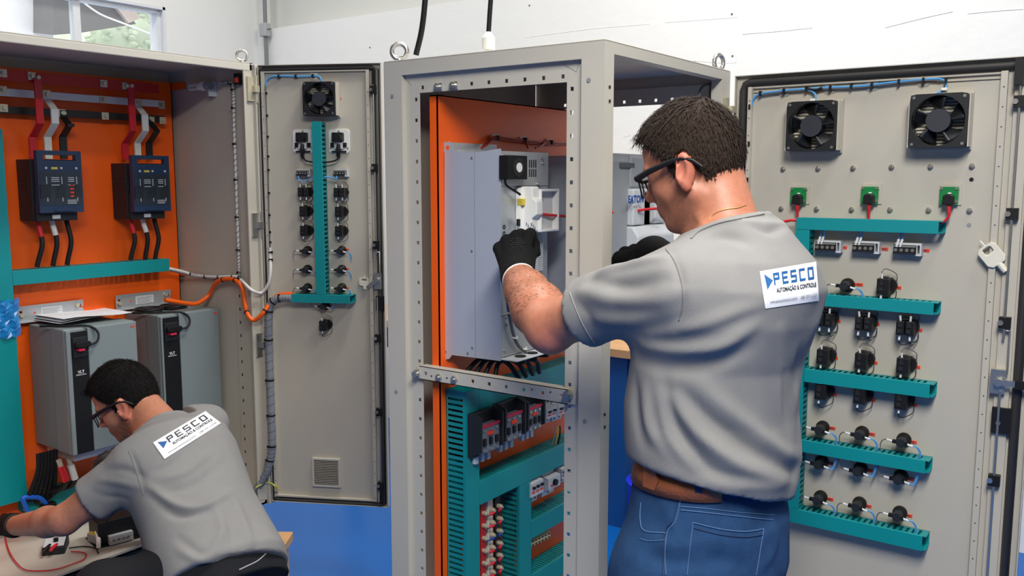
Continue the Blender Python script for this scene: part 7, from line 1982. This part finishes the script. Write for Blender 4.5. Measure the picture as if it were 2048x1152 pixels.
F.half(HP - axis * .07, -axis + lat * .1, .004, lo=HP - .3, hi=HP + np.array([.3, .3, .2]))
F.half(NB + axis * .004, nrm(axis + f2 * .25), .003, lo=NB - .09, hi=NB + .09)
V, Fc = F.mesh(); N = vnormals(V, Fc); T = bvh(V, Fc); dsp = np.zeros(len(V))
for px_, a, w in (([(300, 975), (350, 1010), (400, 1015), (460, 985), (500, 950)], .012, .013), ([(300, 990), (360, 1030), (430, 1022)], -.009, .013), ([(320, 960), (370, 945), (420, 905)], .006, .012), ([(310, 945), (350, 925), (385, 890)], -.005, .010), ([(330, 985), (390, 970), (450, 925)], -.006, .013),
                  ([(360, 1100), (400, 1120), (450, 1120)], .008, .012), ([(355, 1075), (395, 1105), (430, 1130)], -.006, .011), ([(430, 1010), (445, 1060), (420, 1110)], .008, .014), ([(470, 1000), (490, 1050), (500, 1090)], .007, .013), ([(450, 1030), (468, 1070), (460, 1110)], -.006, .012),
                  ([(200, 960), (240, 965), (280, 975)], .006, .01), ([(190, 985), (220, 995), (255, 1000)], -.004, .009), ([(215, 940), (250, 940), (290, 955)], -.005, .01), ([(262, 905), (275, 935), (285, 965)], -.004, .006)):
    dsp += fold(V, N, T, px_, a, w)
wav = .0022 * np.sin(36 * V[:, 0] + 24 * V[:, 2] + 3 * np.sin(12 * V[:, 1])) * np.sin(19 * V[:, 2] - 23 * V[:, 1])
so2, V = np_mesh('t_shirt', V + N * (dsp + wav)[:, None], Fc, SHIRT, man2, M2O, 1); T = bvh(V, Fc)
ribbon(T, [(258, 902), (268, 930), (280, 965), (288, 990)], .0012, SEAM, 'sleeve_seam', so2, M2O)
shirt_print(T, ((306, 885), (411, 822), (442, 846), (329, 918)), so2, M2O, True, .19, True)
m = MB(); P = []
for k in range(36):
    a = 2 * math.pi * k / 36; P.append(NB + axis * .002 + lat * .068 * math.cos(a) - np.cross(axis, lat) * (.062 * math.sin(a) - .012) - M2O)
m.tube(P, .009, 8, True); m.build('collar', SHIRT, so2)
# ------------------------------------------------------------------ wooden stool under him
zs = HP[2] - .165
E0 = onp(552, 1063, 'z', zs); 
st_ = thing('wooden_stool', 'low wooden plank stool under the crouching man', 'stool', (HP[0], HP[1], 0))
dv = nrm(E0 - np.array([HP[0], HP[1], zs])); dv[2] = 0; pv = np.array([-dv[1], dv[0], 0]); Ls_ = np.linalg.norm(E0 - np.array([HP[0], HP[1], zs]))
MS = Matrix(((dv[0], pv[0], 0, 0), (dv[1], pv[1], 0, 0), (0, 0, 1, 0), (0, 0, 0, 1)))
m = MB(MS); m.box(-.2, -.06, zs - .03, Ls_, .06, zs); m.build('seat_plank', WOOD, st_, .002)
for a in (-.13, Ls_ - .06):
    m = MB(MS); m.box(a, -.05, 0, a + .03, .05, zs - .03); m.build('leg', WOOD, st_, .002)
m = MB(MS); m.box(-.12, -.015, zs * .4, Ls_ - .05, .015, zs * .4 + .06); m.build('stretcher', WOOD, st_)
# ------------------------------------------------------------------ things on the cabinet floor
ZF = LZ0 + .01
def onF(x, y, z=ZF): return onp(x, y, 'z', z)
# multimeter
q = onF(112, 1100); mm = thing('multimeter', 'small white and dark test meter on the cabinet floor', 'multimeter', tuple(q), math.radians(-127))
m = MB(); m.prism([(-.045, 0), (.045, 0), (.045, .028), (-.045, .045)], -.035, .035, 'yz'); m.build('case', DARK, mm, .004)
m = MB(); m.add([(-.032, -.042, .0458), (.032, -.042, .0458), (.032, .042, .0299), (-.032, .042, .0299)], [(0, 1, 2, 3)]); m.build('face_plate', LGREY, mm)
m = MB(); m.add([(-.02, -.034, .0465), (.02, -.034, .0465), (.02, -.012, .0421), (-.02, -.012, .0421)], [(0, 1, 2, 3)]); m.build('display', MGREY, mm)
m = MB(); m.cyl((-.004, .012, .036), (-.004, .012, .046), .008, n=12); m.build('dial', BLACK, mm)
m = MB(); m.tube([(-.01, .03, .03), (-.004, .05, .032), (.004, .066, .026)], .006, 8); m.build('red_probe_plug', RED, mm)
m = MB(); m.tube([(.012, .028, .03), (.018, .05, .03), (.026, .064, .022)], .006, 8); m.build('black_probe_plug', BLACK, mm)
pts = [onF(x, y, ZF + .006) for x, y in ((142, 1103), (160, 1104), (172, 1108), (168, 1118), (145, 1128), (110, 1139), (70, 1142), (45, 1137), (25, 1115), (14, 1090), (8, 1060))]
c = thing('test_lead', 'thin red test lead looping over the cabinet floor', 'cable', tuple(pts[0])); m = MB(); m.tube(spline(rel(pts, pts[0]), 6), .0022, 6); m.build('lead', RED, c)
pts = [onF(x, y, ZF + .006) for x, y in ((138, 1096), (165, 1093), (190, 1096), (197, 1106))]
c = thing('test_lead', 'thin black test lead beside the meter', 'cable', tuple(pts[0])); m = MB(); m.tube(spline(rel(pts, pts[0]), 6), .0022, 6); m.build('lead', BLACK, c)
# black box
a = onF(198, 1095); b = onF(300, 1068); dx_ = b - a; L_ = np.linalg.norm(dx_); an = math.atan2(dx_[1], dx_[0])
bb = thing('black_box', 'long black metal box standing on the cabinet floor', 'box', tuple((a + b) / 2), an)
hz = .085
m = MB(); m.box(-L_ / 2, .0, .004, L_ / 2, .1, hz); m.build('housing', BLACK, bb, .002)
m = MB(); m.box(-L_ / 2 - .01, -.012, 0, L_ / 2 + .02, .11, .004); m.build('base_plate', BLACK, bb)
m = MB(); m.box(-L_ / 2 + .03, -.02, .004, -L_ / 2 + .11, .0, .035); m.build('terminal_block', LGREY, bb, .001)
for k in range(4):
    m = MB(); m.cyl((-L_ / 2 + .045 + k * .016, -.02, .02), (-L_ / 2 + .045 + k * .016, -.023, .02), .005, n=8); m.build('screw', STEEL, bb)
q = onF(196, 1085); pc = thing('wire_connector', 'grey wire connector with a thick white cable beside the black box', 'connector', tuple(q))
m = MB(); m.cb((0, .0, .02), .06, .045, .03); m.build('connector_body', MGREY, pc, .004); m = MB(); m.cb((-.005, -.01, .037), .03, .02, .006); m.build('yellow_label', YELLOW, pc)
m = MB(); m.tube(spline([(-.01, 0, .035), (.015, -.01, .045), (.04, -.02, .03), (.055, -.03, .002)], 6), .0075, 10); m.build('white_cable', WHITE, pc)
pts = [onF(x, y, ZF + zz_) for x, y, zz_ in ((213, 1062, .08), (213, 1045, .11), (224, 1030, .13), (231, 1020, .15), (236, 1010, .16))]
c = thing('mains_cable', 'thin black cord rising behind the black box', 'cord', tuple(pts[0])); m = MB(); m.tube(spline(rel(pts, pts[0]), 6), .003, 6); m.build('cord', BLACK, c)
# blue tool handle leaning on the lowest duct
P = [onL(x, y, XF + .05) for x, y in ((56, 1026), (48, 1005), (46, 996), (62, 994), (80, 996), (92, 1008), (97, 1016))]
tl = thing('blue_hand_tool', 'blue handled hand tool leaning at the foot of the tall duct', 'tool', tuple(P[0]))
m = MB(); m.tube(spline(rel(P, P[0]), 5), .0085, 8); m.build('handle', mat('tool_blue', srgb(20, 96, 200), .45), tl)
q = onL(96, 1014, XF + .05) - P[0]; m = MB(); m.cb(q, .03, .05, .03); m.build('jaw', BLACK, tl, .003)
